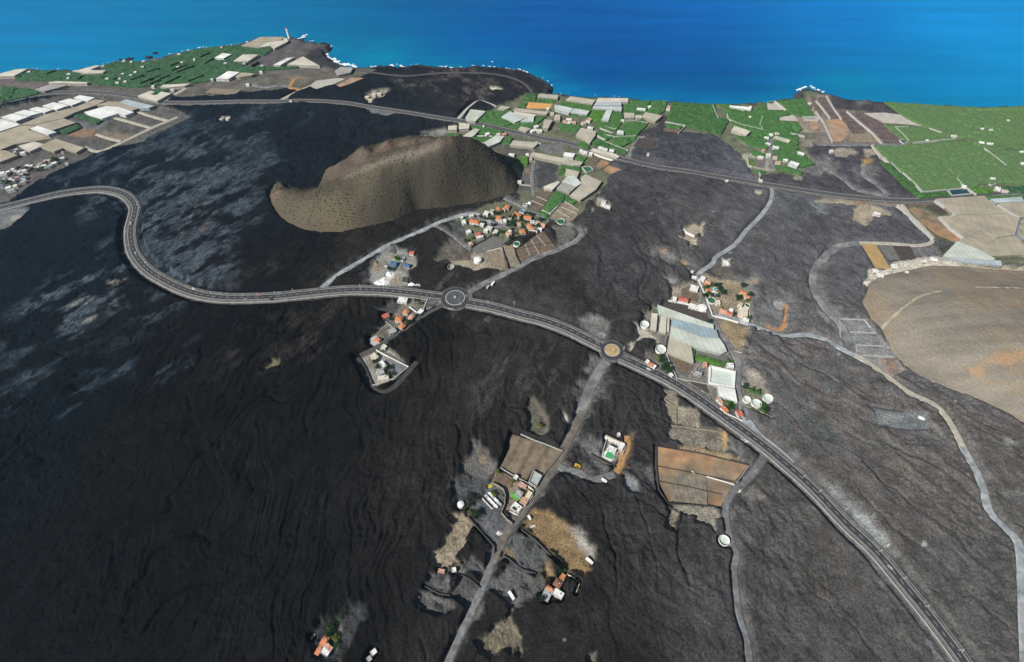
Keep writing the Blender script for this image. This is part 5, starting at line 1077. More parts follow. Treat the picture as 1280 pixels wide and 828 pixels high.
# ------------------------------------------------------------------ greenhouses
GC = {'sage':(.50,.54,.47),'blue':(.28,.37,.40),'net':(.44,.41,.33),'cream':(.56,.53,.44),'white':(.74,.75,.72),'frost':(.54,.59,.56),'bluegrey':(.40,.46,.48),'tan':(.36,.32,.24),'grey':(.33,.32,.29)}
for i, (pl, c, lab, h, ang, sp) in enumerate(GH):
    rgb = GC[c]; rt = ang+8
    m = mat('roof_sheet_%s_%d' % (c, ang//10), rgb, rough=.55, var=.13, scale=.06, stripes=[(rt, sp, .07 if c in ('tan','net') else .1), (rt+90, 22, .07)], spec=.3, rgb2=tuple(q*.9 for q in rgb))
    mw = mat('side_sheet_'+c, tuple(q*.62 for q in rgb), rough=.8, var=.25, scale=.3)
    pts, f, bd = fillpoly(pl, 7.0, .2)
    a = math.radians(ang); u = pts[:,0]*math.cos(a)+pts[:,1]*math.sin(a); z = h+.45*np.abs(((u/sp) % 1)-.5)*2+.25*(vn(pts[:,0]/20,pts[:,1]/20,500+i)-.5)
    cxm, cym = float(np.mean([p[0] for p in pl])), float(np.mean([p[1] for p in pl]))
    root = empty('greenhouse', (cxm, cym, -.4)); tag(root, lab, 'greenhouse', 'greenhouses and net houses of the farms')
    lo = lambda v: [(x-cxm, y-cym, zz+.4) for x, y, zz in v]
    o = MB().add(lo([(x,y,zz) for (x,y),zz in zip(pts.tolist(), z.tolist())]), f).build('roof', m, root)
    if sum(p.normal.z for p in o.data.polygons) < 0: o.data.flip_normals()
    nb = len(bd); e = pts[:nb].tolist(); inn = outset(e, -.15)
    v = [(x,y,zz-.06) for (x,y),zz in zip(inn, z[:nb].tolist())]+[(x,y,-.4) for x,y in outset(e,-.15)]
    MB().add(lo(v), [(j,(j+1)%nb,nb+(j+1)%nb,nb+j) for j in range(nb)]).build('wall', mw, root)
    wv = outset(pl, .2)   # gutter frame round the roof edge
    g2 = MB().wall(wv+[wv[0]], .35, h-.35, h+.1); MB().add(lo(g2.v), g2.f).build('gutter', M_CONC, root)
    L = math.hypot(pl[1][0]-pl[0][0], pl[1][1]-pl[0][1]); ux, uy = (pl[1][0]-pl[0][0])/L, (pl[1][1]-pl[0][1])/L
    dx0, dy0 = (pl[0][0]+pl[1][0])/2, (pl[0][1]+pl[1][1])/2
    MB().box((dx0-cxm, dy0-cym, .4), (3, .5, 2.8), math.atan2(uy, ux)).build('door', mat('dark_opening',(.03,.03,.03)), root)

# ------------------------------------------------------------------ reservoirs and round tanks
M_WALLW = mat('white_render', (.68,.67,.63), var=.12, scale=.6); M_WALLG = mat('grey_render', (.33,.33,.31), var=.2, scale=.5)
M_COVER = mat('tank_cover', (.72,.73,.7), rough=.6, var=.12, scale=.35); M_WG = mat('green_water', (.03,.12,.05), rough=.15, spec=.5, var=.2); M_WT = mat('teal_water', (.015,.055,.065), rough=.12, spec=.5, var=.15)
M_PALEW = mat('pale_dry_basin', (.50,.56,.52), rough=.5, var=.1, scale=.12)
def tank(f, q, r, h, kind, label, grp='round water tanks'):
    x, y = P(f, q, h); PADS.append((x,y,r+1)); t = tag(empty('water_tank', (x,y,-.6)), label, 'water tank', grp); h += .6
    MB().ring((0,0,0), r-.35, r, h, 32).build('wall', M_WALLG if kind == 'grey' else M_WALLW, t)
    if kind == 'dome':
        mb = MB(); n = 24
        for k_, (rr, zz) in enumerate(((r-.3,h-.3),(r*.75,h+.35),(r*.4,h+.75))):
            mb.v += [(rr*math.cos(6.283*i/n), rr*math.sin(6.283*i/n), zz) for i in range(n)]
        mb.v.append((0,0,h+.9)); mb.f += [(a*n+i,a*n+(i+1)%n,(a+1)*n+(i+1)%n,(a+1)*n+i) for a in (0,1) for i in range(n)]+[(2*n+i,2*n+(i+1)%n,3*n) for i in range(n)]
        mb.build('cover', M_COVER, t)
    else:
        MB().add(disc(0,0,r-.35,{'full':h-.5,'green':h-.8,'dry':max(.7,h-2.2),'grey':.8}[kind],32), [tuple(range(32))]).build('water' if kind in('full','green') else 'floor', {'full':M_COVER,'green':M_WG,'dry':M_PALEW,'grey':M_WALLG}[kind], t)
    MB().cyl((r+.15,0,0), .1, h, 8).build('pipe', M_WALLG, t)
    return t
tank('d', (628,490), 5.0, 3.2, 'dry', 'lone round tank with half of its floor in shade beside the pale southern track')
tank('a', (285,560), 3.3, 5.0, 'dome', 'tall white domed tank at the tip of the stony plot in the south hamlet')
tank('f', (240,232), 5.2, 3, 'dry', 'round white tank at the western corner of the central farm')
tank('f', (425,518), 6.0, 3, 'dry', 'round white tank between bare lava and the grey green net house')
tank('e', (497,545), 4.3, 2.5, 'dry', 'left tank of the three white round tanks by the valley road')
tank('e', (608,590), 5.3, 2.5, 'dry', 'middle tank of the three white round tanks by the valley road')
tank('e', (740,530), 5.3, 2.5, 'dry', 'right tank of the three white round tanks by the valley road')
tank('l', (385,515), 5.6, 3, 'dome', 'domed white tank in the yard of the long farm building')
tank('l', (478,443), 5.2, 2, 'green', 'round pond of green water among the garden trees')
tank('l', (835,494), 3.2, 1.2, 'green', 'small turquoise pool with white rim in the eastern garden')
tank('j', (1145,297), 5.8, 2.5, 'green', 'green round pond where the ring lane leaves the village')
tank('j', (752,495), 4.6, 2.5, 'green', 'green round pond between the brown fields below the village')
tank('j', (405,635), 5.0, 4, 'dome', 'bright white domed tank on the stony plot below the village')
tank('j', (168,700), 4.6, 3, 'grey', 'empty round tank in the lava west of the domed one')
tank('u', (200,675), 2.8, 2.5, 'dome', 'small white domed tank beside the striped brown field')
tank('T2', (1278,0), 1, 1, 'grey', 'x') if False else None
def basin(f, pts, wh, wd, depth, mw, mwater, label, cat='reservoir'):
    pl = PP(f, pts, wh); cx_, cy_ = sum(p[0] for p in pl)/len(pl), sum(p[1] for p in pl)/len(pl)
    [PADS.append((x_*(1-s_)+cx_*s_,y_*(1-s_)+cy_*s_,3)) for x_, y_ in densify(pl,3) for s_ in (0,.3,.6,.9)]
    t = tag(empty('reservoir', (cx_,cy_,-.6)), label, cat, 'walled reservoirs and pools'); l = [(x-cx_,y-cy_) for x, y in pl]
    MB().wall(l+[l[0]], wd, 0, wh+.6).build('wall', mw, t)
    MB().add([(x,y,max(.65,wh+.6-depth)) for x, y in outset(l, -wd*.3)], [tuple(range(len(l)))]).build('water', mwater, t)
basin('e', [(72,162),(358,228),(345,408),(62,352)], 3, 2.4, 2.0, M_WALLW, M_PALEW, 'large white walled rectangular reservoir with pale water in the central farm')
basin('a', [(1005,225),(1095,275),(1035,385),(965,335)], 4, .8, 1.5, M_WALLG, mat('grey_basin',(.33,.36,.35),var=.2,scale=.4), 'small grey rectangular reservoir in the corner of the ploughed field')
basin('F', [(815,675),(925,664),(958,698),(838,710)], 2, 1.5, 1.0, M_CONC, M_WT, 'dark teal pond at the lower edge of the big right plantation')
basin('F', [(1052,628),(1080,622),(1108,638),(1080,645)], 2, 1, 1, M_CONC, M_WT, 'little dark pond near the white farmhouse at the right')
basin('F', [(515,372),(540,364),(568,380),(540,390)], 2, 1.2, 1, M_CONC, M_WT, 'small dark pond at the corner of the purple terraces')
basin('u', [(800,262),(890,255),(930,295),(850,325)], 2, 1.2, 1, M_CONC, M_WG, 'green diamond pond beside the orange plots')
basin('F2', [(1160,440),(1200,440),(1300,440),(1300,600),(1175,588),(1130,550)], 2, 2.2, 1, mat('slate_wall',(.17,.2,.23)), mat('tan_basin',(.30,.27,.2),var=.3,scale=.1), 'walled tan basin with slate rim at the right edge', 'reservoir')
basin('l', [(492,318),(530,312),(538,336),(500,342)], 1, .5, .5, M_WALLW, mat('pool_blue',(.05,.28,.42),rough=.1,var=.1), 'blue swimming pool under the orange roofed garden villa', 'pool')
basin('g', [(235,594),(248,588),(270,618),(262,628)], 1.2, .4, .4, M_WALLW, mat('pool_blue',(.05,.28,.42),rough=.1,var=.1), 'narrow blue pool on the terrace of the walled villa', 'pool')
basin('a', [(845,395),(925,435),(920,450),(840,410)], 1.2, .5, .5, M_WALLG, M_WT, 'thin dark pool beside the green lawn of the south hamlet', 'pool')

# ------------------------------------------------------------------ houses
M_GLASS = mat('window_glass', (.02,.03,.04), rough=.15, spec=.5, var=.1); M_DOOR = mat('door_wood', (.1,.06,.035))
WALLS = {'white':(.6,.59,.56),'cream':(.6,.53,.42),'pink':(.55,.36,.3),'grey':(.35,.35,.34),'ochre':(.5,.33,.15),'yellow':(.62,.5,.12)}
ROOFS = {'orange':(.50,.19,.085),'red':(.44,.12,.075),'pink':(.5,.24,.17),'white':(.64,.65,.63),'grey':(.33,.34,.34),'cream':(.55,.5,.42),'green':(.07,.3,.05),'dark':(.05,.05,.055),'blue':(.05,.12,.25),'brown':(.2,.1,.06),'salmon':(.5,.3,.2)}
def house(f, q, w_, d_, ang, roof, label, wall='white', h=3.4, form='hip', det=2, group=None, cat='house', name='house', z0=None):
    x, y = P(f, q, h); PADS.append((x,y,math.hypot(w_,d_)/2+.8)); base = -.5 if z0 is None else z0; a = math.radians(ang)
    t = tag(empty(name, (x,y,base), a), label, cat, group); H_ = h-base
    mw = mat('wall_'+wall, WALLS[wall], var=.1, scale=.8); mr = mat('roof_'+roof, ROOFS[roof], var=.22, scale=.9, stripes=(0,.9,.18) if form != 'flat' else None)
    wb = MB()
    if form == 'flat':
        wb.box((0,0,0),(w_,d_,H_)); wb.build('wall', mw, t)
        r = MB().add([(-w_/2+.3,-d_/2+.3,H_+.05),(w_/2-.3,-d_/2+.3,H_+.05),(w_/2-.3,d_/2-.3,H_+.05),(-w_/2+.3,d_/2-.3,H_+.05)],[(0,1,2,3)]).build('roof', mr, t)
        p = [(-w_/2+.12,-d_/2+.12),(w_/2-.12,-d_/2+.12),(w_/2-.12,d_/2-.12),(-w_/2+.12,d_/2-.12)]
        MB().wall(p+[p[0]], .26, H_-.02, H_+.55).build('parapet', mw, t)
        if det and w_ > 6: MB().box((w_*.2,d_*.15,H_+.05),(1.3,1.1,.9)).build('roof_box', mat('wall_grey', WALLS['grey']), r)
    else:
        wb.box((0,0,0),(w_,d_,H_)); o = .45; rh = min(w_,d_)*.24; zz = H_
        if form == 'hip': k = min(w_,d_)/2; ra, rb = (w_/2-k if w_ > d_ else 0), (d_/2-k if d_ > w_ else 0)
        else: ra, rb = w_/2+o, 0
        e = [(-w_/2-o,-d_/2-o,zz),(w_/2+o,-d_/2-o,zz),(w_/2+o,d_/2+o,zz),(-w_/2-o,d_/2+o,zz)]
        r1, r2 = (-ra,-rb,zz+rh), (ra,rb,zz+rh)
        if form != 'hip': wb.add([(-w_/2,-d_/2,H_),(-w_/2,d_/2,H_),(-w_/2,0,H_+rh*.9),(w_/2,-d_/2,H_),(w_/2,d_/2,H_),(w_/2,0,H_+rh*.9)],[(0,2,1),(3,4,5)])
        wb.build('wall', mw, t)
        vv = e+[r1, r2]
        fc = [(0,1,5,4),(2,3,4,5),(1,2,5),(3,0,4)] if w_ >= d_ or form != 'hip' else [(0,1,4),(2,3,5),(1,2,5,4),(3,0,4,5)]
        if form != 'hip': fc = fc[:2]
        vv2 = [(a_,b_,c_-.18) for a_,b_,c_ in e]; n0 = len(vv); vv += vv2
        fc += [(i,(i+1)%4,n0+(i+1)%4,n0+i) for i in range(4)]+[(n0+3,n0+2,n0+1,n0)]
        r = MB().add(vv, fc).build('roof', mr, t)
        if det: MB().box((w_*.22,d_*.1,zz),(.7,.7,rh+.6)).build('chimney', mw, r)
    if det:
        MB().box((w_*.1,-d_/2-.04,-base),(1,.12,2.1)).build('door', M_DOOR, t)
        for s in (-1,1):
            for k in ((-.3,.32) if w_ > 7 else (-.25,)):
                b = MB().box((w_*k,s*(d_/2+.03),-base+1),(1.3,.1,1.2)).build('window', M_GLASS, t)
        for s in (-1,1): MB().box((s*(w_/2+.03),0,-base+1),(.1,1.4,1.2)).build('window', M_GLASS, t)
    return t
G1 = 'tile roofed houses of the village under the cinder cone'
for q, w_, d_, a, rf, form, lab in (((378,297),13,7,-15,'orange','hip','largest orange roofed house at the west end of the upper village street'),((590,182),5,5,10,'orange','hip','smallest orange roofed house on the north edge of the village'),
   ((668,168),6,8,-20,'orange','hip','orange roofed house with pale yard at the northernmost corner of the village'),((638,190),5,6,-10,'salmon','hip','salmon roofed annex left of the northernmost orange roof'),((595,265),7,8,-15,'orange','hip','orange roofed house in the middle of the village north of the street bend'),((610,290),5,4,-15,'pink','flat','pink terrace annex below the middle orange roof'),
   ((758,235),10,8,-25,'orange','hip','broad orange roofed house next to the blue tarpaulin roof'),((850,262),10,7,-10,'orange','gable','orange roofed house right of the blue tarpaulin roof near the diagonal street'),((775,320),5,5,0,'salmon','hip','little salmon roofed house in the centre of the eastern garden block'),
   ((865,330),6,6,-20,'orange','hip','orange roofed house, upper of the touching pair at the south side of the village'),((885,355),7,5,-20,'orange','hip','orange roofed house, lower of the touching pair at the south side of the village'),((975,325),10,6,-25,'salmon','gable','salmon roofed house at the eastern tip of the village'),((935,305),5,4,-25,'pink','flat','pink flat roofed house west of the eastern tip of the village'),
   ((805,385),7,7,15,'orange','hip','orange roofed house on the southern edge just above the brown fields'),((682,408),8,6,-10,'ochre' if False else 'salmon','hip','salmon roofed house among yellow shrubs on the southern street'),((410,410),7,5,15,'red','hip','red roofed house at the south west corner of the village'),((345,492),5,5,20,'salmon','hip','salmon roofed hut at the foot of the western village street')):
    house('j', q, w_, d_, a, rf, lab, form=form, group=G1)
G2 = 'white flat roofed houses of the village under the cinder cone'
for q, w_, d_, a, rf, lab in (((283,302),5,8,20,'white','white flat roofed house at the western edge of the village by the loop of lava'),((325,388),6,6,25,'white','white flat roofed house between the two western orange and red roofs'),((482,222),7,7,-20,'white','white flat roofed house at the top of the village beside the hairpin'),
   ((533,207),6,6,-20,'grey','grey flat roofed house right of the white one at the top of the village'),((645,292),5,6,0,'white','white flat roofed annex right of the middle orange roof'),((508,357),8,6,-25,'cream','cream flat roofed house at the crossing of the village streets'),((445,322),6,4,-30,'white','white flat roofed house west of the upper street'),
   ((565,388),6,6,-25,'cream','cream flat roofed house left of the yellow shrubs'),((803,210),7,6,-30,'blue','house under a blue tarpaulin roof'),((925,372),5,5,-20,'dark','house with a dark solar roof at the southern edge of the village'),((960,362),6,4,-20,'white','white flat roofed house right of the dark solar roof'),((425,435),9,4,20,'white','white flat roofed house attached below the red roof'),
   ((690,265),5,4,0,'grey','grey flat roofed shed west of the broad orange roof'),((895,300),6,4,-20,'grey','grey flat roofed shed between the eastern orange roofs'),((690,385),5,4,-20,'cream','cream flat roofed shed in the southern gardens'),((265,262),3,4,20,'white','tiny white hut at the bend of the cone road'),((350,245),6,5,20,'cream','cream flat roofed house beside the cone road bend'),
   ((825,148),4,4,-25,'white','tiny white hut on the diagonal street'),((480,375),6,4,-25,'white','white flat roofed house below the street crossing')):
    house('j', q, w_, d_, a, rf, lab, form='flat', group=G2)
G3 = 'houses of the hamlet south of the upper roundabout'
for q, w_, d_, a, rf, form, wl, lab in (((265,222),8,6,25,'red','gable','white','red roofed house standing alone on the lava edge of the western hamlet'),((430,187),6,6,-25,'orange','hip','white','orange roofed house nearest the main road in the western hamlet'),((372,245),8,7,-10,'orange','hip','white','orange roofed house in the middle of the western hamlet'),
   ((472,230),5,7,-25,'salmon','hip','white','salmon roofed house between the lane and the nearest orange roof'),((398,302),6,7,-35,'orange','hip','white','orange roofed house on the lane, lowest of the cluster of four'),((203,412),6,5,-20,'orange','hip','white','orange roofed house on its own white terrace at the lower lane'),
   ((402,95),12,7,-10,'white','flat','white','white workshop with a kinked roof beside the main road'),((540,192),6,9,-35,'white','flat','white','white L shaped shed at the sharp corner by the roundabout'),((320,343),9,7,30,'grey','flat','grey','roofless grey house shell next to the lane'),((255,468),6,5,-30,'cream','flat','white','small cream house across the lane from the terrace'),
   ((245,715),13,6,12,'cream','flat','cream','southern block of the walled villa'),((225,665),7,8,30,'grey','flat','white','grey roofed middle block of the walled villa'),((245,610),11,5,-50,'white','flat','white','bright white pavilion on the terrace of the walled villa'),((178,545),9,6,-40,'cream','flat','cream','cream northern wing of the walled villa')):
    house('g', q, w_, d_, a, rf, lab, wall=wl, form=form, group=G3)
G4 = 'houses and farm buildings north of the central farm'
for f, q, w_, d_, a, rf, form, wl, lab in (('l',(195,435),11,6,-18,'red','gable','white','long farmhouse with terracotta roof west of the straight road'),('l',(105,432),5,7,-20,'white','flat','white','white block at the west end of the long farmhouse'),('l',(300,505),12,6,-22,'white','flat','white','white hall between the terracotta roof and the domed tank'),
   ('l',(302,322),10,8,-25,'white','flat','white','large white flat roofed barn west of the straight road'),('l',(302,215),6,4,-10,'white','flat','white','small white flat roofed house at the top of the straight road'),('l',(385,228),6,7,-30,'white','flat','white','white house first on the east side of the straight road'),('l',(440,262),7,5,-30,'salmon','hip','white','salmon roofed house behind the first garden trees'),
   ('l',(420,292),4,5,-20,'orange','hip','white','little orange roofed house between white house and garden trees'),('l',(448,345),7,5,-25,'orange','gable','white','orange roof of the garden villa, west half'),('l',(505,372),10,5,-35,'white','flat','white','white flat roofed wing of the garden villa, east half'),('l',(540,465),5,6,0,'cream','flat','white','cream house right of the round green pond'),
   ('l',(600,552),9,6,-25,'salmon','hip','pink','salmon roofed villa above the corner of the white walls'),('l',(655,575),7,4,-25,'red','gable','pink','red roofed wing of the villa above the white wall corner'),('l',(672,540),5,4,-25,'white','flat','white','white garage of the salmon roofed villa'),('l',(798,368),8,5,-35,'orange','gable','white','orange roofed house at the top of the eastern garden'),
   ('l',(835,408),6,4,-35,'orange','gable','white','orange roofed house right above the turquoise pool'),('l',(790,560),11,10,-15,'cream','flat','cream','cream courtyard house below the turquoise pool'),('l',(815,640),8,5,-20,'white','flat','white','white flat roofed shed at the bottom of the eastern garden'),('l',(765,485),5,4,-35,'salmon','flat','white','salmon hut left of the turquoise pool'),('l',(282,158),3,3,0,'white','flat','white','tiny white hut where the gravel meets the straight road'),
   ('e',(305,155),7,6,-5,'white','flat','white','white storehouse between banana rows and the valley road'),('e',(15,142),4,5,-10,'pink','flat','pink','pink pump house at the end of the diagonal farm wall'),('e',(410,705),5,7,10,'red','gable','white','red roofed house at the acute fork of the roads'),('e',(237,658),4,8,35,'orange','gable','white','narrow orange roofed house along the main road'),
   ('e',(185,560),3,7,30,'salmon','gable','white','thin salmon shed north of the narrow orange roof'),('f',(312,695),5,5,-35,'orange','hip','white','orange roofed cottage beside the main road near the lower roundabout'),('f',(350,722),3,5,-35,'white','flat','white','white lean to right of the orange roofed cottage'),('f',(270,660),4,4,-35,'white','flat','white','white terrace block left of the orange roofed cottage'),('f',(545,812),3,5,30,'white','flat','white','white hut where the farm wall meets the main road'),
   ('f',(855,795),8,4,-20,'grey','flat','grey','grey store below the diagonal farm wall')):
    house(f, q, w_, d_, a, rf, lab, wall=wl, form=form, group=G4)
G5 = 'houses of the south hamlet'
for f, q, w_, d_, a, rf, form, wl, lab in (('a',(960,470),5,8,-30,'cream','flat','yellow','cream house with violet skylight at the rounded wall corner'),('a',(915,530),7,6,-30,'salmon','flat','pink','salmon terrace house in the lower corner of the walled hamlet'),('a',(840,590),9,7,-38,'white','flat','white','white U shaped house at the lower end of the walled hamlet'),('a',(820,608),5,4,-38,'brown','flat','white','brown tiled courtyard of the U shaped house'),
   ('a',(865,455),7,6,-30,'grey','flat','grey','grey courtyard house bordering the green lawn'),('a',(905,365),8,3,-30,'salmon','flat','pink','thin pink shed along the hamlet wall'),('a',(835,290),4,4,-30,'white','flat','white','tiny white hut on the wall below the ploughed field'),
   ('b',(450,655),7,10,-30,'grey','flat','white','pale roofed house with orange trim in the lava'),('b',(600,645),9,6,-32,'white','flat','white','bright white annex east of the orange trimmed house'),('b',(490,580),6,3,-30,'orange','gable','white','orange tiled porch on top of the orange trimmed house'),('b',(595,510),6,6,-35,'brown','hip','white','rusty red roofed shed north of the bright white annex'),('b',(655,425),4,5,-35,'orange','flat','ochre','orange shed beside the strip of green scrub'),
   ('c',(385,430),4,8,-30,'orange','gable','white','orange roofed wing of the lone house at the bottom edge'),('c',(395,555),9,8,-28,'white','flat','white','white flat roofed block of the lone house at the bottom edge'),('c',(310,555),3,8,-28,'orange','gable','white','narrow orange roof on the left of the white flat block'),('c',(435,525),3,6,50,'pink','gable','white','pink roof strip on the right of the white flat block'),
   ('c',(1035,590),5,4,40,'white','flat','white','small pale hut at the bottom edge, right of the lone house'),('c',(975,680),4,4,40,'grey','flat','grey','small grey hut at the bottom edge below the pale one'),
   ('N',(172,408),4,4,10,'white','flat','white','white hut in the stony field west of the south track'),('N',(115,413),6,3,-10,'salmon','flat','pink','salmon hut in the stony field west of the south track'),
   ('p',(455,205),16,3,-28,'cream','gable','white','long thin shed along the top wall of the compound with the green court'),('p',(530,260),5,8,-30,'white','flat','white','white shed at the right corner of the compound with the green court'),('p',(450,280),9,4,-28,'white','flat','white','white house above the green court'),
   ('p',(508,158),3,3,0,'white','flat','white','round edged white hut at the end of the orange track')):
    house(f, q, w_, d_, a, rf, lab, wall=wl, form=form, group=G5)
G6 = 'small farm houses in the plantations'
for f, q, w_, d_, a, rf, form, lab in (('s',(725,765),9,6,-10,'white','flat','white house at the foot of the cinder cone'),('s',(905,760),5,4,-10,'white','flat','small white hut right of the house at the foot of the cone'),('s',(640,527),6,5,20,'pink','gable','pink roofed house under the highway'),('s',(575,530),6,5,10,'cream','flat','cream house left of the pink roof under the highway'),
   ('s',(452,525),6,6,30,'white','flat','small white house in the green below the highway bend'),('s',(405,437),3,3,0,'white','flat','white kiosk on the near side of the highway'),('s',(1010,440),7,6,30,'white','flat','white farm building, northern one of the cluster beside the upright shed'),('s',(965,490),6,6,30,'white','flat','white farm building, western one of the cluster beside the upright shed'),('s',(1015,480),8,4,-20,'cream','flat','cream farm building, middle one of the cluster beside the upright shed'),('s',(1055,490),5,6,10,'white','flat','white farm building, eastern one of the cluster beside the upright shed'),
   ('s',(1138,235),5,4,0,'white','flat','white hut on the orange floored plot'),('s',(1188,290),6,5,0,'salmon','flat','salmon hut right below the orange floored plot'),
   ('t',(105,358),9,6,0,'cream','hip','cream roofed farmhouse, top of the terracotta group'),('t',(55,385),6,6,0,'salmon','hip','salmon roofed farmhouse, left of the terracotta group'),('t',(160,390),6,5,0,'salmon','hip','salmon roofed farmhouse, right of the terracotta group'),('t',(100,395),6,3,0,'white','flat','white porch in the middle of the terracotta group'),
   ('t',(270,400),6,6,20,'salmon','flat','salmon ruin west of the T shaped greenhouse'),('t',(330,365),7,8,-30,'pink','flat','pink ruin west of the T shaped greenhouse'),('t',(345,455),9,4,-15,'white','flat','white shed above the stepped net house'),('t',(715,372),5,4,0,'cream','flat','cream hut on the corner of the green terraces'),('t',(1025,213),4,5,30,'white','flat','white hut in the clifftop plantation gap'),
   ('t',(1240,225),6,8,-20,'pink','flat','pinkish store near the clifftop'),('t',(465,685),8,5,-15,'white','flat','white house first from the left in the row north of the highway'),('t',(518,703),7,5,-15,'white','flat','white house second from the left in the row north of the highway'),('t',(590,715),8,5,-15,'white','flat','white house third from the left in the row north of the highway'),
   ('t',(240,718),5,5,-15,'white','flat','little white house first along the south side of the highway'),('t',(285,735),8,5,-15,'white','flat','white house second along the south side of the highway'),('t',(350,750),6,5,-15,'white','flat','white house third along the south side of the highway'),('t',(1005,770),3,3,0,'white','flat','white hut on the dark plain below the umber field'),
   ('u',(85,435),6,6,0,'cream','flat','cream house on the terraces below the farm lane'),('u',(155,692),5,4,0,'white','flat','small white hut left of the little domed tank'),('u',(215,165),4,6,0,'pink','flat','pinkish gatehouse at the west end of the very long greenhouse'),
   ('u',(1045,698),7,5,-20,'white','flat','white ruin on the soil island in the lava, left one'),('u',(1098,720),7,5,-20,'white','flat','white ruin on the soil island in the lava, right one'),('u',(1050,655),7,4,-20,'grey','flat','grey ruin at the top of the soil island in the lava'),
   ('v',(578,335),5,6,0,'white','flat','white house left of the upper end of the eastern farm road'),('v',(630,325),6,4,0,'salmon','flat','salmon house right of the upper end of the eastern farm road'),('v',(540,360),7,4,-10,'frost' if False else 'white','flat','low white shed west of the eastern farm road'),('v',(515,467),4,3,0,'pink','hip','pink roofed hut west of the eastern farm road'),
   ('v',(557,508),6,6,0,'cream','flat','cream house at the middle of the eastern farm road'),('v',(490,527),8,4,-10,'white','flat','white shed beside the bright little plot'),('v',(615,527),6,4,-10,'salmon','hip','salmon roofed house right of the cream house on the farm road'),('v',(640,570),7,3,-10,'salmon','gable','long salmon roofed house lowest on the farm road'),
   ('v',(705,550),6,3,-15,'white','gable','small gabled white house in the southern green strip'),('v',(400,95),4,4,0,'white','flat','white block on the end of the thin clifftop shed'),('v',(397,180),3,4,0,'white','flat','white pump house alone in the eastern green'),('v',(910,65),5,3,0,'cream','flat','cream hut at the corner of the dark terrace plots'),
   ('v',(1100,475),4,5,0,'cream','flat','cream hut in the dark lava right of the green terraces'),('v',(197,733),4,3,0,'white','flat','white kiosk on the coast highway'),('v',(490,730),5,3,-10,'cream','flat','cream hut on the highway opposite the zigzag path'),
   ('F',(850,345),8,4,0,'cream','flat','cream farmhouse alone in the middle of the right plantation'),('F',(685,372),4,3,0,'white','flat','small white hut at the end of the terrace road'),('F',(1020,385),7,4,-15,'white','hip','white farmhouse, left of the pair in the right plantation'),('F',(1073,392),9,4,0,'white','flat','white farmhouse, right of the pair in the right plantation'),('F',(1025,300),4,3,0,'white','flat','small white hut near the sea in the right plantation'),
   ('F',(1078,307),5,3,0,'salmon','flat','salmon hut near the sea in the right plantation'),('F',(1185,248),3,3,0,'pink','flat','pink hut nearest the sea in the right plantation'),('F',(1268,442),6,3,0,'white','flat','white hut at the photo edge in the right plantation'),('F',(1275,515),5,5,0,'white','flat','white house at the photo edge below the plantation ditch'),
   ('F',(1090,606),7,3,0,'white','flat','long white hut above the little dark pond'),('F',(1120,668),7,6,-30,'white','flat','white farmhouse below the little dark pond'),('F',(1165,683),8,4,-10,'pink','flat','pinkish barn right of the white farmhouse'),('F',(912,655),6,5,-30,'white','flat','white pump house on the corner of the dark teal pond'),
   ('G',(420,160),9,4,-15,'white','flat','white house on the soil island below the coast highway'),('G',(732,410),8,5,-20,'white','hip','white roofed house at the top of the brown hill'),('G',(680,422),4,3,0,'white','flat','small white hut left of the white roofed house on the hill'),('G',(583,480),4,2,-10,'white','flat','tiny white hut on the slope of the brown hill'),
   ('G',(515,448),7,6,-10,'white','flat','white block below the corner of the yellow ochre strip'),('G',(412,473),7,5,-10,'white','flat','white block left of the yellow ochre strip'),('G',(437,497),8,5,-15,'white','flat','white block lowest below the yellow ochre strip'),('G',(360,540),5,4,-20,'cream','flat','cream hut on the western spur of the brown hill'),
   ('i',(650,190),6,5,-20,'red','gable','red roofed shed in the materials yard')):
    big = f in 'GFi'
    house(f, q, w_, d_, a, rf, lab, form=form, group=G6, det=1, z0=(1.0 if (f == 'G' and q[1] > 400) else None))
# far left village: many specks, built with roof and wall only
sp = [((20,480),9,7,'white'),((95,465),7,6,'white'),((160,432),7,5,'white'),((60,500),6,6,'grey'),((190,458),6,5,'cream'),((235,462),6,5,'white'),((305,447),9,5,'white'),((345,385),7,6,'white'),((395,388),7,5,'white'),((460,408),11,5,'white'),((495,375),5,4,'grey'),((560,385),9,5,'white'),((600,322),12,6,'salmon'),((620,395),5,4,'grey'),
      ((695,352),9,7,'white'),((785,295),11,6,'white'),((805,210),3,3,'white'),((860,355),5,4,'grey'),((280,497),6,4,'cream'),((130,560),6,6,'white'),((165,580),6,6,'cream'),((215,535),7,5,'pink'),((290,595),8,5,'grey'),((300,540),7,5,'blue'),((100,670),9,8,'white'),((190,645),7,6,'white'),((135,700),12,3,'cream'),((20,600),6,5,'green'),
      ((10,650),6,6,'blue'),((205,178),6,4,'white'),((185,212),5,4,'white'),((290,218),9,6,'white'),((45,560),5,5,'grey'),((255,440),4,4,'cream'),((520,350),5,4,'brown'),((650,380),4,4,'white')]
sp.sort(key=lambda s: s[0][0]); ORD = ['first','second','third','fourth','fifth','sixth','seventh','eighth','ninth','tenth','eleventh','twelfth','thirteenth','fourteenth','fifteenth','sixteenth','seventeenth','eighteenth','nineteenth','twentieth']
cnt = {}; tot = {}
for q, w_, d_, rf in sp:
    k = (rf, 'upper' if q[1] < 430 else 'lower'); tot[k] = tot.get(k, 0)+1
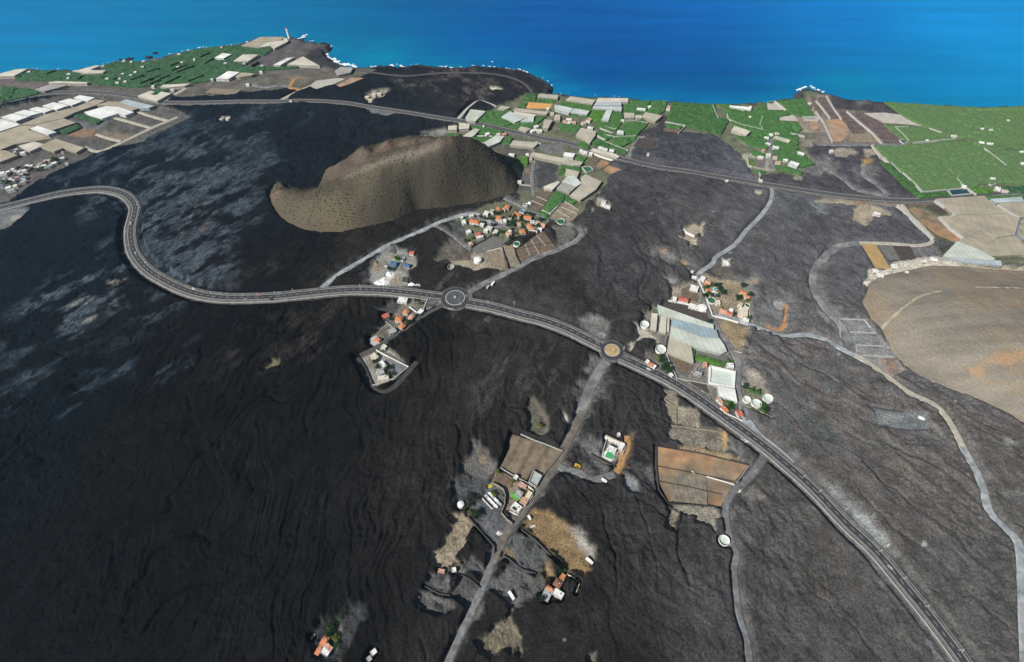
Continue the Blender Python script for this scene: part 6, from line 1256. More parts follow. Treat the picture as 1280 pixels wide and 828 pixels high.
for q, w_, d_, rf in sp:
    k = (rf, 'upper' if q[1] < 430 else 'lower'); cnt[k] = cnt.get(k, 0)+1
    lab = ('only %s roofed house in the %s part of the far left village' % (rf, k[1])) if tot[k] == 1 else ('%s %s roofed house from the left in the %s part of the far left village' % (ORD[cnt[k]-1], rf, k[1]))
    house('m', q, w_*.85, d_*.85, random.uniform(10,40), rf, lab, form='flat', det=0, group='houses of the far left village')
# specks of farm buildings on the western shore
sp = [('z',(988,297)),('z',(1048,303)),('z',(1145,300)),('z',(820,338)),('z',(595,378)),('z',(547,401)),('z',(543,433)),('z',(855,437)),('z',(955,437)),('z',(1000,460)),('z',(935,470)),('z',(980,400)),('z',(1045,410)),('z',(1138,343)),('z',(230,383)),('z',(660,410)),('z',(1080,385)),
      ('A2',(400,193)),('A2',(515,195)),('A2',(627,208)),('A2',(620,245)),('A2',(318,292)),('A2',(133,187)),('A2',(210,168)),('A2',(377,94)),('A2',(535,62)),('A2',(115,137)),('A2',(108,215)),('A2',(375,538)),('A2',(412,535)),('A2',(803,428)),('A2',(538,322)),('y',(1110,45)),('y',(1250,72))]
sp.sort(key=lambda s: pix(*s)[0]); W1 = sp
for i, (f, q) in enumerate(W1):
    px_, py_ = pix(f, q); seg = ['at the left photo edge','left of the black shore rocks','near the black shore rocks','in mid western plantation','near the headland'][min(4,int(px_//70))]
    i_ = sum(1 for g in W1[:i] if min(4,int(pix(*g)[0]//70)) == min(4,int(px_//70)))
    n_ = sum(1 for g in W1 if min(4,int(pix(*g)[0]//70)) == min(4,int(px_//70)))
    lab = 'small white farm building %s, %s from the left' % (seg, ORD[i_])
    house(f, q, random.uniform(4,6.5), random.uniform(3,4.2), random.uniform(0,30), 'white', lab, form='flat', det=0, group='small farm buildings of the western shore')
# rocky cluster of pale ruins by the far track
for i, q in enumerate(((930,365),(960,355),(985,350),(945,378))):
    house('B', q, 7, 5, 10, 'cream', ['cream ruin lowest','cream ruin second','cream ruin rightmost','cream ruin front'][i]+' of the four by the coast highway', form='flat', det=0, wall='cream', group='ruins beyond the cinder cone')
# ------------------------------------------------------------------ lighthouse on the headland
x, y = P('A2', (797,42)); lt = tag(empty('lighthouse', (x,y,-.5)), 'slim white lighthouse on the tip of the dark headland', 'lighthouse')
MB().cyl((0,0,0), 3.4, 2.2, 20).build('base', M_WALLG, lt); MB().cyl((0,0,2.2), 2.3, 16, 20, 1.7).build('tower', M_WALLW, lt)
MB().cyl((0,0,18.2), 2.5, .5, 20).build('gallery', M_WALLW, lt); MB().cyl((0,0,18.7), 1.1, 2, 12).build('lantern', M_GLASS, lt); MB().cyl((0,0,20.7), 1.4, 1.2, 12, .15).build('cap', mat('roof_red',(.44,.12,.075)), lt)
house('A2', (770,45), 7, 5, 10, 'white', 'white keeper house at the foot of the lighthouse', form='flat', det=0)

# ------------------------------------------------------------------ garden and field walls
def gwall(f, pts, h, wd, m, label, name='garden_wall', cat='wall', group='garden and field walls'):
    l = PP(f, pts, h); [PADS.append((a,b,1.3)) for a, b in catmull(l, 2.5)]; o = MB().wall(l, wd*.7, -.7, h).build(name, m); tag(o, label, cat, group); return o
M_STONE = mat('dark_stone_wall', (.07,.068,.066), var=.4, scale=.8); M_STONET = mat('tan_stone_wall', (.26,.23,.18), var=.35, scale=.6)
gwall('M', [(470,322),(560,362),(650,395),(742,432)], 2.4, .7, M_WALLG, 'wall along the top of the large ploughed field with a broad shadow')
gwall('M', [(742,432),(690,500),(612,592)], 2.0, .7, M_STONET, 'wall between the large ploughed field and the south track')
gwall('M', [(338,540),(420,588),(500,630),(548,660)], 2.2, .7, M_WALLG, 'wall along the foot of the large ploughed field')
gwall('a', [(880,340),(960,380),(1010,420),(1000,480),(960,540),(900,600),(850,665),(770,628)], 2.2, .7, M_WALLW, 'rounded white wall around the corner of the south hamlet')
gwall('a', [(590,345),(640,360),(712,410),(730,470),(722,560),(690,640),(740,700),(800,750)], 3.6, .9, M_STONET, 'high winding wall with a deep shadow through the south hamlet')
gwall('a', [(500,500),(600,605),(655,545),(555,440)], 1.6, .6, M_WALLW, 'low wall around the rows of parked trailers')
gwall('N', [(235,165),(300,240),(355,300),(355,330)], 2.8, .9, M_STONE, 'dark diagonal wall from the domed tank to the south track')
gwall('N', [(478,225),(540,270),(600,330),(680,405)], 3.0, 1.2, M_STONE, 'dark terrace wall along the lower side of the ochre field')
gwall('b', [(660,495),(712,388),(790,430),(878,500),(825,640)], 2.4, .6, M_WALLW, 'bent white wall next to the lone southern house')
gwall('N', [(395,340),(430,365),(480,405),(545,425)], 2.4, 1.2, M_STONE, 'dark rubble wall east of the south track')
gwall('N', [(205,430),(250,455),(290,490)], 2.0, 1.0, M_STONE, 'dark rubble wall above the square ash plot')
gwall('N', [(40,482),(100,515),(155,525)], 2.0, 1.0, M_STONE, 'dark rubble wall below the stony plots')
gwall('p', [(262,325),(370,385),(480,442)], 2.6, .9, M_STONE, 'long straight dark wall below the compound with the green court')
gwall('p', [(372,300),(412,172),(480,205),(565,262),(540,330)], 2.4, .6, M_WALLW, 'white wall on three sides of the compound with the green court')
gwall('p', [(372,345),(368,322),(400,300),(470,300)], 1.6, .6, M_WALLW, 'low white wall around the green court')
gwall('O', [(127,247),(300,275),(495,323)], 1.4, .7, M_STONE, 'stone wall along the top of the orange fields')
gwall('O', [(128,250),(128,330),(138,420),(178,478)], 2.4, 1.2, M_STONE, 'curved dark wall on the west side of the orange fields')
gwall('O', [(129,326),(270,352),(330,366)], 1.2, .6, M_STONE, 'thin wall between the two western orange fields')
gwall('O', [(330,368),(440,400)], 1.8, .9, M_WALLW, 'short white wall at the lower side of the upper orange field')
gwall('O', [(497,327),(450,390)], 1.4, .7, M_CONC, 'concrete edge at the east end of the orange fields')
gwall('O', [(134,386),(250,408),(390,440)], 1.2, .7, M_STONE, 'stone wall across the middle of the lower orange field')
gwall('O', [(180,477),(260,480),(355,487)], 1.6, .8, M_STONE, 'stone wall under the lower orange field')
gwall('O', [(190,165),(300,178),(392,192)], 1.4, .7, M_STONET, 'tan wall along the upper rough field by the main road')
gwall('O', [(160,62),(208,92),(208,165)], 1.4, .9, M_STONET, 'tan stepped wall beside the topmost small field')
gwall('L', [(345,100),(370,150),(395,215),(418,280)], 2.2, .9, M_WALLW, 'white wall on the east side of the straight hamlet road')
gwall('L', [(418,280),(470,290),(540,312)], 2.0, .9, M_WALLW, 'white wall along the lane below the salmon villa')
gwall('L', [(60,210),(215,195),(215,210)], 1.5, .6, M_WALLW, 'white edge wall of the western farmyard') if False else None
gwall('L', [(210,208),(300,225),(350,255),(388,262)], 2.0, .8, M_WALLW, 'white boundary wall under the long farmhouse')
gwall('L', [(200,455),(215,500),(245,560),(250,585)], 1.8, .9, M_CONC, 'bent concrete channel down to the main road')
gwall('L', [(205,375),(198,420),(200,455)], 1.6, .8, M_STONE, 'dark wall at the west side of the grey green net house')
gwall('L', [(250,575),(330,590),(400,603),(445,615)], 1.6, .7, M_CONC, 'concrete wall above the dark triangular plot')
gwall('L', [(365,500),(325,545)], 1.4, .8, M_CONC, 'short diagonal concrete wall by the pink pump house')
gwall('L', [(455,680),(480,740),(560,775),(575,760)], 1.8, .6, M_WALLW, 'white wall around the gardens at the road fork')
gwall('L', [(555,600),(620,622),(655,640)], 1.4, .6, M_CONC, 'upper field edge of the plot with round tanks')
gwall('L', [(570,700),(650,735),(700,760)], 1.6, .7, M_STONET, 'lower tan wall of the plot with round tanks')
gwall('L', [(515,445),(580,463)], 1.0, .8, M_CONC, 'thin pale wall pointing east from the valley road')
gwall('g', [(60,560),(110,640),(165,770)], 2.0, 1.0, M_STONE, 'dark outer wall on the left of the walled villa')
gwall('g', [(190,490),(300,550),(380,590),(450,625),(335,718),(160,775)], 2.0, .7, M_WALLW, 'white wall around the right side of the walled villa')
gwall('g', [(345,215),(265,265),(330,310),(380,352)], 1.6, .6, M_WALLG, 'grey garden wall in the western hamlet')
gwall('g', [(455,145),(500,180),(550,215),(600,90)], 2.2, .8, M_WALLW, 'white wall around the scrap corner by the roundabout')
gwall('g', [(210,355),(300,300),(360,350),(200,455)], 1.4, .6, M_WALLG, 'grey wall around the empty plots by the lane')
gwall('s', [(1000,610),(1065,640)], 1.6, .8, M_CONC, 'concrete edge where the farm lane leaves the highway')
gwall('s', [(300,545),(500,548)], 1.2, .9, M_WALLW, 'white path wall between the stepped and bent greenhouses')
gwall('j', [(740,550),(870,518),(1062,482)], .9, .9, M_STONE, 'dark cross wall through the striped field')
for i, (a_, b_) in enumerate((((830,500),(870,600)),((880,455),(955,590)),((930,420),(1010,510)))):
    gwall('j', [a_, b_], .8, .8, M_CONC, ['left','middle','right'][i]+' of the three pale dividers in the striped field under the village')
gwall('j', [(735,540),(745,600),(785,672)], 1.6, 1.4, M_STONE, 'dark wall between the two brown fields under the village')
gwall('j', [(620,525),(650,620),(680,715)], 1.6, 1.2, M_STONE, 'dark wall left of the narrow brown field under the village')
gwall('j', [(350,520),(450,470),(540,410)], 2.2, 1.0, M_STONE, 'dark wall under the south west row of village houses')
gwall('j', [(650,500),(760,450),(880,400),(985,370)], 2.2, 1.0, M_STONE, 'dark wall under the south east row of village houses')
gwall('j', [(490,560),(615,530),(625,560)], 1.4, .6, M_WALLW, 'thin white wall on top of the tan plot under the village')
for i, (a_, b_) in enumerate((((600,655),(765,755)),((565,720),(745,800)),((510,755),(660,840)))):
    gwall('u', [a_, b_], .8, 1.0, M_CONC, ['upper','middle','lower'][i]+' of the three pale strips across the tan field by the pond')
for i, (a_, b_) in enumerate((((280,600),(400,650)),((225,645),(360,705)))):
    gwall('u', [a_, b_], .8, 1.0, M_CONC, ['upper','lower'][i]+' of the two pale strips in the brown field by the domed tank')
gwall('u', [(345,755),(430,798),(590,640)], 1.6, 1.2, M_WALLW, 'white walled channel around the foot of the green plot')
gwall('u', [(100,460),(220,475)], 1.4, .9, M_CONC, 'pale retaining wall below the cream terrace house')
gwall('u', [(560,258),(640,285),(780,315)], 1.2, .9, M_CONC, 'pale wall under the narrow green strip')
gwall('u', [(930,108),(1000,135),(1160,185)], 2.2, 1.4, M_WALLW, 'cream wall between highway and brown plot')
for i, pts in enumerate(([(515,610),(640,660),(780,715)],[(425,540),(520,590)],[(460,455),(605,515)],[(520,440),(640,470)],[(740,380),(860,375),(1000,395)],[(520,530),(640,555),(870,545)])):
    gwall('t', pts, 3.0, 1.4, M_CONC, ['long pale terrace wall above the row of white houses','short pale terrace wall below the stepped net house corner','diagonal pale wall north of the small terraces','short pale wall near the stem of the T','thin curved pale wall across the green terraces','faint pale wall below the lone white shed'][i])
for f_, pts, lb in (('E',[(545,150),(580,232)],'pale windbreak running down from the cliff in the middle green'),('E',[(635,205),(645,240),(720,272),(860,305)],'bent pale farm wall in the eastern green'),('E',[(855,220),(835,275)],'short slanting windbreak in the eastern green'),('E',[(840,275),(855,305)],'tiny wall at the end of the bent farm wall'),('E',[(1025,325),(1115,345)],'pale shed wall near the terrace fields'),('E',[(255,255),(380,280),(335,325)],'white wall around the small green plot by the lava'),('E',[(760,470),(770,525),(790,530)],'white wall beside the bright little plot'),
                    ('E',[(835,568),(842,590),(832,600),(842,620)],'white zigzag path wall down to the highway'),('E',[(930,128),(1000,183)],'pale wall beside the triangular clifftop plot'),('E',[(1100,225),(1190,225),(1200,240)],'upper pale wall of the little green terraces'),('E',[(1110,240),(1200,245)],'lower pale wall of the little green terraces'),
                    ('F',[(488,288),(530,325),(575,375)],'pale bent wall right of the purple terraces'),('F',[(490,287),(570,287)],'short pale wall under the pale plot'),('F',[(380,445),(400,475)],'first and shortest white wall down the plantation edge'),('F',[(420,475),(450,508)],'second white wall down the plantation edge'),('F',[(467,510),(522,568)],'third white wall down the plantation edge'),('F',[(595,618),(658,688)],'fourth and lowest white wall down the plantation edge'),
                    ('F',[(535,568),(590,615)],'thin wall linking the third and fourth plantation edge walls'),('F',[(665,686),(805,674)],'low pale wall left of the dark teal pond'),('F',[(868,598),(905,645)],'slanting pale wall above the dark teal pond'),('F',[(905,645),(990,705)],'wide white wall along the right side of the dark teal pond'),('F',[(1040,420),(1175,525)],'long faint wall across the right plantation'),('F',[(700,295),(775,322)],'pale wall at the tip of the pale plot'),
                    ('F',[(600,385),(740,372),(850,362)],'dark path wall across the right plantation'),('F',[(0,125),(45,175),(90,235)],'pale dividing wall between the purple terraces, left'),('F',[(190,190),(270,260),(345,320),(410,390)],'pale dividing wall between the purple terraces, middle'),('F',[(65,98),(115,180),(160,240)],'pale dividing wall between the purple terraces, upper'),('F',[(0,190),(50,260),(105,380)],'pale dividing wall left of the salmon plots'),
                    ('F2',[(530,295),(600,345),(680,402)],'pale wall between brown plot and huge tan net house'),('F2',[(990,325),(1150,430)],'pale wall between the two tan net houses at the right edge'),('F2',[(250,330),(330,400),(420,490),(520,580)],'pale wall beside the orange field'),('F2',[(560,415),(640,500),(740,575)],'pale wall on the right of the orange field')):
    gwall(f_, pts, 3.0 if f_ != 'F2' else 4.4, 1.4, M_CONC, lb)
for i, pts in enumerate(([(35,130),(32,62),(40,58),(130,62),(155,92)],[(75,110),(180,115)],[(102,188),(98,162),(208,167)],[(125,215),(122,203),(248,210)])):
    gwall('T2', pts, 1.4, .9, M_CONC, ['topmost','second','third','lowest'][i]+' of the four white walled terraces under the brown hill')
gwall('T2', [(150,408),(220,420),(285,430)], 1.6, 1.2, M_STONE, 'dark bank along the top of the ash grey lot')
gwall('w', [(345,297),(380,325),(437,350)], 2.4, 1.6, M_WALLW, 'white wall across the soil island in the lava')
# dark windbreaks of the western plantation
for i, (f_, a_, b_) in enumerate((('A2',(245,150),(305,125)),('A2',(275,190),(325,160)),('A2',(70,235),(165,198)),('A2',(0,285),(60,262)),('A2',(30,312),(125,268)),('A2',(170,300),(270,262)),('A2',(60,205),(115,185)),('A2',(100,245),(210,205)),('A2',(560,205),(605,180)),('z',(1040,445),(1150,405)),('z',(1120,470),(1270,410)),('z',(1200,475),(1280,440)),('z',(1170,380),(1280,350)),('z',(620,440),(660,405)),('z',(370,395),(440,370)),('z',(900,440),(950,425)))):
    o = gwall(f_, [a_, b_], 4.6, 1.6, mat('windbreak_leaves', (.02,.045,.024), var=.4, scale=.3), '%s windbreak hedge counted from the %s' % (ORD[i if i < 9 else i-9], 'headland side inwards' if i < 9 else 'right in the far western plantation'), name='windbreak', cat='hedge', group='dark windbreak hedges')

# ------------------------------------------------------------------ green court, lawn, rows
def pad(f, pts, m, z, name, label, cat):
    pl = PP(f, pts); [PADS.append((a,b,2.5)) for a, b in densify(pl,3)]; PADS.append((sum(a for a,b in pl)/len(pl), sum(b for a,b in pl)/len(pl), 8)); tag(MB().prism(pl, -.5, z).build(name, m), label, cat)
pad('p', [(372,352),(385,310),(425,300),(470,325),(462,378),(440,392)], M_WALLW, .35, 'terrace', 'white terrace around the green court', 'terrace')
pad('p', [(385,350),(412,305),(455,322),(466,350),(455,380),(395,360)], mat('court_green',(.06,.3,.12),var=.1), .42, 'sports_court', 'green painted court on the white terrace', 'court')
pad('a', [(775,458),(800,440),(875,490),(860,528),(790,490)], mat('lawn_bright',(.08,.33,.05),var=.2,scale=.6), .3, 'lawn', 'vivid green artificial lawn in the south hamlet', 'lawn')
pad('a', [(560,370),(585,362),(610,382),(575,405),(558,395)], mat('yellow_scrub',(.4,.35,.05),var=.3,scale=.8), .3, 'flower_bed', 'yellow patch in the corner of the trailer yard', 'flower bed')
pad('g', [(135,405),(195,378),(235,420),(185,462),(140,450)], M_CONC, .4, 'terrace', 'pale terrace around the lowest orange roofed house', 'terrace')
pad('l', [(740,520),(850,500),(860,600),(830,670),(740,610)], mat('cream_paving',(.5,.44,.34),var=.15,scale=.5), .25, 'terrace', 'cream paved court around the courtyard house', 'terrace')

# ------------------------------------------------------------------ trees: trunk, limbs and a crown of leaf clumps
M_BARK = mat('bark', (.09,.07,.05)); LEAF = [mat('leaves_green',(.04,.085,.022),var=.5,scale=.8,rgb2=(.055,.1,.03)), mat('leaves_dark',(.022,.05,.02),var=.45,scale=.8), mat('leaves_yellow',(.13,.16,.025),var=.4,scale=.8)]
def make_tree(seed, r, h, m):
    R_ = random.Random(seed); t = empty('tree', (0,0,0))
    mb = MB().cyl((0,0,0), .28, h*.55, 8, .16)
    for k in range(4):
        a = R_.random()*6.28; n = 5; x1, y1, z1 = math.cos(a)*r*.5, math.sin(a)*r*.5, h*.8; v = [(.09*math.cos(6.28*i/n), .09*math.sin(6.28*i/n), h*.45) for i in range(n)]+[(x1+.05*math.cos(6.28*i/n), y1+.05*math.sin(6.28*i/n), z1) for i in range(n)]
        mb.add(v, [(i,(i+1)%n,n+(i+1)%n,n+i) for i in range(n)])
    mb.build('trunk', M_BARK, t); cr = MB()
    for _ in range(150):
        a = R_.random()*6.28; u = R_.random()**.5; b = R_.uniform(-.6,1); rr = r*u*math.sqrt(max(.05,1-b*b*.8))*(.8+.35*math.sin(3*a+seed)); x, y, z = rr*math.cos(a), rr*math.sin(a), h*.68+b*h*.34; s = R_.uniform(.25,.6)*r*.33
        for q in range(3):
            p = [(x+R_.uniform(-s,s), y+R_.uniform(-s,s), z+R_.uniform(-s,s)*.7) for _ in range(4)]; cr.add(p, [(0,1,2),(0,2,3)])
    cr.build('crown', m, t); t['category'] = 'tree'; return t
PROTO = [make_tree(1,2.6,4.2,LEAF[0]), make_tree(2,3.2,5,LEAF[1]), make_tree(3,2.2,3.2,LEAF[2]), make_tree(4,2.0,3.5,LEAF[0])]
used = set()
TL = [('j',[(450,312,0),(620,212,0),(700,312,1),(722,333,1),(852,220,0),(965,287,1),(602,382,0),(700,452,1),(562,232,1),(612,395,0),(742,402,0),(302,472,1),(912,290,0),(1030,318,2),(690,262,1),(520,272,1),(470,272,0),(540,330,1),(660,420,2),(640,380,2),(700,365,2),(830,300,1),(800,350,0),(940,345,1),(1050,295,0),(380,340,0),(430,260,1),(560,420,0),(735,255,1),(880,240,1),(360,445,0),(720,290,0),(790,280,1),(670,330,0)],'village under the cinder cone'),
      ('l',[(430,305,0),(465,295,0),(500,290,1),(520,298,1),(555,330,1),(580,360,1),(590,372,1),(540,385,0),(440,375,0),(480,395,1),(520,405,1),(410,320,0),(790,300,1),(730,400,0),(755,415,0),(740,430,1),(770,395,0),(830,445,0),(845,435,2),(860,390,1),(705,580,1),(690,590,0),(850,620,0),(575,520,2),(460,655,1),(400,400,1),(550,290,1)],'garden hamlet above the farm'),
      ('f',[(410,605,0),(430,595,0),(425,655,1),(470,640,0),(490,765,0),(515,765,1),(500,785,0),(485,705,1),(395,640,2),(455,740,1)],'strip below the round tank'),
      ('e',[(290,590,0),(310,610,1),(300,640,1),(320,580,0),(680,590,0),(690,640,0),(700,680,1),(560,430,0),(620,460,0),(470,405,1),(560,650,2),(260,570,2)],'gardens at the road fork'),
      ('g',[(330,425,1),(345,415,1),(300,430,1),(235,500,2),(520,220,1),(450,280,1),(510,100,1),(540,120,0),(315,250,1),(430,275,2),(205,635,1),(180,590,1),(300,690,1),(285,640,1)],'western hamlet'),
      ('a',[(380,570,1),(330,610,2),(370,640,2),(440,650,1),(470,665,1),(620,470,2),(600,440,0),(710,470,0),(650,240,2),(800,330,2)],'upper yards of the south hamlet'),
      ('b',[(610,270,2),(640,310,2),(680,340,0),(590,345,1),(860,590,0),(900,640,1),(950,570,1),(950,700,0),(820,770,0),(370,720,1)],'lone southern garden'),
      ('c',[(430,330,1),(450,300,0),(520,390,2),(560,400,2),(540,480,0),(560,530,2),(480,240,1),(540,210,0),(600,120,0),(440,360,1)],'bottom edge garden'),
      ('M',[(600,270,2),(585,262,2)],'soil island above the ploughed field'),('m',[(250,430,1),(350,420,1),(430,440,1),(700,300,0),(610,355,1),(40,600,0),(120,610,1),(150,500,1),(320,500,0),(500,440,1),(560,420,1),(745,320,1)],'far left village'),
      ('i',[(680,120,1),(750,135,1),(330,440,1)],'edge of the materials yard'),('p',[(150,432,2)],'gravel lot west of the green court')]
NM = ['green', 'dark green', 'yellow green', 'green']
for f_, lst, place in TL:
    lst = sorted(lst); ct = {}
    for (a_, b_, k) in lst:
        kk = k if k else (0 if random.random() < .6 else 3)
        x, y = P(f_, (a_, b_), 2.5); t = PROTO[kk] if kk not in used else copy_tree(PROTO[kk]); used.add(kk)
        t.location = (x, y, -.4); t.rotation_euler[2] = random.random()*6; s = random.uniform(.95,1.5); t.scale = (s*random.uniform(.85,1.15), s, s)
        ct[NM[kk]] = ct.get(NM[kk], 0)+1; n_ = ct[NM[kk]]
        tag(t, '%s %s tree from the left in the %s' % (ORD[n_-1], NM[kk], place), 'tree', 'garden trees and shrubs')
def leafrow(f, pts, wd, hh, m, label, name='shrub_row'):
    l = catmull(PP(f, pts, hh*.5), 1.6); mb = MB()
    for x, y in l:
        for _ in range(5):
            s = random.uniform(.5,1.1); cx_, cy_, cz = x+random.uniform(-wd,wd)/2, y+random.uniform(-wd,wd)/2, random.uniform(.1,hh)
            for q in range(3): mb.add([(cx_+random.uniform(-s,s), cy_+random.uniform(-s,s), cz+random.uniform(-s,s)*.6) for _ in range(3)], [(0,1,2)])
    tag(mb.build(name, m), label, 'shrubs', 'rows of shrubs')
leafrow('L', [(345,470),(410,488),(475,508)], 7, 2.4, LEAF[0], 'thick row of bright banana plants above the rectangular reservoir')
leafrow('S2', [(190,300),(170,330)], 4, 1.5, LEAF[2], 'dry scrub at the left corner of the stony plot')
leafrow('F', [(1100,405),(1180,425),(1240,440),(1275,440)], 9, 3.5, LEAF[1], 'dark thicket in the ditch of the right plantation')
leafrow('H', [(455,270),(463,292)], 5, 4, LEAF[1], 'dark clump at the foot of the cinder cone')

# ------------------------------------------------------------------ vehicles
M_TYRE = mat('tyre', (.02,.02,.02)); CARC = {'white':(.75,.75,.74),'red':(.4,.04,.03),'dark':(.03,.03,.035),'blue':(.04,.1,.3),'yellow':(.6,.38,.04),'silver':(.42,.43,.44),'green':(.08,.25,.12)}
def car(f, q, ang, c, label, L=4.4, W_=1.85, Hh=1.5, kind='car', z=.0, group='cars and vans'):
    x, y = P(f, q, z); PADS.append((x,y,L/2+.5)) if z < .5 else None; t = tag(empty('van' if kind == 'van' else 'truck' if kind == 'truck' else 'car', (x,y,z), math.radians(ang)), label, kind, group)
    mp = mat('paint_'+c, CARC[c], rough=.35, spec=.5, var=.05)
    if kind == 'car':
        MB().box((0,0,.3),(L,W_,.6)).build('body', mp, t)
        b = MB().box((-.15,0,.9),(L*.55,W_*.9,.55),0,.8).build('cabin', M_GLASS, t); MB().box((-.15,0,1.452),(L*.4,W_*.68,.04)).build('roof', mp, t)
    else:
        MB().box((-L*.12,0,.45),(L*.74,W_,Hh)).build('cargo_box' if kind == 'truck' else 'body', mp, t); MB().box((L*.38,0,.4),(L*.24,W_*.95,Hh*.8),0,.92).build('cabin', mp, t); MB().box((L*.47,0,1.1),(L*.07,W_*.8,.6)).build('windscreen', M_GLASS, t)
    for sx in (-.32,.32):
        for sy in (-1,1): MB().box((L*sx,sy*W_*.47,0),(.7,.22,.68)).build('wheel', M_TYRE, t)
Zr = .62
car('L', (115,535), -37, 'white', 'white car on the main road just past the lower roundabout', z=.65)
car('r', (845,242), 5, 'red', 'red car on the main road below the cinder cone', z=Zr); car('r', (878,243), 5, 'dark', 'dark car right behind the red one', z=Zr); car('r', (178,172), -25, 'white', 'white car on the bend of the main road', z=Zr)
car('r', (955,278), 175, 'dark', 'dark car on the near lane of the main road before the cone road turning', z=Zr); car('r', (700,278), 175, 'silver', 'silver car on the near lane of the main road', z=Zr)
car('q', (180,165), 128, 'silver', 'silver car on the main road at the lower right', z=Zr); car('q', (365,400), 128, 'dark', 'dark car on the main road near the bottom right corner', z=Zr)
car('I', (617,300), 95, 'white', 'white car on the upper part of the S bend', z=Zr); car('I', (640,440), 110, 'silver', 'silver car on the lower part of the S bend', z=Zr)
car('k', (610,45), 60, 'white', 'white van parked in the lava right of the upper roundabout', 7, 2.4, 2.4, 'van'); car('k', (560,80), 60, 'silver', 'silver van parked left of the white one by the roundabout', 6, 2.2, 2.2, 'van')
car('p', (380,562), -35, 'white', 'white van beside the curved gravel track below the green court', 6, 2.1, 2.2, 'van'); car('p', (150,435), -20, 'yellow', 'yellow digger truck in the gravel west of the green court', 6, 2.6, 2.4, 'truck')
car('S2', (525,462), -55, 'white', 'white truck parked east of the south track', 8, 2.6, 2.4, 'truck', .3); car('b', (1000,225), -40, 'white', 'white truck at the edge of the ochre field', 7.5, 2.4, 2.4, 'truck', .3)
car('a', (970,700), -60, 'white', 'white van on the upper part of the ochre field', 4.8, 2, 2, 'van', .2); car('a', (1005,785), 20, 'white', 'white car on the ochre field below the white van', 4.6, z=.2)
car('S2', (465,235), 70, 'dark', 'dark car at the crossing of the south track', z=.3); car('c', (228,385), 60, 'silver', 'silver car under the lava edge left of the lone house', 4.4, z=.3)
car('T2', (352,457), -30, 'white', 'white van in the ash grey lot', 6, 2.2, 2.2, 'van', .4); car('O', (485,228), -35, 'white', 'white car on the gravel right of the main road wall', z=.4); car('O', (472,224), -35, 'silver', 'silver car next to the white one by the main road wall', z=.4)
car('O', (462,384), 60, 'dark', 'dark car at the corner of the orange field track', z=.3); car('K', (705,270), -40, 'silver', 'silver car on the gravel by the upper roundabout', z=.3) if False else None
# trailers in the fenced yard
for i in range(4):
    for j in range(2):
        q = (545+i*30-j*0+j*38, 480+i*32-j*0-j*22+8)
        car('a', q, -38, 'white' if (i+j) % 4 else 'silver', '%s trailer from the left in the %s row of the fenced yard' % (ORD[i], ['lower left','upper right'][j]), 4.6, 2.2, 1.8, 'truck', .1, 'parked trailers')
# materials yard: containers, piles, blue shed
for i, (q, c) in enumerate((((400,250),'yellow'),((432,270),'green'),((462,280),'green'),((490,280),'silver'),((522,285),'white'))):
    x, y = P('i', q, 2); t = tag(empty('container', (x,y,.2), math.radians(72)), '%s open container from the left in the row at the materials yard' % ORD[i], 'container', 'containers of the materials yard')
    mp = mat('paint_'+c, CARC[c], rough=.35, spec=.5, var=.05); p = [(-3.2,-1.15),(3.2,-1.15),(3.2,1.15),(-3.2,1.15)]
    MB().wall(p+[p[0]], .2, .15, 2.1).build('side', mp, t); MB().box((0,0,0),(6.4,2.3,.2)).build('floor', M_TYRE, t)
for q, c, sz, lb in (((380,350),'blue',(8,6),'blue tarpaulin shed in the materials yard'),((575,375),'blue',(7,5),'blue and white stall in the materials yard'),((555,590),'dark',(7,7),'dark shed between the white heaps')):
    house('i', q, sz[0], sz[1], -15, c, lb, form='gable', wall='grey', h=3, cat='shed', name='shed')
def pile(f, q, r, h, m, label, name='gravel_pile'):
    x, y = P(f, q); n, k = 26, 7; mb = MB(); ph = random.random()*9
    for j in range(k):
        t = j/(k-1)
        for i in range(n):
            a = 6.283*i/n; rr = r*(1-t)*(.8+.22*math.sin(2*a+ph)+.12*math.sin(5*a+ph*2)+random.uniform(-.06,.06)); mb.v.append((x+rr*math.cos(a), y+rr*math.sin(a), -.4+(h+.4)*(t**.85)*(1+random.uniform(-.08,.08))))
    mb.f += [(j*n+i,j*n+(i+1)%n,(j+1)*n+(i+1)%n,(j+1)*n+i) for j in range(k-1) for i in range(n)]
    tag(mb.build(name, m), label, 'heap', 'heaps of material')
M_PW = mat('white_aggregate',(.74,.75,.75),var=.15,scale=.4,bump=.3); M_PD = mat('dark_aggregate',(.07,.07,.07),var=.3); M_PB = mat('brown_aggregate',(.24,.17,.1),var=.3)
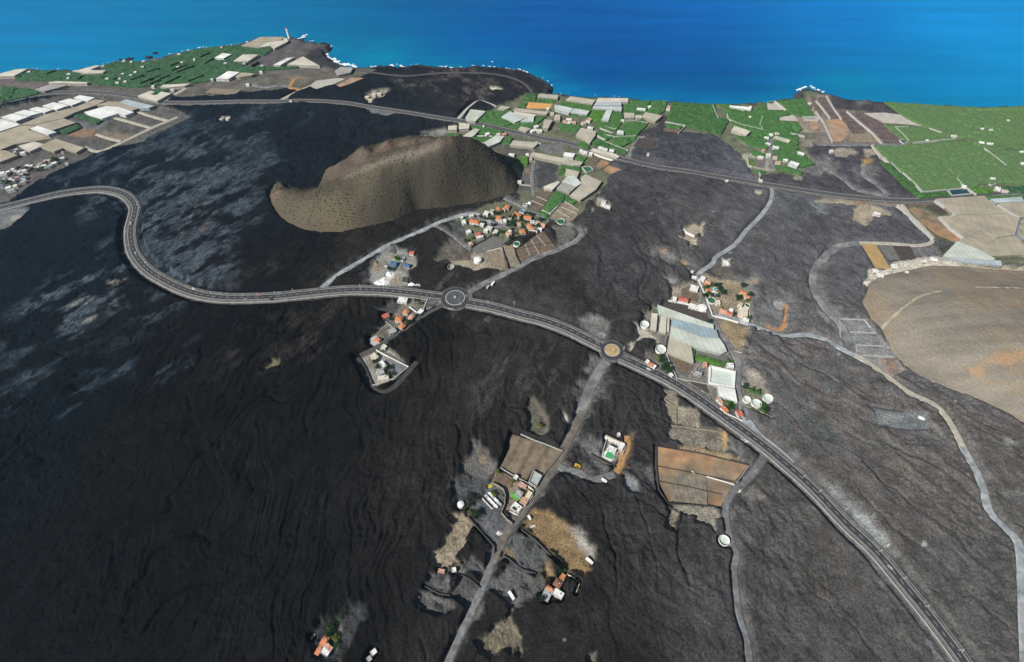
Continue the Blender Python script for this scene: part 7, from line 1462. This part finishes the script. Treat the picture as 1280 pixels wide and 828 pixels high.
for f_, q, r, h, m, lb in (('i',(690,600),9,4.5,M_PW,'biggest white heap, right one beside the main road'),('i',(770,590),6,3.5,M_PW,'white heap joined to the right side of the biggest one'),('i',(650,650),5,2.5,M_PW,'low white heap in front of the biggest one'),('i',(760,650),6,2.5,mat('pale_aggregate',(.4,.4,.38),var=.3),'pale grey heap in front of the white ones'),('i',(320,495),6,3,M_PW,'white heap at the back of the materials yard'),
                       ('i',(240,600),7,2,M_PW,'flat white heap left of the yard near the main road'),('i',(160,635),6,1.5,M_PW,'lowest white heap at the far left of the yard'),('i',(275,395),4,2.5,mat('pale_aggregate',(.4,.4,.38)),'pale heap beside the blue tarpaulin shed'),('i',(120,345),6,3,M_PB,'brown earth heap at the west of the yard'),('i',(400,125),12,3,M_PD,'broad dark ash heap at the top of the yard'),
                       ('N',(500,305),8,3,M_PD,'dark rubble heap east of the south track'),('N',(485,500),7,3,M_PD,'dark rubble heap near the orange trimmed house'),('N',(110,450),8,2.5,M_PD,'dark rubble heap in the stony field'),('N',(90,580),9,2.5,M_PD,'dark rubble heap at the lowest stony field'),('N',(270,395),8,2.5,M_PD,'dark rubble heap beside the south track'),('N',(380,240),4,2,mat('pale_aggregate',(.4,.4,.38)),'pale heap in the yard above the south track'),
                       ('G',(470,130),4,2,mat('pale_aggregate',(.4,.4,.38)),'pale heap on the soil island by the coast highway'),('O',(275,352),2.5,2,mat('pale_aggregate',(.4,.4,.38)),'small pale heap on the wall of the orange field'),('O',(465,430),4,1.5,mat('pale_aggregate',(.4,.4,.38)),'pale heap where the two pale tracks meet')):
    pile(f_, q, r, h, m, lb)

# ------------------------------------------------------------------ street lamps along the main road
def lamp(x, y, ang):
    t = empty('street_lamp', (x,y,.3), ang); MB().cyl((0,0,0), .22, .5, 8).build('base', M_WALLG, t); MB().cyl((0,0,.5), .14, 8.3, 8, .09).build('pole', mat('galvanised',(.55,.56,.56),rough=.5), t)
    MB().box((1.1,0,8.7),(2.4,.14,.14)).build('arm', mat('galvanised',(.55,.56,.56)), t); MB().box((2.6,0,8.6),(1.3,.4,.22)).build('lamp_head', mat('lamp_white',(.72,.72,.7)), t); return t
L0 = lamp(0,0,0); first = True; nl = 0
LP = [('q',(100,55),'W'),('q',(262,245),'W'),('q',(422,440),'W'),('q',(655,745),'W'),('x',(490,580),'W'),('x',(605,690),'W'),('x',(800,818),'W'),('r',(375,268),'N'),('r',(535,278),'N'),('r',(688,284),'N'),('r',(832,282),'N'),('r',(1048,265),'N'),('r',(1185,212),'S'),('r',(475,250),'S'),('r',(1005,238),'S'),
      ('I',(700,500),'S'),('I',(760,575),'N'),('I',(600,360),'E'),('I',(660,230),'S'),('k',(350,190),'S'),('k',(280,255),'N'),('k',(560,250),'S'),('k',(820,260),'S'),('K',(85,290),'N'),('K',(200,300),'N'),('h',(225,215),'S'),('h',(640,470),'S'),('h',(420,560),'N')]
AN = {'W':math.radians(215),'N':math.radians(100),'S':math.radians(-80),'E':0}
pts_ = sorted([(pix(f, q)[0], P(f, q, 0), d) for f, q, d in LP]); ORDL = ORD+['twenty first','twenty second','twenty third','twenty fourth','twenty fifth','twenty sixth','twenty seventh','twenty eighth','twenty ninth']
for i, (px_, (x, y), d) in enumerate(pts_):
    t = L0 if i == 0 else copy_tree(L0); t.location = (x, y, .3); t.rotation_euler[2] = AN[d]
    tag(t, '%s street lamp from the left along the main road' % ORDL[i], 'street lamp', 'street lamps along the main road')
# small marker sculpture on the dark roundabout
x, y = P('px', (569,372.5)); t = tag(empty('sculpture', (x,y,1.0)), 'small pale sculpture in the centre of the dark roundabout', 'sculpture')
MB().cyl((0,0,0), 1.6, .5, 12).build('base', M_CONC, t); MB().cyl((-.6,.8,.5), .5, 2.4, 8, .3).build('figure', M_WALLW, t); MB().cyl((.5,-.9,.5), .45, 1.8, 8, .3).build('figure', M_WALLW, t)
for i, q in enumerate(((165,295),(185,300),(205,302),(285,252))):
    x, y = P('k', q); t = tag(empty('road_sign', (x,y,.2)), '%s white arrow board from the left below the upper roundabout' % ORD[i], 'sign', 'arrow boards at the upper roundabout'); MB().cyl((0,0,0), .06, 1.2, 6).build('post', M_WALLG, t); MB().box((0,0,1.1),(2.2,.12,1.1)).build('panel', M_WALLW, t)
# shore rocks
def rock(f, q, r, h, lab):
    x, y = P(f, q, SEA_Z); mb = MB(); n = 12
    for (a_, b_) in ((1,0),(.8,.6),(.4,1)):
        for i in range(n): t = 6.283*i/n; k = r*a_*random.uniform(.7,1.25); mb.v.append((x+1.6*k*math.cos(t), y+k*math.sin(t), SEA_Z-.5+h*b_))
    mb.f += [(a_*n+i,a_*n+(i+1)%n,(a_+1)*n+(i+1)%n,(a_+1)*n+i) for a_ in (0,1) for i in range(n)]+[tuple(range(2*n,3*n))]
    tag(mb.build('sea_rock', mat('wet_rock',(.02,.021,.025),var=.3)), lab, 'rock', 'black rocks off the western shore')
for q, r, lb in (((1040,283),6,'wide black rock off the western shore, left one'),((1195,272),6,'wide black rock off the western shore, right one'),((1245,237),4,'small black rock farthest out off the western shore'),((965,290),3,'small black rock next to the white shore buildings')): rock('z', q, r, 3, lb)
for q, r, lb in (((1010,80),6,'black rock at the end of the headland, left'),((1030,88),5,'black rock at the end of the headland, right')): rock('A2', q, r, 4, lb)
for o in list(PROTO):
    if not o.get('label'): tag(o, 'spare green tree', 'tree')

level_pads()
# ------------------------------------------------------------------ haze
HZ = 3800.0
hm = bpy.data.materials.new('haze_air'); hm.use_nodes = True; N = hm.node_tree.nodes
for n in list(N):
    if n.type != 'OUTPUT_MATERIAL': N.remove(n)
pv = N.new("ShaderNodeVolumePrincipled"); pv.inputs["Density"].default_value = 0.000035; pv.inputs["Color"].default_value = (.5,.76,1.0,1); pv.inputs["Anisotropy"].default_value = 0.2
hm.node_tree.links.new(pv.outputs[0], [n for n in N if n.type == 'OUTPUT_MATERIAL'][0].inputs["Volume"])
hz = MB().box((0,0,-16),(31000*2,31000*2,16+H+60)).build('haze', hm); tag(hz, 'thin blue haze over the coast', 'haze', kind='stuff')
